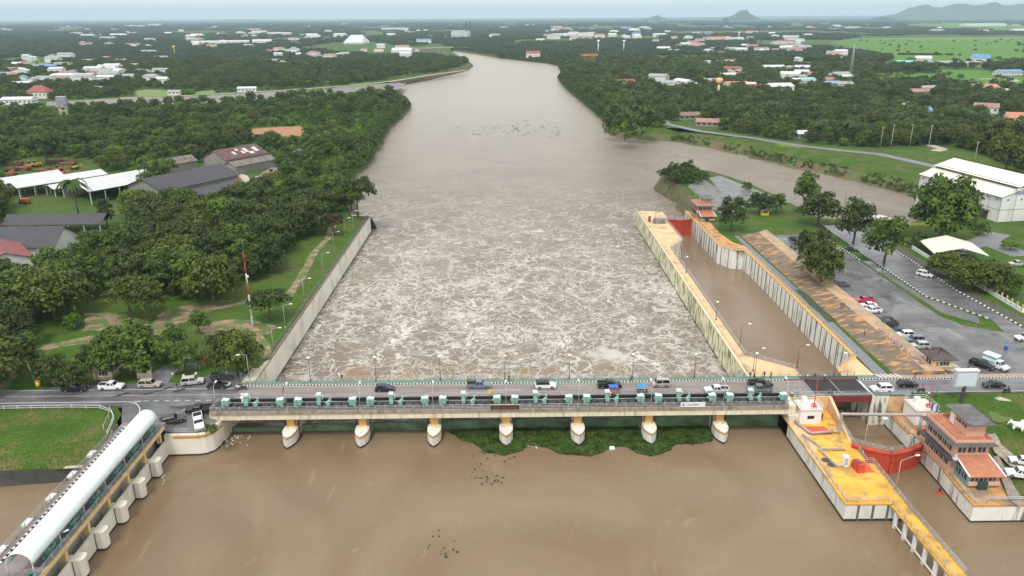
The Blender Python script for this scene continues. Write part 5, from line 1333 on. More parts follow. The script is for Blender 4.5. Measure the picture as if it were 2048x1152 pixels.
m_=MB(); m_.bx(59.45,59.6,111.3,139,ZI,ZI+.02); 
sheet('painted_floor',[(61.3,137.6),(66.4,137.6),(66.9,134.2),(62.0,134.2)],ZI+.02,redpatch)
sheet('painted_floor',[(66.2,124.6),(68.6,124.6),(69.1,120.5),(65.7,120.5)],ZI+.02,redpatch)
sheet('painted_floor',[(64.2,128.6),(66.8,128.6),(66.9,128.0),(64.1,128.0)],ZI+.02,redpatch)
m_=MB(); m_.sheet([(59.5,139.2),(62,139.2),(62.2,131),(60.3,127),(59.6,119),(59.5,119)],ZI+.012); struct('painted_floor',m_,peachdeck)
railing('railing along the river edge of the yellow lock island',[(59.8,131,ZI),(59.8,111.5,ZI),(67.2,111.5,ZI)],1.05,3,2.0,M('tan_rail',(.42,.36,.30),.5))
railing('long railing along the lock edge of the yellow island and jetty',[(e0-.2,144.2,ZI+1.6)]+[(a-.15,b,ZI) for a,b in edge[2:]],1.1,3,2.0)
m_=MB(); m_.add([(e0-.5,144.1,ZI-.1),(e0+.1,144.1,ZI-.1),(e0+.1,144.1,0),(e0-.5,144.1,0),(edge[2][0]-.6,edge[2][1],ZI-.1),(edge[2][0],edge[2][1],ZI-.1)],[(3,2,5,4),(0,3,4),(1,5,2),(0,1,2,3)])
tag(m_.build('ramp_wall',peachdeck),'peach coloured wedge wall descending from the bridge beside the lock chamber','wall')
# retaining faces under the road
m_=MB(); m_.bx(59.6,e0,144.15,152,-9,-.02); tag(m_.build('retaining_wall',peachdeck),'stained orange retaining wall below the road left of the lock','wall')
m_=MB(); m_.bx(82.5,93,144.15,152,-9,-.3); tag(m_.build('retaining_wall',peachdeck),'stained orange retaining wall below the road right of the lock','wall')
# jetty on legs
t=thing('jetty','narrow ochre decked jetty on white legs running towards the bottom right','jetty',(0,0,0))
a_=Vector(jl[1]);b_=Vector(edge[5]); d_=(Vector(edge[6])-b_).normalized(); L=34
m_=MB(); q=[(a_.x,a_.y),(b_.x,b_.y),(b_.x+d_.x*L,b_.y+d_.y*L),(a_.x+d_.x*L,a_.y+d_.y*L)]; m_.prism(q,ZI-.35,ZI-.01); m_.build('deck',yellowdeck,t)
leg=MB(); leg.box((0,0,-2.6),(.5,.6,4.6)); lm=leg.mesh('leg',whitep)
for k in range(9):
    for s in (.3,abs(b_.x-a_.x)-.3):
        o=bpy.data.objects.new('leg',lm); COL.objects.link(o); o.parent=t; o.location=(a_.x+d_.x*k*3.1+s,a_.y-1.5+d_.y*k*3.1,ZI-.35)
m_=MB(); m_.bx(a_.x+.1,a_.x+.3,a_.y-30,a_.y-1,-6.4,-6.2); m_.build('brace',cream,t)
railing('railing on the left edge of the ochre jetty',[(a_.x+.15,a_.y,ZI),(a_.x+d_.x*L+.15,a_.y+d_.y*L,ZI)],1.05,3,2.0,M('tan_rail',(.42,.36,.30),.5))
# lifting bridge
t=thing('lifting_bridge','black decked steel lifting bridge across the lock with dark red girder','bridge',(72.9,148.8,0))
MB().bx(-6.2,6.2,-3.4,3.15,-.35,.04).build('deck',M('black_grating',(.018,.018,.020),.6,.2,3),t)
MB().bx(-6.2,6.2,-4.3,-3.4,-.9,.08).build('front_beam',steeld,t)
for q_ in ((-6.2,7.2,-4.55,-4.3,-1.5,-.1),(-6.2,6.2,3.4,3.7,-1.3,-.2)): m_=MB(); m_.bx(*q_); m_.build('girder',M('dark_red_girder',(.16,.03,.03),.6,.2),t)
MB().bx(-6.2,6.2,3.2,5.0,-.3,.1).build('walkway',dkgrey,t)
m_=MB(); m_.bx(-.06,.06,-3.4,3.15,.04,.06); m_.bx(-6.2,-6.0,-3.4,3.15,.04,.07); m_.bx(6.0,6.2,-3.4,3.15,.04,.07); m_.build('joint_line',steel,t)
railing('railing on the downstream side of the lifting bridge',[(66.7,153.8,.1),(79.3,153.8,.1)],1.1,3,1.6,steeld)
railing('railing on the upstream side of the lifting bridge',[(60.3,144.3,.02),(79.5,144.3,.02)],1.1,3,1.8)
railing('railing beside the road right of the lifting bridge',[(79.8,144.3,.02),(88,144.3,.02)],1.1,3,1.8)
m_=MB(); m_.bx(78.9,82.6,144.1,152.2,-9,-.05); 
tag(m_.build('abutment',whitew),'stained abutment under the right end of the lifting bridge','abutment')
sheet('road',[(66.6,145.4),(66.8,145.4),(66.8,152),(66.6,152)],.0,roadcon)
# right platform of the lock (z=-3.4)
rq=[(82.5,144.15),(92.8,144.15),(92.2,132),(91.8,128),(91.6,110.3),(81.5,110.3),(81.6,114),(82.3,122),(82.6,130),(83.0,131.5),(83.0,134),(82.5,134.5)]
t=thing('lock_quay','orange decked lock quay with stained white walls beside the salmon control house','quay',(0,0,0))
m_=MB(); m_.prism(rq,-9,ZI-.35); m_.build('wall_body',white,t); m_=MB(); m_.prism([(a-(.1 if a<83 else 0),b-(.1 if b<111 else 0)) for a,b in rq],ZI-.35,ZI); m_.build('deck',orangedeck,t)
m_=MB(); m_.prism([(a-(.05 if a<83.1 else 0),b-(.05 if b<111 else 0)) for a,b in rq],-9,W+.3); m_.build('waterline_band',dark,t)
m_=MB(); m_.bx(91.6,140,110.9,111.4,-9,ZI-.05); m_.build('side_wall',M('blackened_wall',(.30,.30,.28),.9,.2,.5,stain=(.03,.03,.03),sfac=.95,sscale=.7,svec=(1,1,.4),slo=.42,shi=.55),t)
m_=MB()
for k in range(12): m_.bx(92.5+k*2.6,92.8+k*2.6,110.75,110.9,-8,ZI-.05)
m_.build('joint_strips',cream,t)
sheet('painted_floor',[(84.5,136.5),(90.5,136.5),(90.3,133.2),(85,133.2)],ZI+.02,redpatch)
railing('triple railing along the lock edge in front of the control house',[(82.6,144,ZI),(82.7,130.2,ZI)],1.1,3,1.6)
railing('railing along the quay edge below the orange lower roof',[(82.6,121.5,ZI),(81.9,114,ZI),(81.8,110.7,ZI),(84,110.7,ZI)],1.05,3,1.8)
railing('pair of pipes with posts along the blackened side wall',[(84.5,111.3,ZI+.1),(120,111.3,ZI+.1)],.7,2,3,steel,.09,cat='pipe rail',name='pipe_rail')
# machine houses
def mhouse(x0,x1,y0,y1,label):
    t=thing('machine_house',label,'machine house',((x0+x1)/2,(y0+y1)/2,ZI)); w=(x1-x0)/2;d=(y1-y0)/2
    MB().bx(-w,w,-d,d,0,3.1).build('wall',whitep,t); MB().bx(-w-.15,w+.15,-d-.15,d+.15,3.1,3.4).build('roof',M('off_white_slab',(.58,.56,.50),.8,.1,1),t)
    MB().bx(-.7,.7,-d-.05,-d+.02,1.2,1.9).build('window',glass,t)
    r_=MB()
    for h in (.5,1.0): r_.tube([(-w,-d,3.4+h),(w,-d,3.4+h),(w,d,3.4+h),(-w,d,3.4+h),(-w,-d,3.4+h)],.035,5)
    for a,b in ((-w,-d),(0,-d),(w,-d),(w,d),(-w,d)): r_.cyl((a,b,3.4),(a,b,4.4),.04,n=5)
    r_.build('roof_rail',whitep,t)
    MB().box((-w*.3,d*.3,4.1),(1.0,.9,1.4)).build('cabinet',whitep,t)
    return t
mhouse(61.6,66.0,138.6,142.8,'white machine house with rails on the yellow island below the road')
mhouse(85.2,89.6,137.6,142.6,'white machine house with rails on the orange quay right of the lock')
def barrier(x,y,z,label):
    t=thing('road_barrier',label,'barrier',(x,y,z)); MB().cyl((0,0,0),(0,0,6.2),.10,.05,6).build('arm',redpaint,t); MB().box((0,0,.35),(.9,.7,.7)).build('base',redpaint,t)
barrier(64.6,139.6,0,'raised red barrier arm on the left machine house'); barrier(88.3,139,0,'raised red barrier arm on the right machine house')
t=thing('pipe_gantry','big dull grey pipe arching over the lock chamber','pipe gantry',(0,0,0)); m_=MB(); m_.tube([(66.9,134.8,ZI+.5),(68.1,134.4,ZI+.5),(68.1,134.4,1.2),(83.9,133.6,1.2),(83.9,133.6,ZI)],.30,9)
for p in ((68.1,134.4,1.2),): m_.dome(p,.33,.33,10,5,full=True)
m_.build('pipe',M('pipe_grey_mauve',(.33,.30,.31),.55,.1),t); m_=MB(); m_.tube([(66.9,134.8,ZI+.4),(62.3,134.2,ZI+.4),(60.8,139,ZI+.4)],.28,8); m_.build('feed_pipe',M('pipe_grey_mauve',(.33,.30,.31),.55,.1),t)
t=thing('pipe_stand','grey steel cylinders standing by the lock edge near the control house','pipe stand',(84.2,131.8,ZI)); 
for i,(a,b) in enumerate(((0,0),(.7,.3))): MB().cyl((a,b,0),(a,b,4.2),.2,.2,8).build('pipe',steeld,t)
t=thing('control_cabinet','tall white electrical cabinet on the yellow island','cabinet',(64.3,122.9,ZI)); MB().box((0,0,1.1),(1.0,.9,2.2)).build('body',whitep,t); MB().box((0,-.47,1.2),(.6,.04,1.4)).build('door',M('grey_door',(.35,.38,.38),.5),t)
t=thing('winch_housing','red steel winch housing beside the white cabinet','winch',(66.2,121.6,ZI)); MB().box((0,0,.8),(1.4,2.6,1.6),.1,0,.85).build('body',redpaint,t); MB().box((0,.2,1.7),(.8,1.2,.25),.1).build('top_hatch',M('rust',(.2,.1,.07),.8,.3),t)
t=thing('pipe_bollards','low cream guard wall with black cap around the island hatches','guard wall',(0,0,0)); m_=MB(); m_.bar((60.5,134,ZI+.25),(62.2,129.2,ZI+.25),.3,.5); m_.bar((61.6,128.4,ZI+.3),(66.5,128.4,ZI+.3),.3,.4); m_.bar((61.6,128.4,ZI+.3),(62.6,122.4,ZI+.3),.25,.4); m_.bar((62.6,122.4,ZI+.3),(64,122.4,ZI+.3),.25,.4); m_.build('wall_body',paleconc,t)
for (x,y,l) in [(61.5,124.8,'dark round hatch cover on the yellow deck, farther one'),(62.0,123.2,'dark round hatch cover on the yellow deck, nearer one')]:
    o=MB().cyl((0,0,0),(0,0,.12),.8,.75,10).build('hatch_cover',dkgrey,None,(x,y,ZI)); tag(o,l,'hatch')
lamp(69.9,127.5,ZI,7,2.6,R(-10),'tall curved lamp post on the lock edge by the red gate',None,'arm',steel)
lamp(*P(1790,985,ZI),ZI,6.5,2.8,R(10),'curved lamp post at the foot of the jetty',None,'arm',steel)
# ---------------------------------------------------------------- control houses
winw=M('window_pane',(.05,.055,.06),.15); sash=M('window_sash',(.55,.52,.50),.6)
def wrow(t,x0,x1,y0,y1,z0,z1,n,depth=.06):
    # row of windows along a wall line
    for i in range(n):
        a=(i+.14)/n;b=(i+.86)/n
        xa,xb=x0+(x1-x0)*a,x0+(x1-x0)*b; ya,yb=y0+(y1-y0)*a,y0+(y1-y0)*b
        m_=MB(); m_.bar((xa,ya,(z0+z1)/2),(xb,yb,(z0+z1)/2),depth*2,z1-z0); w_=m_.build('window',winw,t)
        f=MB(); f.bar(((xa+xb)/2-(xb-xa)*.04,(ya+yb)/2-(yb-ya)*.04,(z0+z1)/2),((xa+xb)/2+(xb-xa)*.04,(ya+yb)/2+(yb-ya)*.04,(z0+z1)/2),depth*2+.06,z1-z0+.02); f.build('sash',sash,w_)
def control_house(x,y,z,rz,label,detail=True):
    t=thing('control_house',label,'control house',(x,y,z),rz)
    # local frame: origin = west wall, south face of upper floor ; x to east, y to north
    MB().bx(.3,6.9,.9,10.1,-.1,3.5).build('lower_wall',salmon,t)
    MB().bx(.4,6.8,.7,9.9,3.7,6.6).build('upper_wall',salmon,t)
    MB().bx(-.9,7.3,-.2,10.6,3.5,3.7).build('lower_eave',dkgrey,t)
    ev=MB(); ev.add([(-.7,-.6,6.5),(7.7,-.6,6.5),(7.7,10.9,6.5),(-.7,10.9,6.5),(0,.1,7.0),(7.0,.1,7.0),(7.0,10.2,7.0),(0,10.2,7.0)],[(3,2,1,0),(0,1,5,4),(1,2,6,5),(2,3,7,6),(3,0,4,7),(4,5,6,7)]); ev.build('upper_eave',M('dark_eave',(.09,.08,.08),.8),t)
    MB().bx(.05,6.95,.15,10.15,7.0,7.06).build('terrace_floor',terra,t)
    m_=MB()
    for a,b,c,d in ((0,7,.05,.2),(0,7,10.1,10.25),(-.02,.12,.2,10.1),(6.88,7.02,.2,10.1)): m_.bx(a,b,c,d,7.0,7.55)
    m_.build('parapet',salmon,t)
    r_=MB(); r_.tube([(.1,.12,8.05),(6.9,.12,8.05),(6.9,10.1,8.05),(.1,10.1,8.05),(.1,.12,8.05)],.03,5)
    for a,b in ((.1,.12),(3.5,.12),(6.9,.12),(6.9,5),(6.9,10.1),(3.5,10.1),(.1,10.1),(.1,7.5),(.1,5),(.1,2.5)): r_.cyl((a,b,7.5),(a,b,8.05),.03,n=5)
    r_.build('terrace_rail',M('rust_rail',(.25,.14,.10),.6),t)
    ph_=MB(); ph_.bx(3.1,6.5,2.2,8.0,7.06,9.8); ph_=ph_.build('penthouse',salmon,t)
    MB().bx(2.6,7.4,1.1,9.2,9.8,10.02).build('roof',greyroof,t)
    MB().bx(3.02,3.1,6.4,7.6,7.3,9.4).build('door',whitep,t)
    wrow(t,3.05,3.05,2.4,6.0,8.6,9.2,2)
    wrow(t,.9,6.4,.66,.66,4.7,5.9,3); wrow(t,.36,.36,1.3,9.6,4.6,5.9,5); wrow(t,.26,.26,1.4,9.6,1.6,2.7,5); 
    lr=MB(); lr.add([(.9,1.0,4.2),(6.9,1.0,4.2),(7.4,-4.1,2.6),(1.0,-4.1,2.6),(.9,1.0,4.0),(6.9,1.0,4.0),(7.4,-4.1,2.4),(1.0,-4.1,2.4)],[(3,2,1,0),(4,5,6,7),(0,1,5,4),(1,2,6,5),(2,3,7,6),(3,0,4,7)])
    lr.f[0]=(0,3,2,1); lr.f[1]=(4,5,6,7); lr.build('lower_roof',terra,t)
    e=MB(); e.bar((.85,1,4.25),(.95,-4.15,2.65),.25,.12); e.bar((6.95,1,4.25),(7.45,-4.15,2.65),.25,.12); e.build('roof_edging',whitep,t)
    MB().bx(1.3,6.7,-3.4,.9,0,2.5).build('office_wall',M('blue_grey_wall',(.20,.30,.34),.6,.1),t)
    m_=MB(); m_.bx(1.2,6.9,-3.9,-3.45,.6,1.2); m_.build('sill_band',salmon,t)
    wrow(t,1.6,6.4,-3.42,-3.42,1.3,2.2,3); wrow(t,1.28,1.28,-3,.5,1.1,2.2,2)
    MB().box((3.6,-4.1,.8),(1.6,.5,1.6)).build('tank',M('dark_green_tank',(.03,.06,.045),.6),t)
    MB().dome((.35,-.2,3.9),.55,.5,10,4,full=True).build('water_ball',steel,t)
    return t
control_house(81.9,118.9,ZI,0,'salmon coloured lock control house with grey roofs and a terracotta lower roof')
x,y=P(1388,458,-.2)
c2=control_house(78.2,296,-.2,0,'smaller looking salmon control house at the far lock gate'); c2.scale=(.95,.95,.8)
# far lock platform kit
t=thing('gate_machine','greyish winch machinery on the far orange platform','gate machinery',(62.5,291,-.2)); MB().box((0,0,.9),(5,3,1.8),0,0,.9).build('body',M('weathered_machine',(.20,.19,.18),.8,.4,1),t); MB().box((-3.6,2,1.1),(.9,.9,2.2)).build('cabinet',greyroof,t); m_=MB(); m_.tube([(-2.5,-1.6,2.8),(2.5,-1.6,2.8),(2.5,1.6,2.8),(-2.5,1.6,2.8),(-2.5,-1.6,2.8)],.05,5); m_.build('rail',steel,t)
for (px,py,h) in [(1310,450,11),(1387,438,12),(1349,440,8)]:
    x,y=P(px,py,-.2); t=thing('signal_mast',f'thin grey mast {"on the far orange platform" if px==1310 else ("left of the far control house" if px==1387 else "in the middle of the far lock gate")}','mast',(x,y,-.2)); MB().cyl((0,0,0),(0,0,h),.09,.04,6).build('pole',steeld,t)
for px,py in [(1432,640),(1372,545),(1480,690),(1506,742),(1594,735),(1668,752)]:
    x,y=P(px,py,-.2); lamp(x,y,-.2,5.2,1.6 if px>1470 else .0,R(5),'thin lamp post on the long lock wall','lamp posts along the lock walls','arm' if px>1470 else 'bowl',M('dark_post',(.06,.06,.065),.5))
for px,py in [(1541,540),(1620,615),(1697,700),(1585,700)]:
    pass
# ---------------------------------------------------------------- regulator on the left
t=thing('canal_regulator','gate regulator bridge with ochre beam and cream breast walls across the side canal','regulator',(0,0,0))
MB().bx(-76.6,-68.0,62,136.3,-.7,0).build('deck',roadcon,t)
paleoch=M('pale_ochre_paint',(.68,.50,.24),.75,.1,.8,stain=(.3,.22,.12),sfac=.5); MB().bx(-68.0,-67.6,62,134.6,-.6,.05).build('edge_beam',paleoch,t)
gyl=[134.9,128.1,121.2,113.9,107.0,100.1,93.2,86.3,79.4]
pn=MB(); pn.bx(-70.3,-70,62,134.5,-9,-.7); pn.build('gate_wall',M('regulator_gate_grey',(.40,.38,.34),.8,.2,.6,stain=(.12,.11,.09),sfac=.7,sscale=.6),t)
fw=MB(); fw.bx(-68.3,-67.9,62,135.2,-9,-3.5); fw.build('breast_wall',clean,t)
fw=MB(); fw.bx(-67.9,-67.84,62,135.2,-9,-6.7); fw.build('waterline_band',dark,t)
colm=MB(); colm.bx(-.4,.4,-.35,.35,0,2.9); colm=colm.mesh('column',paleoch)
ns=MB(); pr=[(-1.3,-.75),(.0,-.75),(.0,-.95),(.9,-.95),(1.3,-.7),(1.45,0),(1.3,.7),(.9,.95),(0,.95),(0,.75),(-1.3,.75)]; ns.prism(pr,-9,-3.6); nm_=ns.mesh('pier_nose',clean)
cp=MB(); cp.prism([(-.25,-1.05),(.95,-1.05),(1.4,-.78),(1.58,0),(1.4,.78),(.95,1.05),(-.25,1.05)],-3.6,-3.35); cm_=cp.mesh('pier_cap',M('cap_cream',(.74,.71,.60),.8,.05))
wb=MB(); wb.prism([(a*1.02,b*1.02) for a,b in pr],-9,-6.65); wm_=wb.mesh('pier_foot',dark)
sl_=MB(); sl_.bx(-3.2,0,-.6,.6,-9,-3.75); sm_=sl_.mesh('pier_slab',cream)
for yy in gyl[1:]:
    for me,loc in ((colm,(-68.9,yy-.9,-3.5)),(nm_,(-67.7,yy-.2,0)),(cm_,(-67.7,yy-.2,0)),(wm_,(-67.7,yy-.2,0)),(sm_,(-67.9,yy-.6,0))):
        o=bpy.data.objects.new(me.name.split('.')[0],me); COL.objects.link(o); o.parent=t; o.location=loc
o=bpy.data.objects.new('column',colm); COL.objects.link(o); o.parent=t; o.location=(-68.9,134.2,-3.5)
# barrel roof
t=thing('barrel_roof','long white half round sheet roof over the regulator machines','roof',(-69.9,0,0))
m_=MB(); N=14; vs=[]; fs=[]; ys=[90.9+(133.4-90.9)*i/36 for i in range(37)]
for y in ys:
    for j in range(N+1):
        a=math.pi*(j/N)*1.14-.22; vs.append((-1.8*math.cos(a),y,2.75+1.7*math.sin(a)))
K=N+1
for i in range(36):
    for j in range(N): fs.append((i*K+j,(i+1)*K+j,(i+1)*K+j+1,i*K+j+1))
m_.add(vs,fs,0,True); ro=m_.build('roof_sheet',teal,t); sm=ro.modifiers.new('thick','SOLIDIFY'); sm.thickness=.06
hp=MB()
for y in ys[::3]:
    hp.tube([(-1.84*math.cos(math.pi*(j/8)*1.14-.22),y,2.75+1.74*math.sin(math.pi*(j/8)*1.14-.22)) for j in range(9)],.03,4)
hp.build('seam',M('seam_grey',(.55,.62,.62),.4),t)
pm=MB(); pm.cyl((0,0,0),(0,0,2.4),.08,n=6); pme=pm.mesh('post',steel)
for y in ys[::6]:
    for x in (-1.9,1.85):
        o=bpy.data.objects.new('post',pme); COL.objects.link(o); o.parent=t; o.location=(x,y,0)
# machines beneath
mg=MB(); mg.box((0,0,.45),(1.2,1.0,.9)); mg.cyl((-.1,-.6,.9),(.4,1.2,1.3),.4,n=9); mg.cyl((-.4,1.5,.3),(.4,1.5,1.5),.3,.2,8); mg.box((.1,2.4,.5),(.8,1.0,1.0),.5); mg.cyl((0,-1.4,.6),(0,3,.6),.12,n=6); mgm=mg.mesh('gearbox',M('machine_green',(.10,.20,.17),.5,.5,1.2))
mg2=MB(); mg2.box((0,.6,.1),(1.9,5.6,.2)); mg2m=mg2.mesh('base_plate',dkgrey)
on=['farthest','second farthest','third farthest','middle','fifth','sixth','seventh']
for i,yy in enumerate(gyl[:-2]):
    t=thing('regulator_hoist',f'dark green hoist machine under the barrel roof, {on[i]} of the row','hoist',(-68.85,yy-4.4,0),0,'hoists under the barrel roof')
    for me in (mgm,mg2m):
        o=bpy.data.objects.new(me.name.split('.')[0],me); COL.objects.link(o); o.parent=t
railing('triple railing on the reservoir edge of the regulator',[(-67.75,134.4,.05),(-67.75,62,.05)],1.15,4,2.2)
railing('twin railing on the canal edge of the regulator',[(-76.5,134,0),(-76.5,62,0)],1.1,3,2.4)
railing('railing across the near end of the barrel roof',[(-72.2,88.6,0),(-68,88.6,0)],1.1,3,1.4)
kerb((-75.3,134.5),(-75.3,62),z0=-.1,z1=.18,w=.3,step=.55)
for yy in (124.9,118.0,111.2,104.3,97.6):
    t=thing('wall_console','white corbel platform on the canal side of the regulator','corbel',(-77.1,yy,0),0,'white corbels on the canal side of the regulator'); m_=MB(); m_.prism([(-.5,-.9),(.55,-.9),(.55,.9),(-.5,.9)],-.35,.12); m_.build('slab',whitep,t); MB().box((.2,0,-.8),(.7,1.2,.9),0,0,1.3).build('bracket',cream,t)
lamp(*P(110,1095,0),0,1.5,1.6,R(50),'short white headed lamp over the regulator railing',None,'arm',steel)
# quay wall left
q=[(-68.2,134.9),(-66.4,134.95),(-61.6,135.1),(-60.2,135.5),(-59.1,136.6),(-58.5,138.2),(-58.35,140)]
longwall('quay_wall','curved cream quay wall with ochre band between regulator and dam',q,-9,-2.25,clean,cream,.8,-1,cat='quay wall')
m_=MB()
for i in range(1,len(q)-1): m_.bar((q[i][0]+.0,q[i][1]-.02,-2.75),(q[i+1][0],q[i+1][1]-.02,-2.75),.16,.45)
tag(m_.build('ochre_stripe',band),'ochre painted stripe along the curved quay wall','wall stripe')
railing('triple railing on the curved quay wall',[(-68,135.6,-2.25),(-61.8,135.7,-2.25),(-60.4,136.2,-2.25),(-59.5,137.3,-2.25),(-59.1,139.3,-2.25)],1.1,3,1.8)
# guard rail round the grass bank
gr=[(-150,142.2,-.2),(-104,142.4,-.2),(-90,142.6,-.2),(-84,142.2,-.2),(-80.9,140.6,-.3),(-79.3,138.3,-.4),(-78.6,135.5,-.7),(-78.2,133,-1.0)]
railing('pale guard rail curving round the grass bank at left',gr,1.0,2,3,M('pale_rail',(.50,.52,.50),.5),.07,cat='guard rail',name='guard_rail')
railing('short pale railing along the grass bank bend',[(-81.4,141.2,-.3),(-79.9,137.5,-.4),(-79.3,134,-.9)],1.6,1,3,steel,.05,name='hand_rail')
# floating weed mat
wp=[(900,866),(925,880),(950,888),(968,903),(1010,912),(1040,902),(1062,891),(1098,897),(1118,908),(1180,913),(1205,906),(1222,894),(1252,893),(1270,905),(1300,913),(1325,908),(1340,898),(1352,889),(1400,888),(1425,882),(1430,862)]
wpoly=[P(a,b,W) for a,b in wp]; back=[(46,144.2),(36,144.4),(20,144.3),(5,144.2),(-6,144),(-12,143.5)]
poly=wpoly+back; b0=[min(p[0] for p in poly),max(p[0] for p in poly),min(p[1] for p in poly),max(p[1] for p in poly)]
random.seed(2); vs=[];fs=[]; 
while len(fs)<15000:
    x=random.uniform(b0[0],b0[1]);y=random.uniform(b0[2],b0[3])
    if not inside(x+.7*noise.noise(Vector((x*.5,y*.5,1))),y+.8*noise.noise(Vector((x*.6,y*.6,8))),poly): continue
    if noise.noise(Vector((x*.35,y*.7,3)))<-.38: continue
    z=W+.06+random.random()*.22; a=random.uniform(0,6.28); s=random.uniform(.12,.3); n_=len(vs); dz=random.uniform(-.1,.2)
    vs+=[(x+s*math.cos(a),y+s*math.sin(a),z+dz),(x+s*.5*math.cos(a+1.6),y+s*.5*math.sin(a+1.6),z),(x-s*math.cos(a),y-s*math.sin(a),z-.02),(x+s*.5*math.cos(a-1.6),y+s*.5*math.sin(a-1.6),z)]
    fs.append((n_,n_+1,n_+2,n_+3))
m_=MB(); m_.add(vs,fs); m_.sheet([(p[0],p[1]) for p in poly],W+.03,1)
wm=leaf_mat('weed_leaves',(.035,.080,.010),(.070,.125,.015),.2)
o=m_.build('floating_weeds',[wm,M('weed_mat_dark',(.03,.045,.015),.9,.4,1.5,stain=(.12,.09,.05),sfac=.7,sscale=.8)]); tag(o,kind='stuff')
# debris
def debris(name,regs,n,mat,smin,smax,z=W):
    m_=MB(); 
    for (x0,y0,x1,y1,k) in regs:
        for _ in range(k):
            px=random.uniform(x0,x1); t_=(px-x0)/max(1,(x1-x0)); py=y0+(y1-y0)*t_+random.gauss(0,7)
            x,y=P(px,py,z); s=random.uniform(smin,smax); m_.box((x,y,z+.04),(s,s*random.uniform(.3,.9),.1),random.uniform(0,3),0,.7)
    o=m_.build(name,mat); tag(o,kind='stuff')
debris('floating_litter',[(440,885,478,875,26),(455,880,500,868,14),(322,945,330,960,8),(1052,888,1080,890,18)],0,whitep,.12,.4)
debris('floating_litter',[(880,1110,915,1100,14),(940,955,1010,960,30),(855,1085,880,1070,6),(960,905,1030,920,20),(940,925,970,930,10)],0,M('dark_debris',(.05,.055,.03),.9,.4),.15,.7)
debris('floating_litter',[(960,255,1120,262,60),(1020,245,1060,250,16),(900,262,960,264,18)],0,M('dark_debris',(.05,.055,.03),.9,.4),.6,3.2,W-.3)
t=tag(MB().box((0,0,.15),(1.3,.8,.5),0,0,.7).build('foam_box',whitep,None,(*P(1224,897,W),W)),'white foam box floating in a notch of the weed mat','foam box')
# ---------------------------------------------------------------- vehicles
carglass=M('car_glass',(.012,.014,.018),.06,.1,spec=.7)
tailr=M('tail_lamp_red',(.35,.02,.02),.3); headw=M('head_lamp',(.6,.62,.65),.15); hub=M('wheel_hub',(.3,.3,.31),.4,metal=.5)
PAINT={}
def paintm(nm,col,rough=.28):
    if nm not in PAINT:
        m=M('car_paint_'+nm,col,rough,.03,1,spec=.6); PAINT[nm]=m
    return PAINT[nm]
for nm,c in dict(white=(.72,.73,.74),black=(.012,.012,.014),navy=(.015,.02,.04),grey=(.10,.105,.115),silver=(.42,.42,.41),redpink=(.50,.035,.10),slate=(.14,.18,.21),champagne=(.36,.33,.29),darkgrey=(.045,.046,.05)).items(): paintm(nm,c)
base_paint=PAINT['white']
def loft(mb,prof,w,m=0,ins=.07,round_=.06):
    # prof: closed polygon (x,z); swept over the width with bevelled sides
    cx=sum(p[0] for p in prof)/len(prof); cz=sum(p[1] for p in prof)/len(prof); n=len(prof); vs=[]
    for y,k in ((-w,1-ins),(-w+round_*1.6,1),(w-round_*1.6,1),(w,1-ins)):
        for x,z in prof: vs.append((cx+(x-cx)*(1-(1-k)*.35),y,cz+(z-cz)*k))
    fs=[]
    for r in range(3):
        for i in range(n): fs.append((r*n+i,r*n+(i+1)%n,(r+1)*n+(i+1)%n,(r+1)*n+i))
    fs.append(tuple(range(n-1,-1,-1))[::1]); fs.append(tuple(3*n+i for i in range(n)))
    # profile given clockwise in xz seen from -y -> flip to face outward
    fs=[f[::-1] for f in fs]
    return mb.add(vs,fs,m)
SPEC={ # L, W, belt z, roof z, hood end x, roof front, roof back, rear belt  (x from -L/2 rear to L/2 front)
 'sedan':dict(L=4.5,w=.88,belt=.86,roof=1.42,ws=.95,rf=.35,rb=-.95,re=-1.65,tail=.92),
 'hatch':dict(L=4.2,w=.88,belt=.92,roof=1.50,ws=.85,rf=.25,rb=-1.45,re=-1.95,tail=.95),
 'suv':dict(L=4.6,w=.93,belt=1.06,roof=1.74,ws=.95,rf=.4,rb=-1.75,re=-2.15,tail=1.08),
 'wagon':dict(L=4.8,w=.92,belt=1.04,roof=1.80,ws=1.05,rf=.45,rb=-2.0,re=-2.3,tail=1.06),
 'minivan':dict(L=3.9,w=.84,belt=1.05,roof=1.85,ws=1.35,rf=.95,rb=-1.6,re=-1.85,tail=1.08),
 'pickup':dict(L=5.2,w=.93,belt=1.10,roof=1.76,ws=1.05,rf=.55,rb=-.55,re=-.80,tail=1.10,bed=1),
 'boxtruck':dict(L=5.6,w=.98,belt=1.15,roof=1.95,ws=1.65,rf=1.2,rb=.45,re=.35,tail=1.10,box=1)}
CARM={}
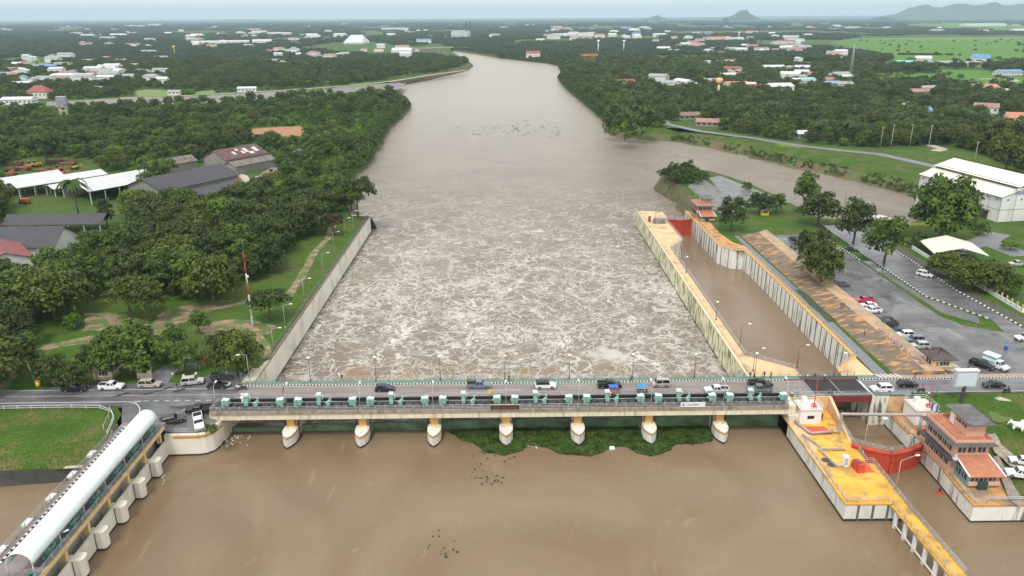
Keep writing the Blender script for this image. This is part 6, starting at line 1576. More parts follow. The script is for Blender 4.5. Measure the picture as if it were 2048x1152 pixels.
def car_meshes(k):
    if k in CARM: return CARM[k]
    s=SPEC[k]; h=s['L']/2; b=s['belt']; w=s['w']; parts=[]
    body=MB()
    g=.28; wa,wb=h-.85,-h+.95
    prof=[(-h,.45),(-h+.08,g),(wb-.42,g),(wb-.3,.58),(wb,.70),(wb+.3,.58),(wb+.42,g),(wa-.42,g),(wa-.3,.58),(wa,.70),(wa+.3,.58),(wa+.42,g),(h-.06,g+.05),(h,.5),(h-.04,b-.22),(h-.35,b-.12),(s['ws']+.1,b-.01),(-.3,b),(-h+.15,s['tail']-.02),(-h,s['tail']-.15)]
    # triangulation of concave side caps: draw as fan of quads is unsafe, so cap with a prism from tessellation
    n=len(prof); vs=[];fs=[]
    for y,kx in ((-w,.05),(-w+.1,0),(w-.1,0),(w,.05)):
        for x,z in prof: vs.append((x*(1-kx*.4),y,z if z<.75 else z-kx*.9))
    for r in range(3):
        for i in range(n): fs.append(((r+1)*n+i,(r+1)*n+(i+1)%n,r*n+(i+1)%n,r*n+i))
    tri=geometry.tessellate_polygon([[Vector((x,z,0)) for x,z in prof]])
    for a,b_,c in tri:
        ar=(prof[b_][0]-prof[a][0])*(prof[c][1]-prof[a][1])-(prof[c][0]-prof[a][0])*(prof[b_][1]-prof[a][1])
        if ar<0: b_,c=c,b_
        fs.append((a,b_,c)); fs.append((3*n+a,3*n+c,3*n+b_))
    body.add(vs,fs,0)
    if s.get('bed'):
        body.bx(-h+.1,s['re']-.05,-w+.12,w-.12,b-.06,b+.004,1); body.bx(-h+.02,s['re'],-w+.01,-w+.1,b-.1,b+.16); body.bx(-h+.02,s['re'],w-.1,w-.01,b-.1,b+.16); body.bx(-h+.01,-h+.09,-w+.1,w-.1,b-.1,b+.14)
    parts.append(('body',body.mesh('body',[base_paint,black])))
    cab=MB(); t=w-.22; R0=s['roof']; x1,x2,x3,x4=s['ws'],s['rf'],s['rb'],s['re']
    bw=w-.07
    cab.add([(x4,-bw,b-.02),(x1,-bw,b-.02),(x1,bw,b-.02),(x4,bw,b-.02),(x3,-t,R0-.05),(x2,-t,R0-.05),(x2,t,R0-.05),(x3,t,R0-.05)],[(0,1,5,4),(1,2,6,5),(2,3,7,6),(3,0,4,7)],0)
    parts.append(('windows',cab.mesh('windows',carglass)))
    rf=MB(); rf.add([(x3-.08,-t-.05,R0-.09),(x2+.1,-t-.05,R0-.09),(x2+.1,t+.05,R0-.09),(x3-.08,t+.05,R0-.09),(x3+.12,-t+.1,R0),(x2-.15,-t+.1,R0),(x2-.15,t-.1,R0),(x3+.12,t-.1,R0)],[(3,2,1,0),(0,1,5,4),(1,2,6,5),(2,3,7,6),(3,0,4,7),(4,5,6,7)],0)
    for sy in(-1,1):
        for (xa,xb) in ((x1,x2),(x4,x3),((x1+x4)/2+.15,(x2+x3)/2+.1)):
            A=Vector((xa,sy*(bw+.012),b-.02)); B=Vector((xb,sy*(t+.012),R0-.07)); q=.07
            rf.add([A+Vector((-q,0,0)),A+Vector((q,0,0)),B+Vector((q,0,0)),B+Vector((-q,0,0))],[(0,1,2,3) if sy<0 else (3,2,1,0)],0)
    parts.append(('roof',rf.mesh('roof',base_paint)))
    wh=MB(); wh.cyl((0,-.11,0),(0,.11,0),.34,n=12); wh.cyl((0,-.12,0),(0,.12,0),.19,n=8,m=1); wm_=wh.mesh('wheel',[black,hub])
    for wx in (wa,wb):
        for sy in (-1,1): parts.append(('wheel',wm_,(wx,sy*(w-.1),.34)))
    hl=MB(); hl.box((0,0,0),(.08,.34,.16)); hm_=hl.mesh('headlight',headw); tl=MB(); tl.box((0,0,0),(.06,.2,.28)); tm_=tl.mesh('tail_light',tailr)
    for sy in(-1,1):
        parts.append(('headlight',hm_,(h-.03,sy*(w-.26),b-.36))); parts.append(('tail_light',tm_,(-h+.0,sy*(w-.18),s['tail']-.28)))
    bp=MB(); bp.bx(h-.02,h+.07,-w+.15,w-.15,.33,.52); bp.bx(-h-.07,-h+.02,-w+.15,w-.15,.35,.55); parts.append(('bumper',bp.mesh('bumper',dkgrey)))
    if s.get('box'):
        bx_=MB(); bx_.bx(-h+.0,.35,-w,w,.75,2.85,0); bx_.bx(-h-.01,.36,-w-.01,w+.01,2.1,2.5,1); bx_.bx(-h-.01,.36,-w-.01,w+.01,1.2,1.4,1); parts.append(('cargo_box',bx_.mesh('cargo_box',[M('box_white',(.7,.72,.72),.5),M('box_stripe_cyan',(.05,.33,.45),.5)])))
    CARM[k]=parts; return parts
def car(px,py,k,pn,deg,label,roof=None,cat=None,z=0,bed=None,extra=None,cage=False):
    x,y=P(px,py,z+.5)
    cats={'sedan':'car','hatch':'car','suv':'car','wagon':'car','minivan':'van','pickup':'pickup truck','boxtruck':'truck'}
    names={'sedan':'parked_car','hatch':'parked_car','suv':'parked_car','wagon':'parked_car','minivan':'minivan','pickup':'pickup_truck','boxtruck':'box_truck'}
    nm=names[k]
    if nm=='parked_car' and 750<py<782 and 560<px: nm='car'
    t=thing(nm,label,cat or cats[k],(x,y,z),R(deg))
    for p in car_meshes(k):
        o=bpy.data.objects.new(p[0],p[1]); COL.objects.link(o); o.parent=t
        if len(p)>2: o.location=p[2]
        if p[0] in('body','roof'):
            o.material_slots[0].link='OBJECT'; o.material_slots[0].material=PAINT[roof] if (p[0]=='roof' and roof) else PAINT[pn]
    if cage:
        m_=MB(); 
        for x0 in (-2.5,-1.7,-.9):
            for sy in (-.82,.82): m_.cyl((x0,sy,1.1),(x0,sy,2.5),.035,n=5)
        for zz in (1.5,1.9,2.3,2.5): m_.tube([(-.9,-.82,zz),(-2.5,-.82,zz),(-2.5,.82,zz),(-.9,.82,zz),(-.9,-.82,zz)],.03,5)
        m_.build('cargo_cage',dkgrey,t)
    return t
C_=[(770,777,'hatch','navy',0,'dark navy hatchback alone on the left third of the dam road'),
(958,771,'pickup','slate',0,'grey pickup with a tall cage over its bed on the dam road'),
(1091,771,'suv','white',0,'white crossover with a black roof in the middle of the dam road'),
(1219,770,'pickup','black',0,'black pickup with roof rack behind the blue canopied tricycles'),
(1322,768,'minivan','champagne',180,'small beige minivan on the right half of the dam road'),
(1433,781,'pickup','white',180,'white pickup with a black open bed in the near lane of the dam'),
(1520,768,'pickup','black',0,'black covered pickup beside the onlookers at the right end of the dam'),
(1518,779,'pickup','grey',180,'grey pickup in the near lane under the rightmost hoist'),
(1763,778,'suv','white',180,'white crossover just right of the lifting bridge'),
(1815,768,'hatch','black',0,'black hatchback in the far lane near the crosswalk'),
(1987,769,'sedan','black',180,'black sedan on the road behind the pale billboard'),
(150,777,'pickup','black',0,'black pickup parked farthest left beside the road'),
(223,773,'pickup','white',0,'white double cab pickup parked in front of the guard hut'),
(300,769,'wagon','champagne',0,'beige silver wagon parked before the cream gate pillar'),
(385,763,'wagon','silver',14,'silver suv parked at an angle near the information board'),
(446,752,'pickup','darkgrey',8,'dark pickup with bright tail parked under the tree by the bridge end'),
(435,771,'hatch','black',0,'black hatchback waiting where the left road meets the bridge'),
(397,814,'pickup','black',180,'black pickup at the left abutment with its bed towards the dam'),
(346,838,'suv','darkgrey',22,'black people carrier standing near the end of the barrel roof'),
(1684,569,'wagon','grey',0,'dark grey suv alone under the car park tree'),
(1728,601,'pickup','redpink',180,'bright crimson pickup at the head of the parked row'),
(1737,610,'sedan','white',180,'white sedan parked next to the crimson pickup'),
(1743,621,'pickup','white',180,'white pickup with a grey load parked after the white sedan'),
(1771,640,'hatch','black',180,'small black car after the gap in the parked row'),
(1775,648,'pickup','darkgrey',180,'black pickup parked beside the small black car'),
(1797,663,'sedan','navy',180,'dark blue sedan parked left of the white suv'),
(1809,670,'suv','white',180,'white suv in the middle of the parked row'),
(1828,680,'wagon','slate',180,'slate blue suv parked after the white suv'),
(1839,692,'suv','silver',180,'silver suv last in the open parked row'),
(1858,711,'sedan','silver',180,'pale sedan half hidden behind the guardhouse roof'),
(1871,704,'hatch','black',180,'black car behind the guardhouse roof'),
(1964,730,'pickup','black',-58,'black pickup with a grey bonnet next to the box truck'),
(1991,730,'boxtruck','white',-62,'white box truck with cyan stripes at the car park exit'),
(1850,549,'wagon','white',-48,'white van driving down the lane beside the striped kerb'),
(2052,676,'pickup','white',180,'white pickup cut by the right frame edge in the car park'),
(2034,528,'pickup','silver',180,'silver pickup parked behind the fence at far right'),
(1590,479,'hatch','black',-60,'small black car at the top end of the car park'),
(1703,498,'sedan','darkgrey',-30,'dark car under the trees at the head of the car park'),
]
for a in C_:
    z=-.14 if (1560<a[0] and a[1]<760) else (.0)
    if a[0]==346: z=-1.25
    if a[0]==397: z=-.35
    cc=car(*a,z=z,roof='black' if a[0]==1091 else None,cage=a[0]==958)
    if a[0] in (346,397): cc.matrix_world=Matrix.Translation(cc.location)@Matrix.Rotation(R(12.3),4,'X')@Matrix.Rotation(cc.rotation_euler.z,4,'Z'); cc.location.z=apx(cc.location.x,cc.location.y)+.04
cc=car(397,839,'pickup','white',-66,'white pickup parked nose to the bush by the left abutment',z=-1.2)
cc.matrix_world=Matrix.Translation(cc.location)@Matrix.Rotation(R(12.3),4,'X')@Matrix.Rotation(cc.rotation_euler.z,4,'Z'); cc.location.z=apx(cc.location.x,cc.location.y)+.04
x,y=P(2042,948,-2.6); car(2042,948,'pickup','white',165,'white pickup on the grass below the salmon control house',z=aprz(x,y)+.02)
x,y=P(2046,925,-2.2); car(2046,922,'sedan','white',160,'white car behind the white pickup on the grass at lower right',z=aprz(x,y)+.02)
# ---------------------------------------------------------------- people
skin=M('skin',(.30,.17,.11),.6,.05); hair=M('hair',(.02,.016,.014),.7)
def person_mesh(pose):
    # joints in metres; one skinned figure
    J={}; E=[]
    def j(n,p,r): J[n]=(p,r)
    j('pel',(0,0,.95),(.14,.11)); j('wai',(0,0,1.08),(.125,.095)); j('che',(0,.0,1.30),(.155,.11)); j('nec',(0,0,1.47),(.055,.055)); j('hed',(0,-.01,1.58),(.08,.095)); j('top',(0,-.01,1.70),(.06,.075))
    E+=[('pel','wai'),('wai','che'),('che','nec'),('nec','hed'),('hed','top')]
    st=pose=='walk'; si=pose=='sit'
    for s,nm in((1,'l'),(-1,'r')):
        f=(.28*s if st else 0)
        if si: hip,kn,an,to=(s*.10,0,.93),(s*.16,-.36,.82),(s*.17,-.22,.42),(s*.17,-.38,.37)
        else: hip,kn,an,to=(s*.10,0,.88),(s*.11,-f*.5-.02,.50),(s*.11,-f+.03,.09),(s*.12,-f-.14,.04)
        j('hip'+nm,hip,(.095,.095)); j('kne'+nm,kn,(.062,.062)); j('ank'+nm,an,(.042,.042)); j('toe'+nm,to,(.04,.035))
        E+=[('pel','hip'+nm),('hip'+nm,'kne'+nm),('kne'+nm,'ank'+nm),('ank'+nm,'toe'+nm)]
        sh=(s*.19,0,1.40)
        if pose=='phone' and s>0: el,wr=(s*.26,-.10,1.18),(s*.14,-.30,1.38)
        elif si: el,wr=(s*.27,-.16,1.18),(s*.26,-.42,1.12)
        elif st: el,wr=(s*.25,f*.35,1.13),(s*.26,f*.6-.08,.90)
        else: el,wr=(s*.25,.02,1.12),(s*.26,-.04,.86)
        j('sho'+nm,sh,(.06,.06)); j('elb'+nm,el,(.042,.042)); j('wri'+nm,wr,(.028,.028))
        d=(Vector(wr)-Vector(el)).normalized(); pm=Vector(wr)+d*.08; j('pal'+nm,tuple(pm),(.036,.018))
        E+=[('che','sho'+nm),('sho'+nm,'elb'+nm),('elb'+nm,'wri'+nm),('wri'+nm,'pal'+nm)]
        u=d.orthogonal().normalized()
        for q in range(4):
            k=(q-1.5)*.02; L=[.06,.075,.07,.055][q]; a=pm+u*k+d*.02; b=a+d*L*.6+Vector((0,-.01,0)); 
            j(f'f{q}{nm}',tuple(a),(.010,.010)); j(f'g{q}{nm}',tuple(b),(.008,.008)); E+=[('pal'+nm,f'f{q}{nm}'),(f'f{q}{nm}',f'g{q}{nm}')]
        a=Vector(wr)+d*.03+u*-.035; j('t'+nm,tuple(a),(.011,.011)); j('u'+nm,tuple(a+d*.035-u*.02),(.009,.009)); E+=[('wri'+nm,'t'+nm),('t'+nm,'u'+nm)]
    keys=list(J); me=bpy.data.meshes.new('person'); me.from_pydata([J[k][0] for k in keys],[(keys.index(a),keys.index(b)) for a,b in E],[])
    o=bpy.data.objects.new('person_tmp',me); COL.objects.link(o); md=o.modifiers.new('s','SKIN'); 
    for i,k in enumerate(keys): me.skin_vertices[0].data[i].radius=J[k][1]
    me.skin_vertices[0].data[0].use_root=True
    sb=o.modifiers.new('b','SUBSURF'); sb.levels=1; sb.render_levels=1
    bpy.context.view_layer.update(); r=bpy.data.meshes.new_from_object(o.evaluated_get(bpy.context.evaluated_depsgraph_get())); bpy.data.objects.remove(o)
    r.materials.clear()
    for m in (skin,whitep,dkgrey): r.materials.append(m)
    for p in r.polygons:
        c=p.center; ax=abs(c.x)
        if c.z>1.44 : mi=0
        elif c.z>.97 and not(ax>.235 and c.z<1.2): mi=1
        elif ax>.235 and c.z>.7: mi=0
        elif si and c.z>.97: mi=1
        else: mi=2
        if c.z<.07 and not si: mi=2
        p.material_index=mi; p.use_smooth=True
    hm=MB(); hm.dome((0,.01,1.63),.105,.12,10,4); hm.dome((0,.03,1.58),.095,.1,10,3)
    return r,hm.mesh('hair',hair)
PM={k:person_mesh(k) for k in('stand','walk','phone','sit')}
CL={k:M('cloth_'+k,c,.85,.08) for k,c in dict(black=(.015,.015,.017),white=(.65,.65,.65),red=(.45,.03,.04),blue=(.04,.09,.28),grey=(.15,.15,.16),green=(.03,.10,.06),orange=(.5,.16,.03),pink=(.5,.22,.25)).items()}
def person(x,y,z,pose,top,bot,rz,label,parent=None):
    r,h=PM[pose]
    t=bpy.data.objects.new('person',r); COL.objects.link(t); t.location=(x,y,z); t.rotation_euler=(0,0,R(rz)); tag(t,label,'person')
    for i,m in ((1,CL[top]),(2,CL[bot])): t.material_slots[i].link='OBJECT'; t.material_slots[i].material=m
    o=bpy.data.objects.new('hair',h); COL.objects.link(o); o.parent=t
    return t
for px,py,z,po,tp,bt,rz,lab in [
(568,786,0,'walk','black','black',90,'person in black walking on the road near the left end of the dam'),
(684,762,.12,'phone','black','grey',180,'person in dark clothes leaning towards the water on the left part of the walkway'),
(1018,763,.12,'stand','black','black',180,'person in black at the middle of the downstream walkway'),
(1262,763,.12,'stand','grey','black',180,'person in grey standing at the walkway railing left of the lock'),
(1500,757,.12,'stand','black','grey',170,'person in black leftmost of the onlookers by the black pickup'),
(1508,758,.12,'stand','grey','black',190,'shorter person in grey beside the leftmost onlooker'),
(1528,756,.12,'phone','black','black',180,'tallest looking onlooker in black with raised arm behind the pickup'),
(1541,757,.12,'phone','red','black',200,'onlooker in a dark red top right of the raised arm'),
(1614,760,.12,'stand','white','grey',180,'person in white leftmost on the lifting bridge walkway'),
(1629,760,.12,'walk','black','grey',120,'person in black walking on the lifting bridge walkway'),
(1649,760,.12,'stand','white','black',180,'person in white rightmost on the lifting bridge walkway'),
(1643,841,ZI,'walk','black','black',170,'person in black standing on the yellow lock island'),
(1823,797,0,'stand','black','black',160,'person in black nearest the lock on the road shoulder at right'),
(1856,796,0,'stand','white','blue',180,'person in a white top on the road shoulder near the billboard'),
(1871,797,0,'stand','grey','black',180,'person in grey right of the person in white by the billboard'),
(1839,733,-.1,'stand','red','blue',150,'person in a red top at the foot of the orange terrace'),
(1849,733,-.1,'stand','white','pink',210,'person in white and pink beside the person in red'),
(1829,757,.06,'walk','green','black',90,'person in green by the pavement near the crosswalk'),
(1682,616,1.0,'stand','black','blue',180,'person in black on the orange terrace by the crimson pickup'),
(1687,616,1.0,'stand','grey','black',150,'person in grey beside the one in black on the orange terrace'),
(1697,621,1.0,'stand','white','grey',200,'person in white standing alone on the orange terrace'),
(355,779,0,'stand','black','grey',180,'person in black standing at the roadside between silver suvs'),
(1728,671,1.0,'stand','orange','black',90,'person in an orange top among the terrace fittings')]:
    x,y=P(px,py,z); person(x,y,z,po,tp,bt,rz,lab)
# ---------------------------------------------------------------- motorcycles and tricycles
def moto_meshes():
    b=MB(); b.box((0,0,.55),(.9,.28,.3),0,0,.8); b.box((.45,0,.75),(.3,.3,.5),0,0,.7); b.box((-.35,0,.80),(.75,.26,.12)); b.cyl((.62,0,.33),(.42,0,1.05),.04,n=6); b.box((.55,0,.68),(.35,.2,.08))
    s=MB(); s.box((-.3,0,.86),(.75,.28,.1)); h=MB(); h.cyl((.42,-.32,1.08),(.42,.32,1.08),.025,n=6); h.box((.5,0,.98),(.16,.22,.18))
    w=MB()
    N=14;ms=6;vs=[];fs=[]
    for i in range(N):
        a=2*math.pi*i/N
        for k in range(ms):
            c=2*math.pi*k/ms; rr=.27+.055*math.cos(c); vs.append((rr*math.cos(a),.055*math.sin(c),rr*math.sin(a)))
    for i in range(N):
        for k in range(ms): fs.append((i*ms+k,i*ms+(k+1)%ms,((i+1)%N)*ms+(k+1)%ms,((i+1)%N)*ms+k))
    w.add(vs,fs,0,True); w.cyl((0,-.05,0),(0,.05,0),.08,n=8)
    for k in range(4): w.cyl((.27*math.cos(k*.785),0,.27*math.sin(k*.785)),(-.27*math.cos(k*.785),0,-.27*math.sin(k*.785)),.015,n=4)
    return b.mesh('body',base_paint),s.mesh('seat',black),h.mesh('handlebar',steeld),w.mesh('wheel',black)
MO=moto_meshes()
def moto(px,py,z,rz,pn,label,rider=None,xy=None):
    x,y=xy or P(px,py,z+.5); t=thing('motorcycle',label,'motorcycle',(x,y,z),R(rz))
    for nm,me,locs in (('body',MO[0],[(0,0,0)]),('seat',MO[1],[(0,0,0)]),('handlebar',MO[2],[(0,0,0)]),('wheel',MO[3],[(.65,0,.33),(-.6,0,.33)])):
        for l in locs:
            o=bpy.data.objects.new(nm,me); COL.objects.link(o); o.parent=t; o.location=l
            if nm=='body': o.material_slots[0].link='OBJECT'; o.material_slots[0].material=PAINT[pn]
    if rider:
        a=R(rz); person(x-.2*math.cos(a),y-.2*math.sin(a),z+.0,'sit',rider[0],rider[1],rz+90,rider[2])
moto(1589,787,0,180,'white','white motorcycle on the road at the left end of the lifting bridge',('white','black','rider in white on the white motorcycle near the lifting bridge'))
moto(1659,786,.05,180,'black','dark motorcycle crossing the black lifting bridge deck',('grey','black','rider in grey on the lifting bridge'))
moto(1843,780,0,180,'darkgrey','dark scooter ridden by a person in red on the right road',('red','blue','rider in a red top on the right road'))
moto(2014,781,0,180,'black','black motorcycle near the right frame edge',('black','grey','rider in black near the right frame edge'))
moto(1941,737,-.1,-100,'white','white scooter parked left of the black pickup by the box truck')
moto(478,773,0,200,'white','white motorcycle parked at the left bridge end kerb'); moto(486,776,0,190,'darkgrey','dark motorcycle parked nearest the kerb at the left bridge end'); moto(456,770,0,60,'white','white scooter standing behind the black hatchback')
moto(1859,739,-.1,80,'redpink','red motorcycle in front of the guardhouse veranda'); moto(1874,738,-.1,80,'silver','silver motorcycle beside the red motorcycle at the guardhouse') 
def tricycle(px,py,cm,bm,label):
    x,y=P(px,py,.5); t=thing('tricycle',label,'tricycle',(x,y,0),0)
    m_=MB(); m_.box((-.35,.0,.55),(1.5,1.1,.5)); m_.build('cart_body',bm,t)
    m_=MB(); m_.add([(-1.2,-.75,1.95),(.8,-.75,1.9),(.8,.75,1.9),(-1.2,.75,1.95),(-1.2,0,2.15),(.8,0,2.1)],[(0,1,5,4),(4,5,2,3),(0,4,3),(1,2,5)]); m_.bx(-1.2,.8,-.78,.78,1.86,1.92); m_.build('canopy',cm,t)
    m_=MB()
    for a,b in ((-1.1,-.65),(.7,-.65),(.7,.65),(-1.1,.65)): m_.cyl((a,b,.6),(a,b,1.9),.03,n=5)
    m_.build('canopy_post',steeld,t)
    for l in ((-.6,-.6,.33),(-.6,.6,.33),(1.0,.0,.33)):
        o=bpy.data.objects.new('wheel',MO[3]); COL.objects.link(o); o.parent=t; o.location=l
    MB().box((.95,0,.75),(.5,.25,.5)).build('motor_part',black,t)
tricycle(1228,784,bluep,redpaint,'motor tricycle with a dark blue canopy and red body in front of the black pickup')
tricycle(1284,783,M('sky_blue_canopy',(.03,.25,.45),.5),black,'motor tricycle with a light blue canopy in the near lane')
# ---------------------------------------------------------------- huts, signs, masts
def hut(x,y,w,l,h,rh,rz,label,z=-.15,base=None,roofm=None):
    t=thing('guard_hut',label,'hut',(x,y,z),R(rz)); MB().bx(-w/2,w/2,-l/2,l/2,0,h).build('wall',M('hut_cream',(.62,.55,.38),.7,.05),t)
    MB().bx(-w/2-.03,w/2+.03,-l/2-.03,l/2+.03,0,.75).build('dado',M('hut_dado',(.36,.28,.19),.8,.1),t)
    r_=MB(); gable(r_,w,l,h,rh,.75,0,1.0); r_.build('roof',roofm or brownroof,t)
    for i in range(3): MB().bx(-w*.15+i*w*.16,-w*.15+i*w*.16+w*.12,-l/2-.05,-l/2+.01,1.1,2.1).build('window',winw,t)
    for i in range(2): MB().bx(-w/2-.05,-w/2+.01,-l*.25+i*l*.3,-l*.25+i*l*.3+l*.2,1.1,2.1).build('window',winw,t)
    MB().bx(-w*.36,-w*.22,-l/2-.06,-l/2,0,2).build('door',M('hut_door',(.3,.2,.13),.7),t)
    if base: MB().prism(base,-.3,.12).build('plinth',paleconc,t)
    return t
hut(100.9,158.6,4.6,3.8,3.3,1.5,0,'brown tile roofed guardhouse at the corner of the car park',base=[(-5,3.5),(3.8,-4.4),(5.2,-4.4),(4.2,3.5)])
BR=hut(-90.2,157.8,4.2,3.4,3.1,1.5,0,'brown roofed guard hut under the trees beside the left road')
t=thing('gate_pillars','cream gate pillars with a low panel in front of the huge tree','gate',(-80.9,157,-.15)); m_=MB(); m_.bx(-1.9,-1.5,-.3,.3,0,2.3); m_.build('pillar',cream,t); m_=MB(); m_.bx(.5,1.3,-.3,.3,0,2.4); m_.build('pillar',cream,t); MB().bx(-1.5,.5,-.1,.1,0,1.2).build('panel',cream,t); MB().bx(-2,1.5,-.5,.5,2.3,2.5).build('lintel',cream,t)
t=thing('information_board','small blue information board on posts on the lawn','board',(-72.7,161.5,-.15)); MB().bx(-1.5,1.5,-.05,.05,1.0,2.1).build('panel',M('board_blue',(.20,.33,.42),.5),t)
for x in (-2.2,-1.5,1.5,2.2): MB().cyl((x,0,0),(x,0,2.0),.06,n=6).build('post',whitep,t)
for i,(x,y) in enumerate(((-75.6,158.6),(-70.3,158.6),(-72.7,157.6))):
    o=MB().dome((0,0,0),.35,.5,8,4).build('boulder',M('white_stone',(.6,.6,.58),.8),None,(x,y,-.15)); tag(o,['white painted stone left of the information board','white painted stone right of the information board','white painted stone in front of the information board'][i],'stone')
t=thing('litter_bin','yellow litter bin at the foot of the leaning roadside pole','bin',(*P(77,772,0),-.1)); MB().cyl((0,0,0),(0,0,1.2),.45,.5,10).build('body',yellowp,t); MB().cyl((0,0,1.2),(0,0,1.3),.55,n=10).build('lid',yellowp,t)
x,y=P(75,770,0); o=MB().cyl((0,0,0),(-1.3,.3,5.2),.14,.1,6).build('utility_pole',M('pole_concrete',(.35,.33,.28),.8),None,(x,y,-.2)); tag(o,'leaning concrete pole behind the yellow bin','pole')
x,y=P(6,745,0); o=MB().cyl((0,0,0),(-.6,.3,8),.18,.12,6).build('utility_pole',wood,None,(x,y,-.2)); tag(o,'dark wooden pole at the left frame edge','pole')
# red and white mast
t=thing('radio_mast','tall red and white lattice mast standing in the park','radio mast',(-66.2,187.5,-.2))
hh=20.5
for i in range(7):
    z0_=hh*i/7; z1_=hh*(i+1)/7; m_=MB(); w_=.22-.014*i
    for a in range(3):
        c1=(w_*math.cos(a*2.094),w_*math.sin(a*2.094)); m_.cyl((*c1,z0_),(*c1,z1_),.045,n=5)
        c2=(w_*math.cos((a+1)*2.094),w_*math.sin((a+1)*2.094))
        for k in range(3):
            za=z0_+(z1_-z0_)*k/3; zb=z0_+(z1_-z0_)*(k+1)/3; m_.cyl((*c1,za),(*c2,zb),.03,n=4); m_.cyl((*c1,zb),(*c2,zb),.03,n=4)
    m_.build('mast_section',redpaint if i in(3,6,2) and i!=2 or i in(3,) or i>=5 else whitep,t)
MB().cyl((0,0,hh),(0,0,hh+3.5),.03,n=5).build('antenna',steel,t); MB().dome((.35,0,13.8),.3,.35,8,4,full=True).build('dish',whitep,t)
# lawn lamps by the left wall
for i,(px,py) in enumerate([(583,700),(583,655),(617,600),(651,545),(668,500),(690,470),(706,455)]):
    x,y=P(px,py,-.2); x=min(x,-57.2)
    if i==0: x,y=P(548,706,-.2)
    lamp(x,y,-.2,6.2,1.7,0,'curved arm lamp on the grass beside the left river wall','lamps along the left river wall','arm',M('lamp_pole_grey',(.36,.37,.37),.5))
x,y=P(500,766,0); t=lamp(x,y,0,6.8,1.4,R(200),'tall double headed lamp where the left river wall meets the bridge',None,'arm',steel)
# billboard
x,y=96.6,141.3; t=thing('billboard','large blank pale billboard on one dark column in the right lawn','billboard',(x,y,-.3)); MB().box((0,.2,2.2),(.55,.5,4.4)).build('column',dkgrey,t); MB().bx(-2.35,2.35,0,.9,3.6,7.3).build('casing',M('casing_grey',(.42,.45,.48),.5,.05),t); MB().bx(-2.0,2.0,-.06,0,3.9,6.8).build('screen',bluegl,t); MB().bx(-2.4,2.4,-.15,.95,7.3,7.5).build('top_cap',whitep,t)
x,y=P(1865,850,-1.5); t=thing('flag_sign','blue and white cloth banners on a thin pole on the lawn','banner',(x,y,aprz(x,y))); MB().cyl((0,0,0),(0,0,4.6),.04,n=5).build('pole',steel,t); 
for i in range(3):
    m_=MB(); m_.bx(-1.0+i*.55,-.6+i*.55,-.03,.03,2.9-i*.2,4.5-i*.2); m_.build('cloth',[M('cloth_blue_sign',(.06,.14,.35),.7),whitep,M('cloth_blue_sign',(.06,.14,.35),.7)][i],t)
# white animal statues
def statue(px,py,rz,label):
    x,y=P(px,py,-2.3); t=thing('animal_statue',label,'statue',(x,y,aprz(x,y)),R(rz)); m_=MB()
    rows=[(-1.0,1.0,.35),(-.8,1.0,.62),(-.3,1.05,.78),(.3,1.05,.76),(.8,1.1,.6),(1.1,1.3,.38),(1.4,1.5,.33),(1.65,1.4,.22)]
    n=10;vs=[]
    for xx,zz,rr in rows:
        for k in range(n): a=2*math.pi*k/n; vs.append((xx,rr*.8*math.cos(a),zz+rr*.85*math.sin(a)))
    fs=[(i*n+k,(i+1)*n+k,(i+1)*n+(k+1)%n,i*n+(k+1)%n) for i in range(len(rows)-1) for k in range(n)]
    fs+=[tuple(range(n)),tuple(len(vs)-1-k for k in range(n))]
    m_.add(vs,fs,0,True)
    for a,b in ((-.7,-.35),(-.7,.35),(.75,-.35),(.75,.35)): m_.cyl((a,b,0),(a*.95,b,.8),.2,.24,8)
    m_.cyl((1.6,0,1.35),(1.9,0,.6),.16,.08,7); m_.build('statue_body',M('statue_white',(.78,.78,.76),.5,.03),t)
    for s in(-1,1): e=MB(); e.dome((1.3,s*.4,1.55),.3,.08,8,3,full=True); e.build('ear',M('statue_white',(.78,.78,.76),.5,.03),t)
statue(2033,868,150,'white rounded animal statue on the lawn, the fully visible one'); statue(2056,868,150,'white animal statue cut by the right frame edge')
t=thing('water_drum','blue plastic drum beside the kerb end in the car park','drum',(*P(2012,697,0),-.12)); MB().cyl((0,0,0),(0,0,1.1),.4,n=10).build('drum',bluep,t)
# outdoor fittings on the terrace: low frames
fm=MB(); fm.tube([(-.5,0,0),(-.5,0,1.2),(.5,0,1.2),(.5,0,0)],.05,5); fm.tube([(-.5,0,.6),(.5,0,.6)],.04,5); fm=fm.mesh('frame',M('pinkish_steel',(.34,.22,.22),.6,.1))
st_=MB(); st_.box((0,.35,.45),(.9,.3,.08)); st_.cyl((0,.35,0),(0,.35,.45),.05,n=5); st_=st_.mesh('step_plate',M('pinkish_steel',(.34,.22,.22),.6,.1))
for i in range(17):
    px=1730+i*7.1; py=662+i*3.9+random.uniform(-2,2); x,y=P(px,py,1.0); x=min(99.2,max(96.2,x))
    t=thing('exercise_frame','low pinkish steel frame in the row on the orange terrace','fitness frame',(x,y,.95),random.uniform(0,3),'steel frames on the orange terrace')
    for me in (fm,st_): o=bpy.data.objects.new(me.name.split('.')[0],me); COL.objects.link(o); o.parent=t
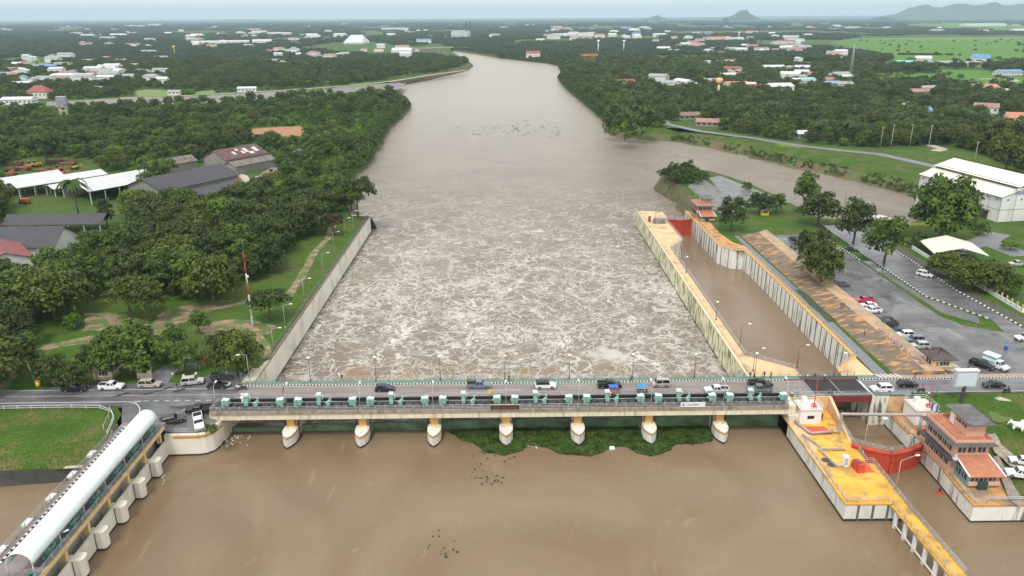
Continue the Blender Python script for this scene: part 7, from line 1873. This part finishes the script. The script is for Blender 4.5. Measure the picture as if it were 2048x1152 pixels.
# dustbins / bushes lining the terrace
# kiosks
def kiosk(x,y,label,wm,rm,w=3,l=2.6,h=2.4):
    t=thing('kiosk',label,'kiosk',(x,y,-.2)); MB().bx(-w/2,w/2,-l/2,l/2,0,h).build('wall',wm,t); r_=MB(); gable(r_,w,l,h,.8,.6,0,.8); r_.build('roof',rm,t); MB().bx(-w*.3,w*.3,-l/2-.05,-l/2,1.0,1.9).build('opening',dkgrey,t)
kiosk(108.1,303,'tiny yellow kiosk between two dark trees on the canal lawn',yellowp,greymr)
kiosk(148.5,287.5,'white roofed riverside kiosk with yellow posts',orangecol,whiteroof,5.5,4.5,2.6)
railing('white low fence by the riverside kiosk',[(151.5,285.5,-.2),(158,283,-.2),(166,282,-.2)],1.2,2,2,yellowp,.08,cat='fence',name='fence')
# fence and carport
t=thing('boundary_wall','low white boundary wall beside the striped lane kerb','fence wall',(0,0,0)); m_=MB(); fp_=[(143.5,253),(143.0,244),(143.5,224),(142.8,206),(142.4,192),(160,182)]
for a,b in zip(fp_,fp_[1:]): m_.bar((*a,.35),(*b,.35),.25,1.3)
m_.build('wall_body',whitep,t)
for i in range(11):
    a=Vector((143.2,216)).lerp(Vector((142.4,192)),i/10); MB().box((a.x,a.y,1.2),(.35,.35,1.7)).build('post',M('ochre_post',(.5,.38,.22),.7),t)
t=thing('carport','open carport with a cream gabled sheet roof and steel trusses','carport',(151.5,242.5,-.2),R(-12)); r_=MB(); gable(r_,15,14,3.6,2.0,.8); r_.build('roof',creamroof,t)
for a in (-7,0,7):
    for b in (-6.5,0,6.5): MB().cyl((a,b,0),(a,b,3.6),.12,n=6).build('post',steeld,t)
m_=MB()
for b in (-6.8,6.8): m_.tube([(-7.4,b,3.5),(0,b,5.5),(7.4,b,3.5),(-7.4,b,3.5)],.08,5); m_.tube([(-3.7,b,3.5),(-3.7,b,4.5),(0,b,3.5),(3.7,b,4.5),(3.7,b,3.5)],.05,5)
m_.build('truss',steel,t)
# warehouse with raised roof
t=thing('warehouse','big white power house shed with cream two step roof and blue lettering','warehouse',(207.2,313.8,-.3),R(9.4))
ww,ll,hh_=32,47,10.3
wl=MB(); wl.bx(-ww/2,ww/2,-ll/2,ll/2,-3,hh_)
for s in(-1,1): wl.add([(-ww/2,s*ll/2,hh_),(ww/2,s*ll/2,hh_),(9,s*ll/2,hh_+3.4),(-9,s*ll/2,hh_+3.4)],[(0,1,2,3) if s<0 else (3,2,1,0)]); wl.add([(-9,s*ll/2,hh_+3.0),(9,s*ll/2,hh_+3.0),(0,s*ll/2,hh_+6.2)],[(0,1,2) if s<0 else (2,1,0)])
wl=wl.build('wall',M('warehouse_white',(.66,.67,.66),.6,.04,.2,stain=(.42,.40,.34),sfac=.5,sscale=.15,svec=(1,1,.3)),t)
rf=MB(); 
for s in (-1,1):
    v=[(s*(ww/2+.6),-ll/2-.5,hh_-.2),(s*(ww/2+.6),ll/2+.5,hh_-.2),(s*8.4,ll/2+.5,hh_+2.6),(s*8.4,-ll/2-.5,hh_+2.6)]; rf.add(v,[(0,1,2,3) if s>0 else (3,2,1,0)])
    v=[(s*9.6,-ll/2-.6,hh_+3.5),(s*9.6,ll/2+.6,hh_+3.5),(0,ll/2+.6,hh_+6.5),(0,-ll/2-.6,hh_+6.5)]; rf.add(v,[(0,1,2,3) if s>0 else (3,2,1,0)])
    v=[(s*8.6,-ll/2,hh_+2.4),(s*8.6,ll/2,hh_+2.4),(s*8.6,ll/2,hh_+4.0),(s*8.6,-ll/2,hh_+4.0)]; rf.add(v,[(0,1,2,3) if s>0 else (3,2,1,0)],1)
rf=rf.build('roof',[creamroof,greyroof],t)
m_=MB()
for i in range(9): m_.bx(-ww/2-.08,-ww/2,-ll/2+i*ll/8-.08,-ll/2+i*ll/8+.08,0,hh_)
m_.bx(-ww/2-.05,-ww/2,-ll/2,ll/2,4.8,5.0)
for i in range(6): m_.bx(-ww/2+i*ww/5-.08,-ww/2+i*ww/5+.08,-ll/2-.08,-ll/2,0,hh_)
m_.bx(-ww/2,ww/2,-ll/2-.05,-ll/2,4.8,5.0); m_.bx(-ww/2-.7,-ww/2-.3,-ll/2,ll/2,hh_-.45,hh_-.15)
m_.build('wall_seam',M('seam_dark',(.22,.22,.22),.6),wl)
for i in range(10):
    MB().box((-ww/2-.06,-ll/2+ll*(i+.5)/10,hh_-1.4),(.12,.8,.7)).build('vent',M('vent_grey',(.2,.21,.22),.5),t)
for i in range(4):
    MB().box((-ww/2+3+6*i,-ll/2-.06,hh_-1.4),(.8,.12,.7)).build('vent',M('vent_grey',(.2,.21,.22),.5),t)
MB().box((-ww/2-.08,-ll/2+7.5,1.6),(.15,4.5,3.6)).build('door',dkgrey,t); MB().box((-ww/2-.7,-ll/2+7.5,3.7),(1.4,5.6,.2)).build('door_canopy',greyroof,t)
MB().box((-ww/2-.06,ll/2-6,6.0),(.1,3.0,1.6)).build('window',winw,t)
bl_=M('letter_blue',(.02,.04,.22),.5); text('โรงไฟฟ้าเขื่อนแม่กลอง',t,(-1,-ll/2-.1,hh_+1.2),2.4,bl_,width=19)
# yard of steel parts by the warehouse
t=thing('pipe_trestle','cream pipe bridge with railings next to the warehouse gable','pipe bridge',(203,283,-.3),R(8)); m_=MB(); m_.bx(0,22,-1,1,2.2,2.5); m_.build('deck',paleconc,t)
m_=MB()
for h in (.5,1.0,1.5):
    for y in (-1,1): m_.tube([(0,y,2.5+h),(22,y,2.5+h)],.06,5)
for i in range(12):
    for y in (-1,1): m_.cyl((i*2,y,2.5),(i*2,y,4),.06,n=5)
m_.build('rail',M('cream_rail',(.6,.52,.38),.6),t)
for i in range(4): MB().box((1+i*6.5,0,1.1),(.5,1.6,2.2)).build('leg',paleconc,t)
# poles
for i,(px,py,h) in enumerate([(1852,322,26),(1781,297,19),(1947,332,17),(1818,299,20),(1760,297,17)]):
    x,y=P(px,py,-.2); t=thing('utility_pole',['tallest concrete pole on the meadow beside the levee road','concrete pole at the left end of the meadow','thin pole nearest the warehouse roof','concrete pole second from the left by the meadow','short pole where the meadow begins'][i],'utility pole',(x,y,-.2),R(20)); MB().cyl((0,0,0),(0,0,h*.78),.24,.13,6).build('pole',M('pole_concrete',(.35,.33,.28),.8),t); MB().box((0,0,h*.75),(2.4,.15,.15)).build('crossarm',M('pole_concrete',(.35,.33,.28),.8),t)
x,y=P(1690,408,-.2); o=MB().cyl((0,0,0),(0,0,7),.12,.06,6).build('lamp_pole',steeld,None,(x,y,-.2)); tag(o,'thin dark pole against the canal water behind the tall tree','pole')
# slab spit and revetment wedge
m_=MB(); q=PP([(1375,372),(1405,358),(1450,385),(1490,412),(1470,432),(1432,425)],-.2)
m_.sheet(q,-.12); struct('paved_spit',m_,M('spit_slabs',(.17,.165,.16),.7,.3,.35,stain=(.06,.085,.03),sfac=.85,sscale=.25))
blob(PP([(1418,356),(1440,352),(1500,375),(1560,398),(1580,405),(1540,412),(1490,405),(1450,395)],-.2),-.10,M('spit_asphalt',(.13,.14,.145),.4,.35,.3,stain=(.045,.05,.04),sfac=.8,sscale=.25),'paved_spit')
m_=MB(); tp=[P(a,b,-.1) for a,b in ((1385,356),(1400,368),(1415,378),(1428,390),(1440,402),(1452,415))]; bt=[P(a,b,W-.3) for a,b in ((1370,380),(1382,393),(1398,404),(1412,418),(1420,432),(1432,446))]
for i in range(5):
    a,b,c,d=tp[i],tp[i+1],bt[i+1],bt[i]; e=.12*(i%2)
    m_.add([(a[0],a[1],-.1+e),(b[0],b[1],-.1+e-.25),(c[0],c[1],W+e-.25),(d[0],d[1],W+e)],[(0,1,2,3)])
struct('revetment',m_,M('brown_revetment',(.23,.19,.155),.85,.2,.4))
# water towers, chimneys, halls on the plain
def wtower(px,py,h,label,bm,r=3):
    x,y=P(px,py,0); t=thing('water_tower',label,'water tower',(x,y,0)); MB().cyl((0,0,-1),(0,0,h-r),r*.28,r*.35,8).build('shaft',bm,t); m_=MB(); m_.cyl((0,0,h-r*1.3),(0,0,h),r*.4,r*1.15,12); m_.dome((0,0,h),r*1.15,r*.7,12,4); m_.build('tank',bm,t)
wtower(1435,203,20,'ochre mushroom shaped water tower in the right bank woods',M('tower_ochre',(.62,.42,.2),.7),3.2)
wtower(350,112,20,'yellow water tower among the trees of the left town',M('tower_yellow',(.5,.4,.12),.7),3)
wtower(1477,85,30,'slim white water tower in the right bank village',whitep,3.5); wtower(1247,106,26,'white water tower left of the country road',whitep,2.8); wtower(1196,108,28,'small white water tower behind the yellow flowering tree',whitep,2.8)
t=thing('tank_tower','square grey tank on a cream frame above the left woods','water tower',(*P(133,252,0),0),R(15)); MB().box((0,0,19),(6.5,6.5,6)).build('tank',greymr,t)
for a in (-2.2,2.2):
    for b in (-2.2,2.2): MB().box((a,b,8),(.6,.6,16.5)).build('leg',M('leg_cream',(.5,.45,.35),.7),t)
MB().box((0,0,11.5),(5,5,.4)).build('brace',M('leg_cream',(.5,.45,.35),.7),t)
for i,(px,h) in enumerate(((933,62),(939,64),(932,40))):
    x,y=P(px,79,0); t=thing('chimney',['dark chimney left one of the twin stacks','dark chimney right one of the twin stacks','short chimney behind the twin stacks'][i],'chimney',(x,y+i*30,0)); MB().cyl((0,0,0),(0,0,h),3.2,2.4,10).build('stack',dkgrey,t)
ph(922,79,40,66,28,5,80,M('plant_grey',(.5,.53,.55),.6),greymr,'big grey industrial block beside the twin chimneys',cat='factory',name='factory')
x,y=P(712,88,0); t=thing('arena','white hall with a steep wedge roof in the far left town','hall',(x,y,0),R(12)); m_=MB(); m_.add([(-38,-22,5),(22,-22,5),(24,22,27),(-14,22,27),(46,40,5),(-38,40,5),(-38,-22,0),(22,-22,0),(46,40,0),(-38,40,0)],[(0,1,2,3),(1,4,2),(2,4,5,3),(3,5,0),(0,6,7,1),(1,7,8,4),(5,9,6,0),(4,8,9,5)]); m_.build('roof',whiteroof,t); BLOCK.append((x,y,90))
ph(805,112,28,42,12,5,88,wallw,whiteroof,'white market hall with curved roof front near the far bridge',cat='hall',name='market_hall'); ph(812,118,18,22,11,3,88,wallw,whiteroof,'white block in front of the market hall',cat='hall',name='market_hall')
x0_,y0__=P(822,110,0); x1__,y1__=P(905,106,0)
t=thing('river_bridge','long low concrete bridge over the far river bend','bridge',(0,0,0)); m_=MB(); m_.bar((x0_,y0__,13),(x1__,y1__,13),9,2); m_.build('deck',paleconc,t)
for k in range(7):
    a=Vector((x0_,y0__)).lerp(Vector((x1__,y1__)),(k+.5)/7); MB().box((a.x,a.y,5),(3,6,14)).build('pier',paleconc,t)
for i,(px,py,w_,l_) in enumerate([(285,55,60,330),(310,52,40,160),(1965,41,80,330),(790,62,30,170),(1120,75,30,60),(1140,74,26,50),(1170,73,26,70),(520,68,40,80),(560,72,40,110),(420,91,14,110),(470,90,16,90)]):
    x,y=P(px,max(py,52),0)
    labs=['very long white factory roof on the left horizon plain','white roof beside the very long factory roof','white quarry buildings at the foot of the hills','long white factory left of the chimneys','white school roof one behind the river bend','white school roof two behind the river bend','white school roof three behind the river bend','white hospital block in the far left town','wide white hall in the far left town','row of shophouses in the left town','second row of shophouses in the left town']
    house(x,y,w_,l_,8+y/700,3,R(90),wallw,whiteroof,labs[i].replace('roof one','roof, left one').replace('roof two','roof, middle one').replace('roof three','roof, right one'),'factory' if i<4 else 'building',win=False,name='factory' if i<4 else 'town_building')
# lattice pylons
for i,(px,py,h) in enumerate([(1697,178,48),(402,102,52),(543,88,42),(430,175,0)]):
    if not h: continue
    x,y=P(px,py,0); t=thing('lattice_tower',['thin lattice tower right of the turquoise roofed village','red and white telecom tower in the left town','thin telecom mast in the far town'][i],'tower',(x,y,0)); m_=MB()
    for a,b in ((-1,-1),(1,-1),(1,1),(-1,1)): m_.cyl((a*1.6,b*1.6,0),(a*.3,b*.3,h),.16,.1,5)
    for k in range(9):
        z_=h*k/9; w1=2-1.6*k/9; z2=h*(k+1)/9; w2=2-1.6*(k+1)/9; m_.tube([(-w1,-w1,z_),(w2,-w2,z2),(-w2,-w2,z2)],.05,4); m_.tube([(w1,w1,z_),(-w2,w2,z2),(w2,w2,z2)],.05,4)
    m_.build('frame',redpaint if i==1 else steel,t)
# rusty machinery in the yard
oy=M('rust_orange',(.42,.10,.03),.7,.2); ym=M('machine_yellow',(.5,.30,.04),.6,.2); rb_=M('rust_brown',(.17,.08,.05),.8,.3)
def machine(x,y,m1,rz,label,k):
    t=thing('old_machine',label,'machine',(x,y,-.2),rz,None)
    if k==0: # barge hull
        m_=MB(); m_.add([(-4,-1.4,0),(3.2,-1.4,0),(3.2,1.4,0),(-4,1.4,0),(-4.6,-1.6,1.6),(4.6,-1.5,1.8),(4.6,1.5,1.8),(-4.6,1.6,1.6)],[(3,2,1,0),(0,1,5,4),(1,2,6,5),(2,3,7,6),(3,0,4,7),(4,5,6,7)]); m_.build('hull',rb_,t); MB().box((2.5,0,2.3),(2.2,2,1.1)).build('cabin',m1,t)
    elif k==1: # loader
        MB().box((0,0,1.4),(3,1.8,1.4)).build('body',m1,t); MB().box((-.6,0,2.7),(1.2,1.4,1.3)).build('cab',glass,t); m_=MB(); m_.cyl((1.4,0,1.6),(3.6,0,2.8),.2,n=6); m_.cyl((3.6,0,2.8),(4.6,0,.8),.18,n=6); m_.build('boom',m1,t)
        w=MB(); w.cyl((0,-.25,0),(0,.25,0),.7,n=10); w=w.mesh('wheel',black)
        for a in (-1.1,1.2):
            for b in (-1,1): o=bpy.data.objects.new('wheel',w); COL.objects.link(o); o.parent=t; o.location=(a,b,.7)
    else:
        MB().box((0,0,.8),(5,2.2,.5)).build('bed',rb_,t); MB().box((2,0,1.7),(1.6,2.1,1.5)).build('cab',m1,t); MB().box((-1,0,1.6),(2.6,1.8,1.0),.1).build('load',m1,t)
        w=MB(); w.cyl((0,-.2,0),(0,.2,0),.5,n=9); w=w.mesh('wheel',black)
        for a in (-1.7,1.9):
            for b in (-1,1): o=bpy.data.objects.new('wheel',w); COL.objects.link(o); o.parent=t; o.location=(a,b,.5)
random.seed(8)
ML=[(18,352,0,'orange','at the far left of the yard'),(22,342,2,'brown','behind the leftmost hull'),(48,340,0,'orange','behind the left white shed'),(62,334,1,'yellow','below the rain tree, left one'),(74,333,1,'yellow','below the rain tree, right one'),(95,352,2,'orange','just above the white shed ridge'),(105,348,2,'red','beside the shed ridge, nearer the trees'),(112,325,0,'pink','right of the rain tree'),(118,342,1,'orange','in the middle of the yard grass'),(137,330,0,'brown','at the right of the yard grass'),(150,338,1,'yellow','by the right yard trees'),(172,352,1,'red','at the end of the narrow shed'),(4,365,2,'tan','cut by the left frame edge'),(0,402,0,'orange','in the bushes at the left frame edge'),(50,406,2,'red orange','under the trees below the sheds'),(545,350,1,'red','beside the dirt road bend'),(539,352,2,'orange','left of the red machine at the dirt road'),(90,344,0,'brown','between the rows of the yard'),(36,330,2,'brown','under the dark trees of the yard'),(128,350,2,'orange','behind the narrow shed roof')]
for px,py,k,cn,wh_ in ML:
    x,y=P(px,py,0); machine(x,y,{'orange':oy,'red orange':oy,'yellow':ym,'red':redpaint,'pink':M('faded_pink_machine',(.38,.16,.13),.8),'tan':M('tan_machine',(.4,.25,.15),.8)}.get(cn,rb_),random.uniform(-.5,.6),f'{cn} rusting {["barge hull","loader","flatbed truck"][k]} {wh_}',k)
# buoy
t=thing('buoy','small red buoy floating in the lock approach','buoy',(*P(1879,985,W),W)); MB().cyl((0,0,-.2),(0,0,.3),.55,.5,10).build('float',redpaint,t); MB().cyl((0,0,.3),(0,0,1.0),.25,.1,8).build('top_mark',black,t)
# ---------------------------------------------------------------- haze
hz=bpy.data.materials.new('haze'); hz.use_nodes=True; n=hz.node_tree; n.nodes.clear()
o_=n.nodes.new('ShaderNodeOutputMaterial'); v=n.nodes.new('ShaderNodeVolumePrincipled')
v.inputs['Color'].default_value=(.62,.84,.98,1); v.inputs['Density'].default_value=6.5e-5; v.inputs['Anisotropy'].default_value=0
n.links.new(v.outputs[0],o_.inputs['Volume'])
mb=MB(); mb.bx(-31000,31000,-400,30500,-16,440)
o=mb.build('haze',hz); tag(o,kind='stuff'); o.display_type='WIRE'
# ---------------------------------------------------------------- tell apart things whose labels still coincide: order them as they stand from left to right
bpy.context.view_layer.update()
ORD=['leftmost']+[w+' from the left' for w in 'second third fourth fifth sixth seventh eighth ninth tenth eleventh twelfth thirteenth fourteenth fifteenth sixteenth seventeenth eighteenth nineteenth twentieth twenty-first twenty-second twenty-third twenty-fourth twenty-fifth'.split()]
same={}
for o in S.objects:
    if o.parent is None and o.get('label'): same.setdefault(o['label'],[]).append(o)
def scrx(o):
    x,y,z=o.location; c,s=math.cos(YW),math.sin(YW); X_=c*x-s*y; Y_=s*x+c*y
    return X_/(Y_*math.cos(PT)-(z-H)*math.sin(PT))
for lab,os_ in same.items():
    if 1<len(os_)<=len(ORD) and 'steel frame' not in lab and len(lab.split())<=12:
        os_.sort(key=scrx)
        for i,o in enumerate(os_): o['label']=f'{lab}, {ORD[i] if i<len(os_)-1 or len(os_)>3 and i<2 else "rightmost"}' if i<len(os_)-1 else f'{lab}, rightmost'
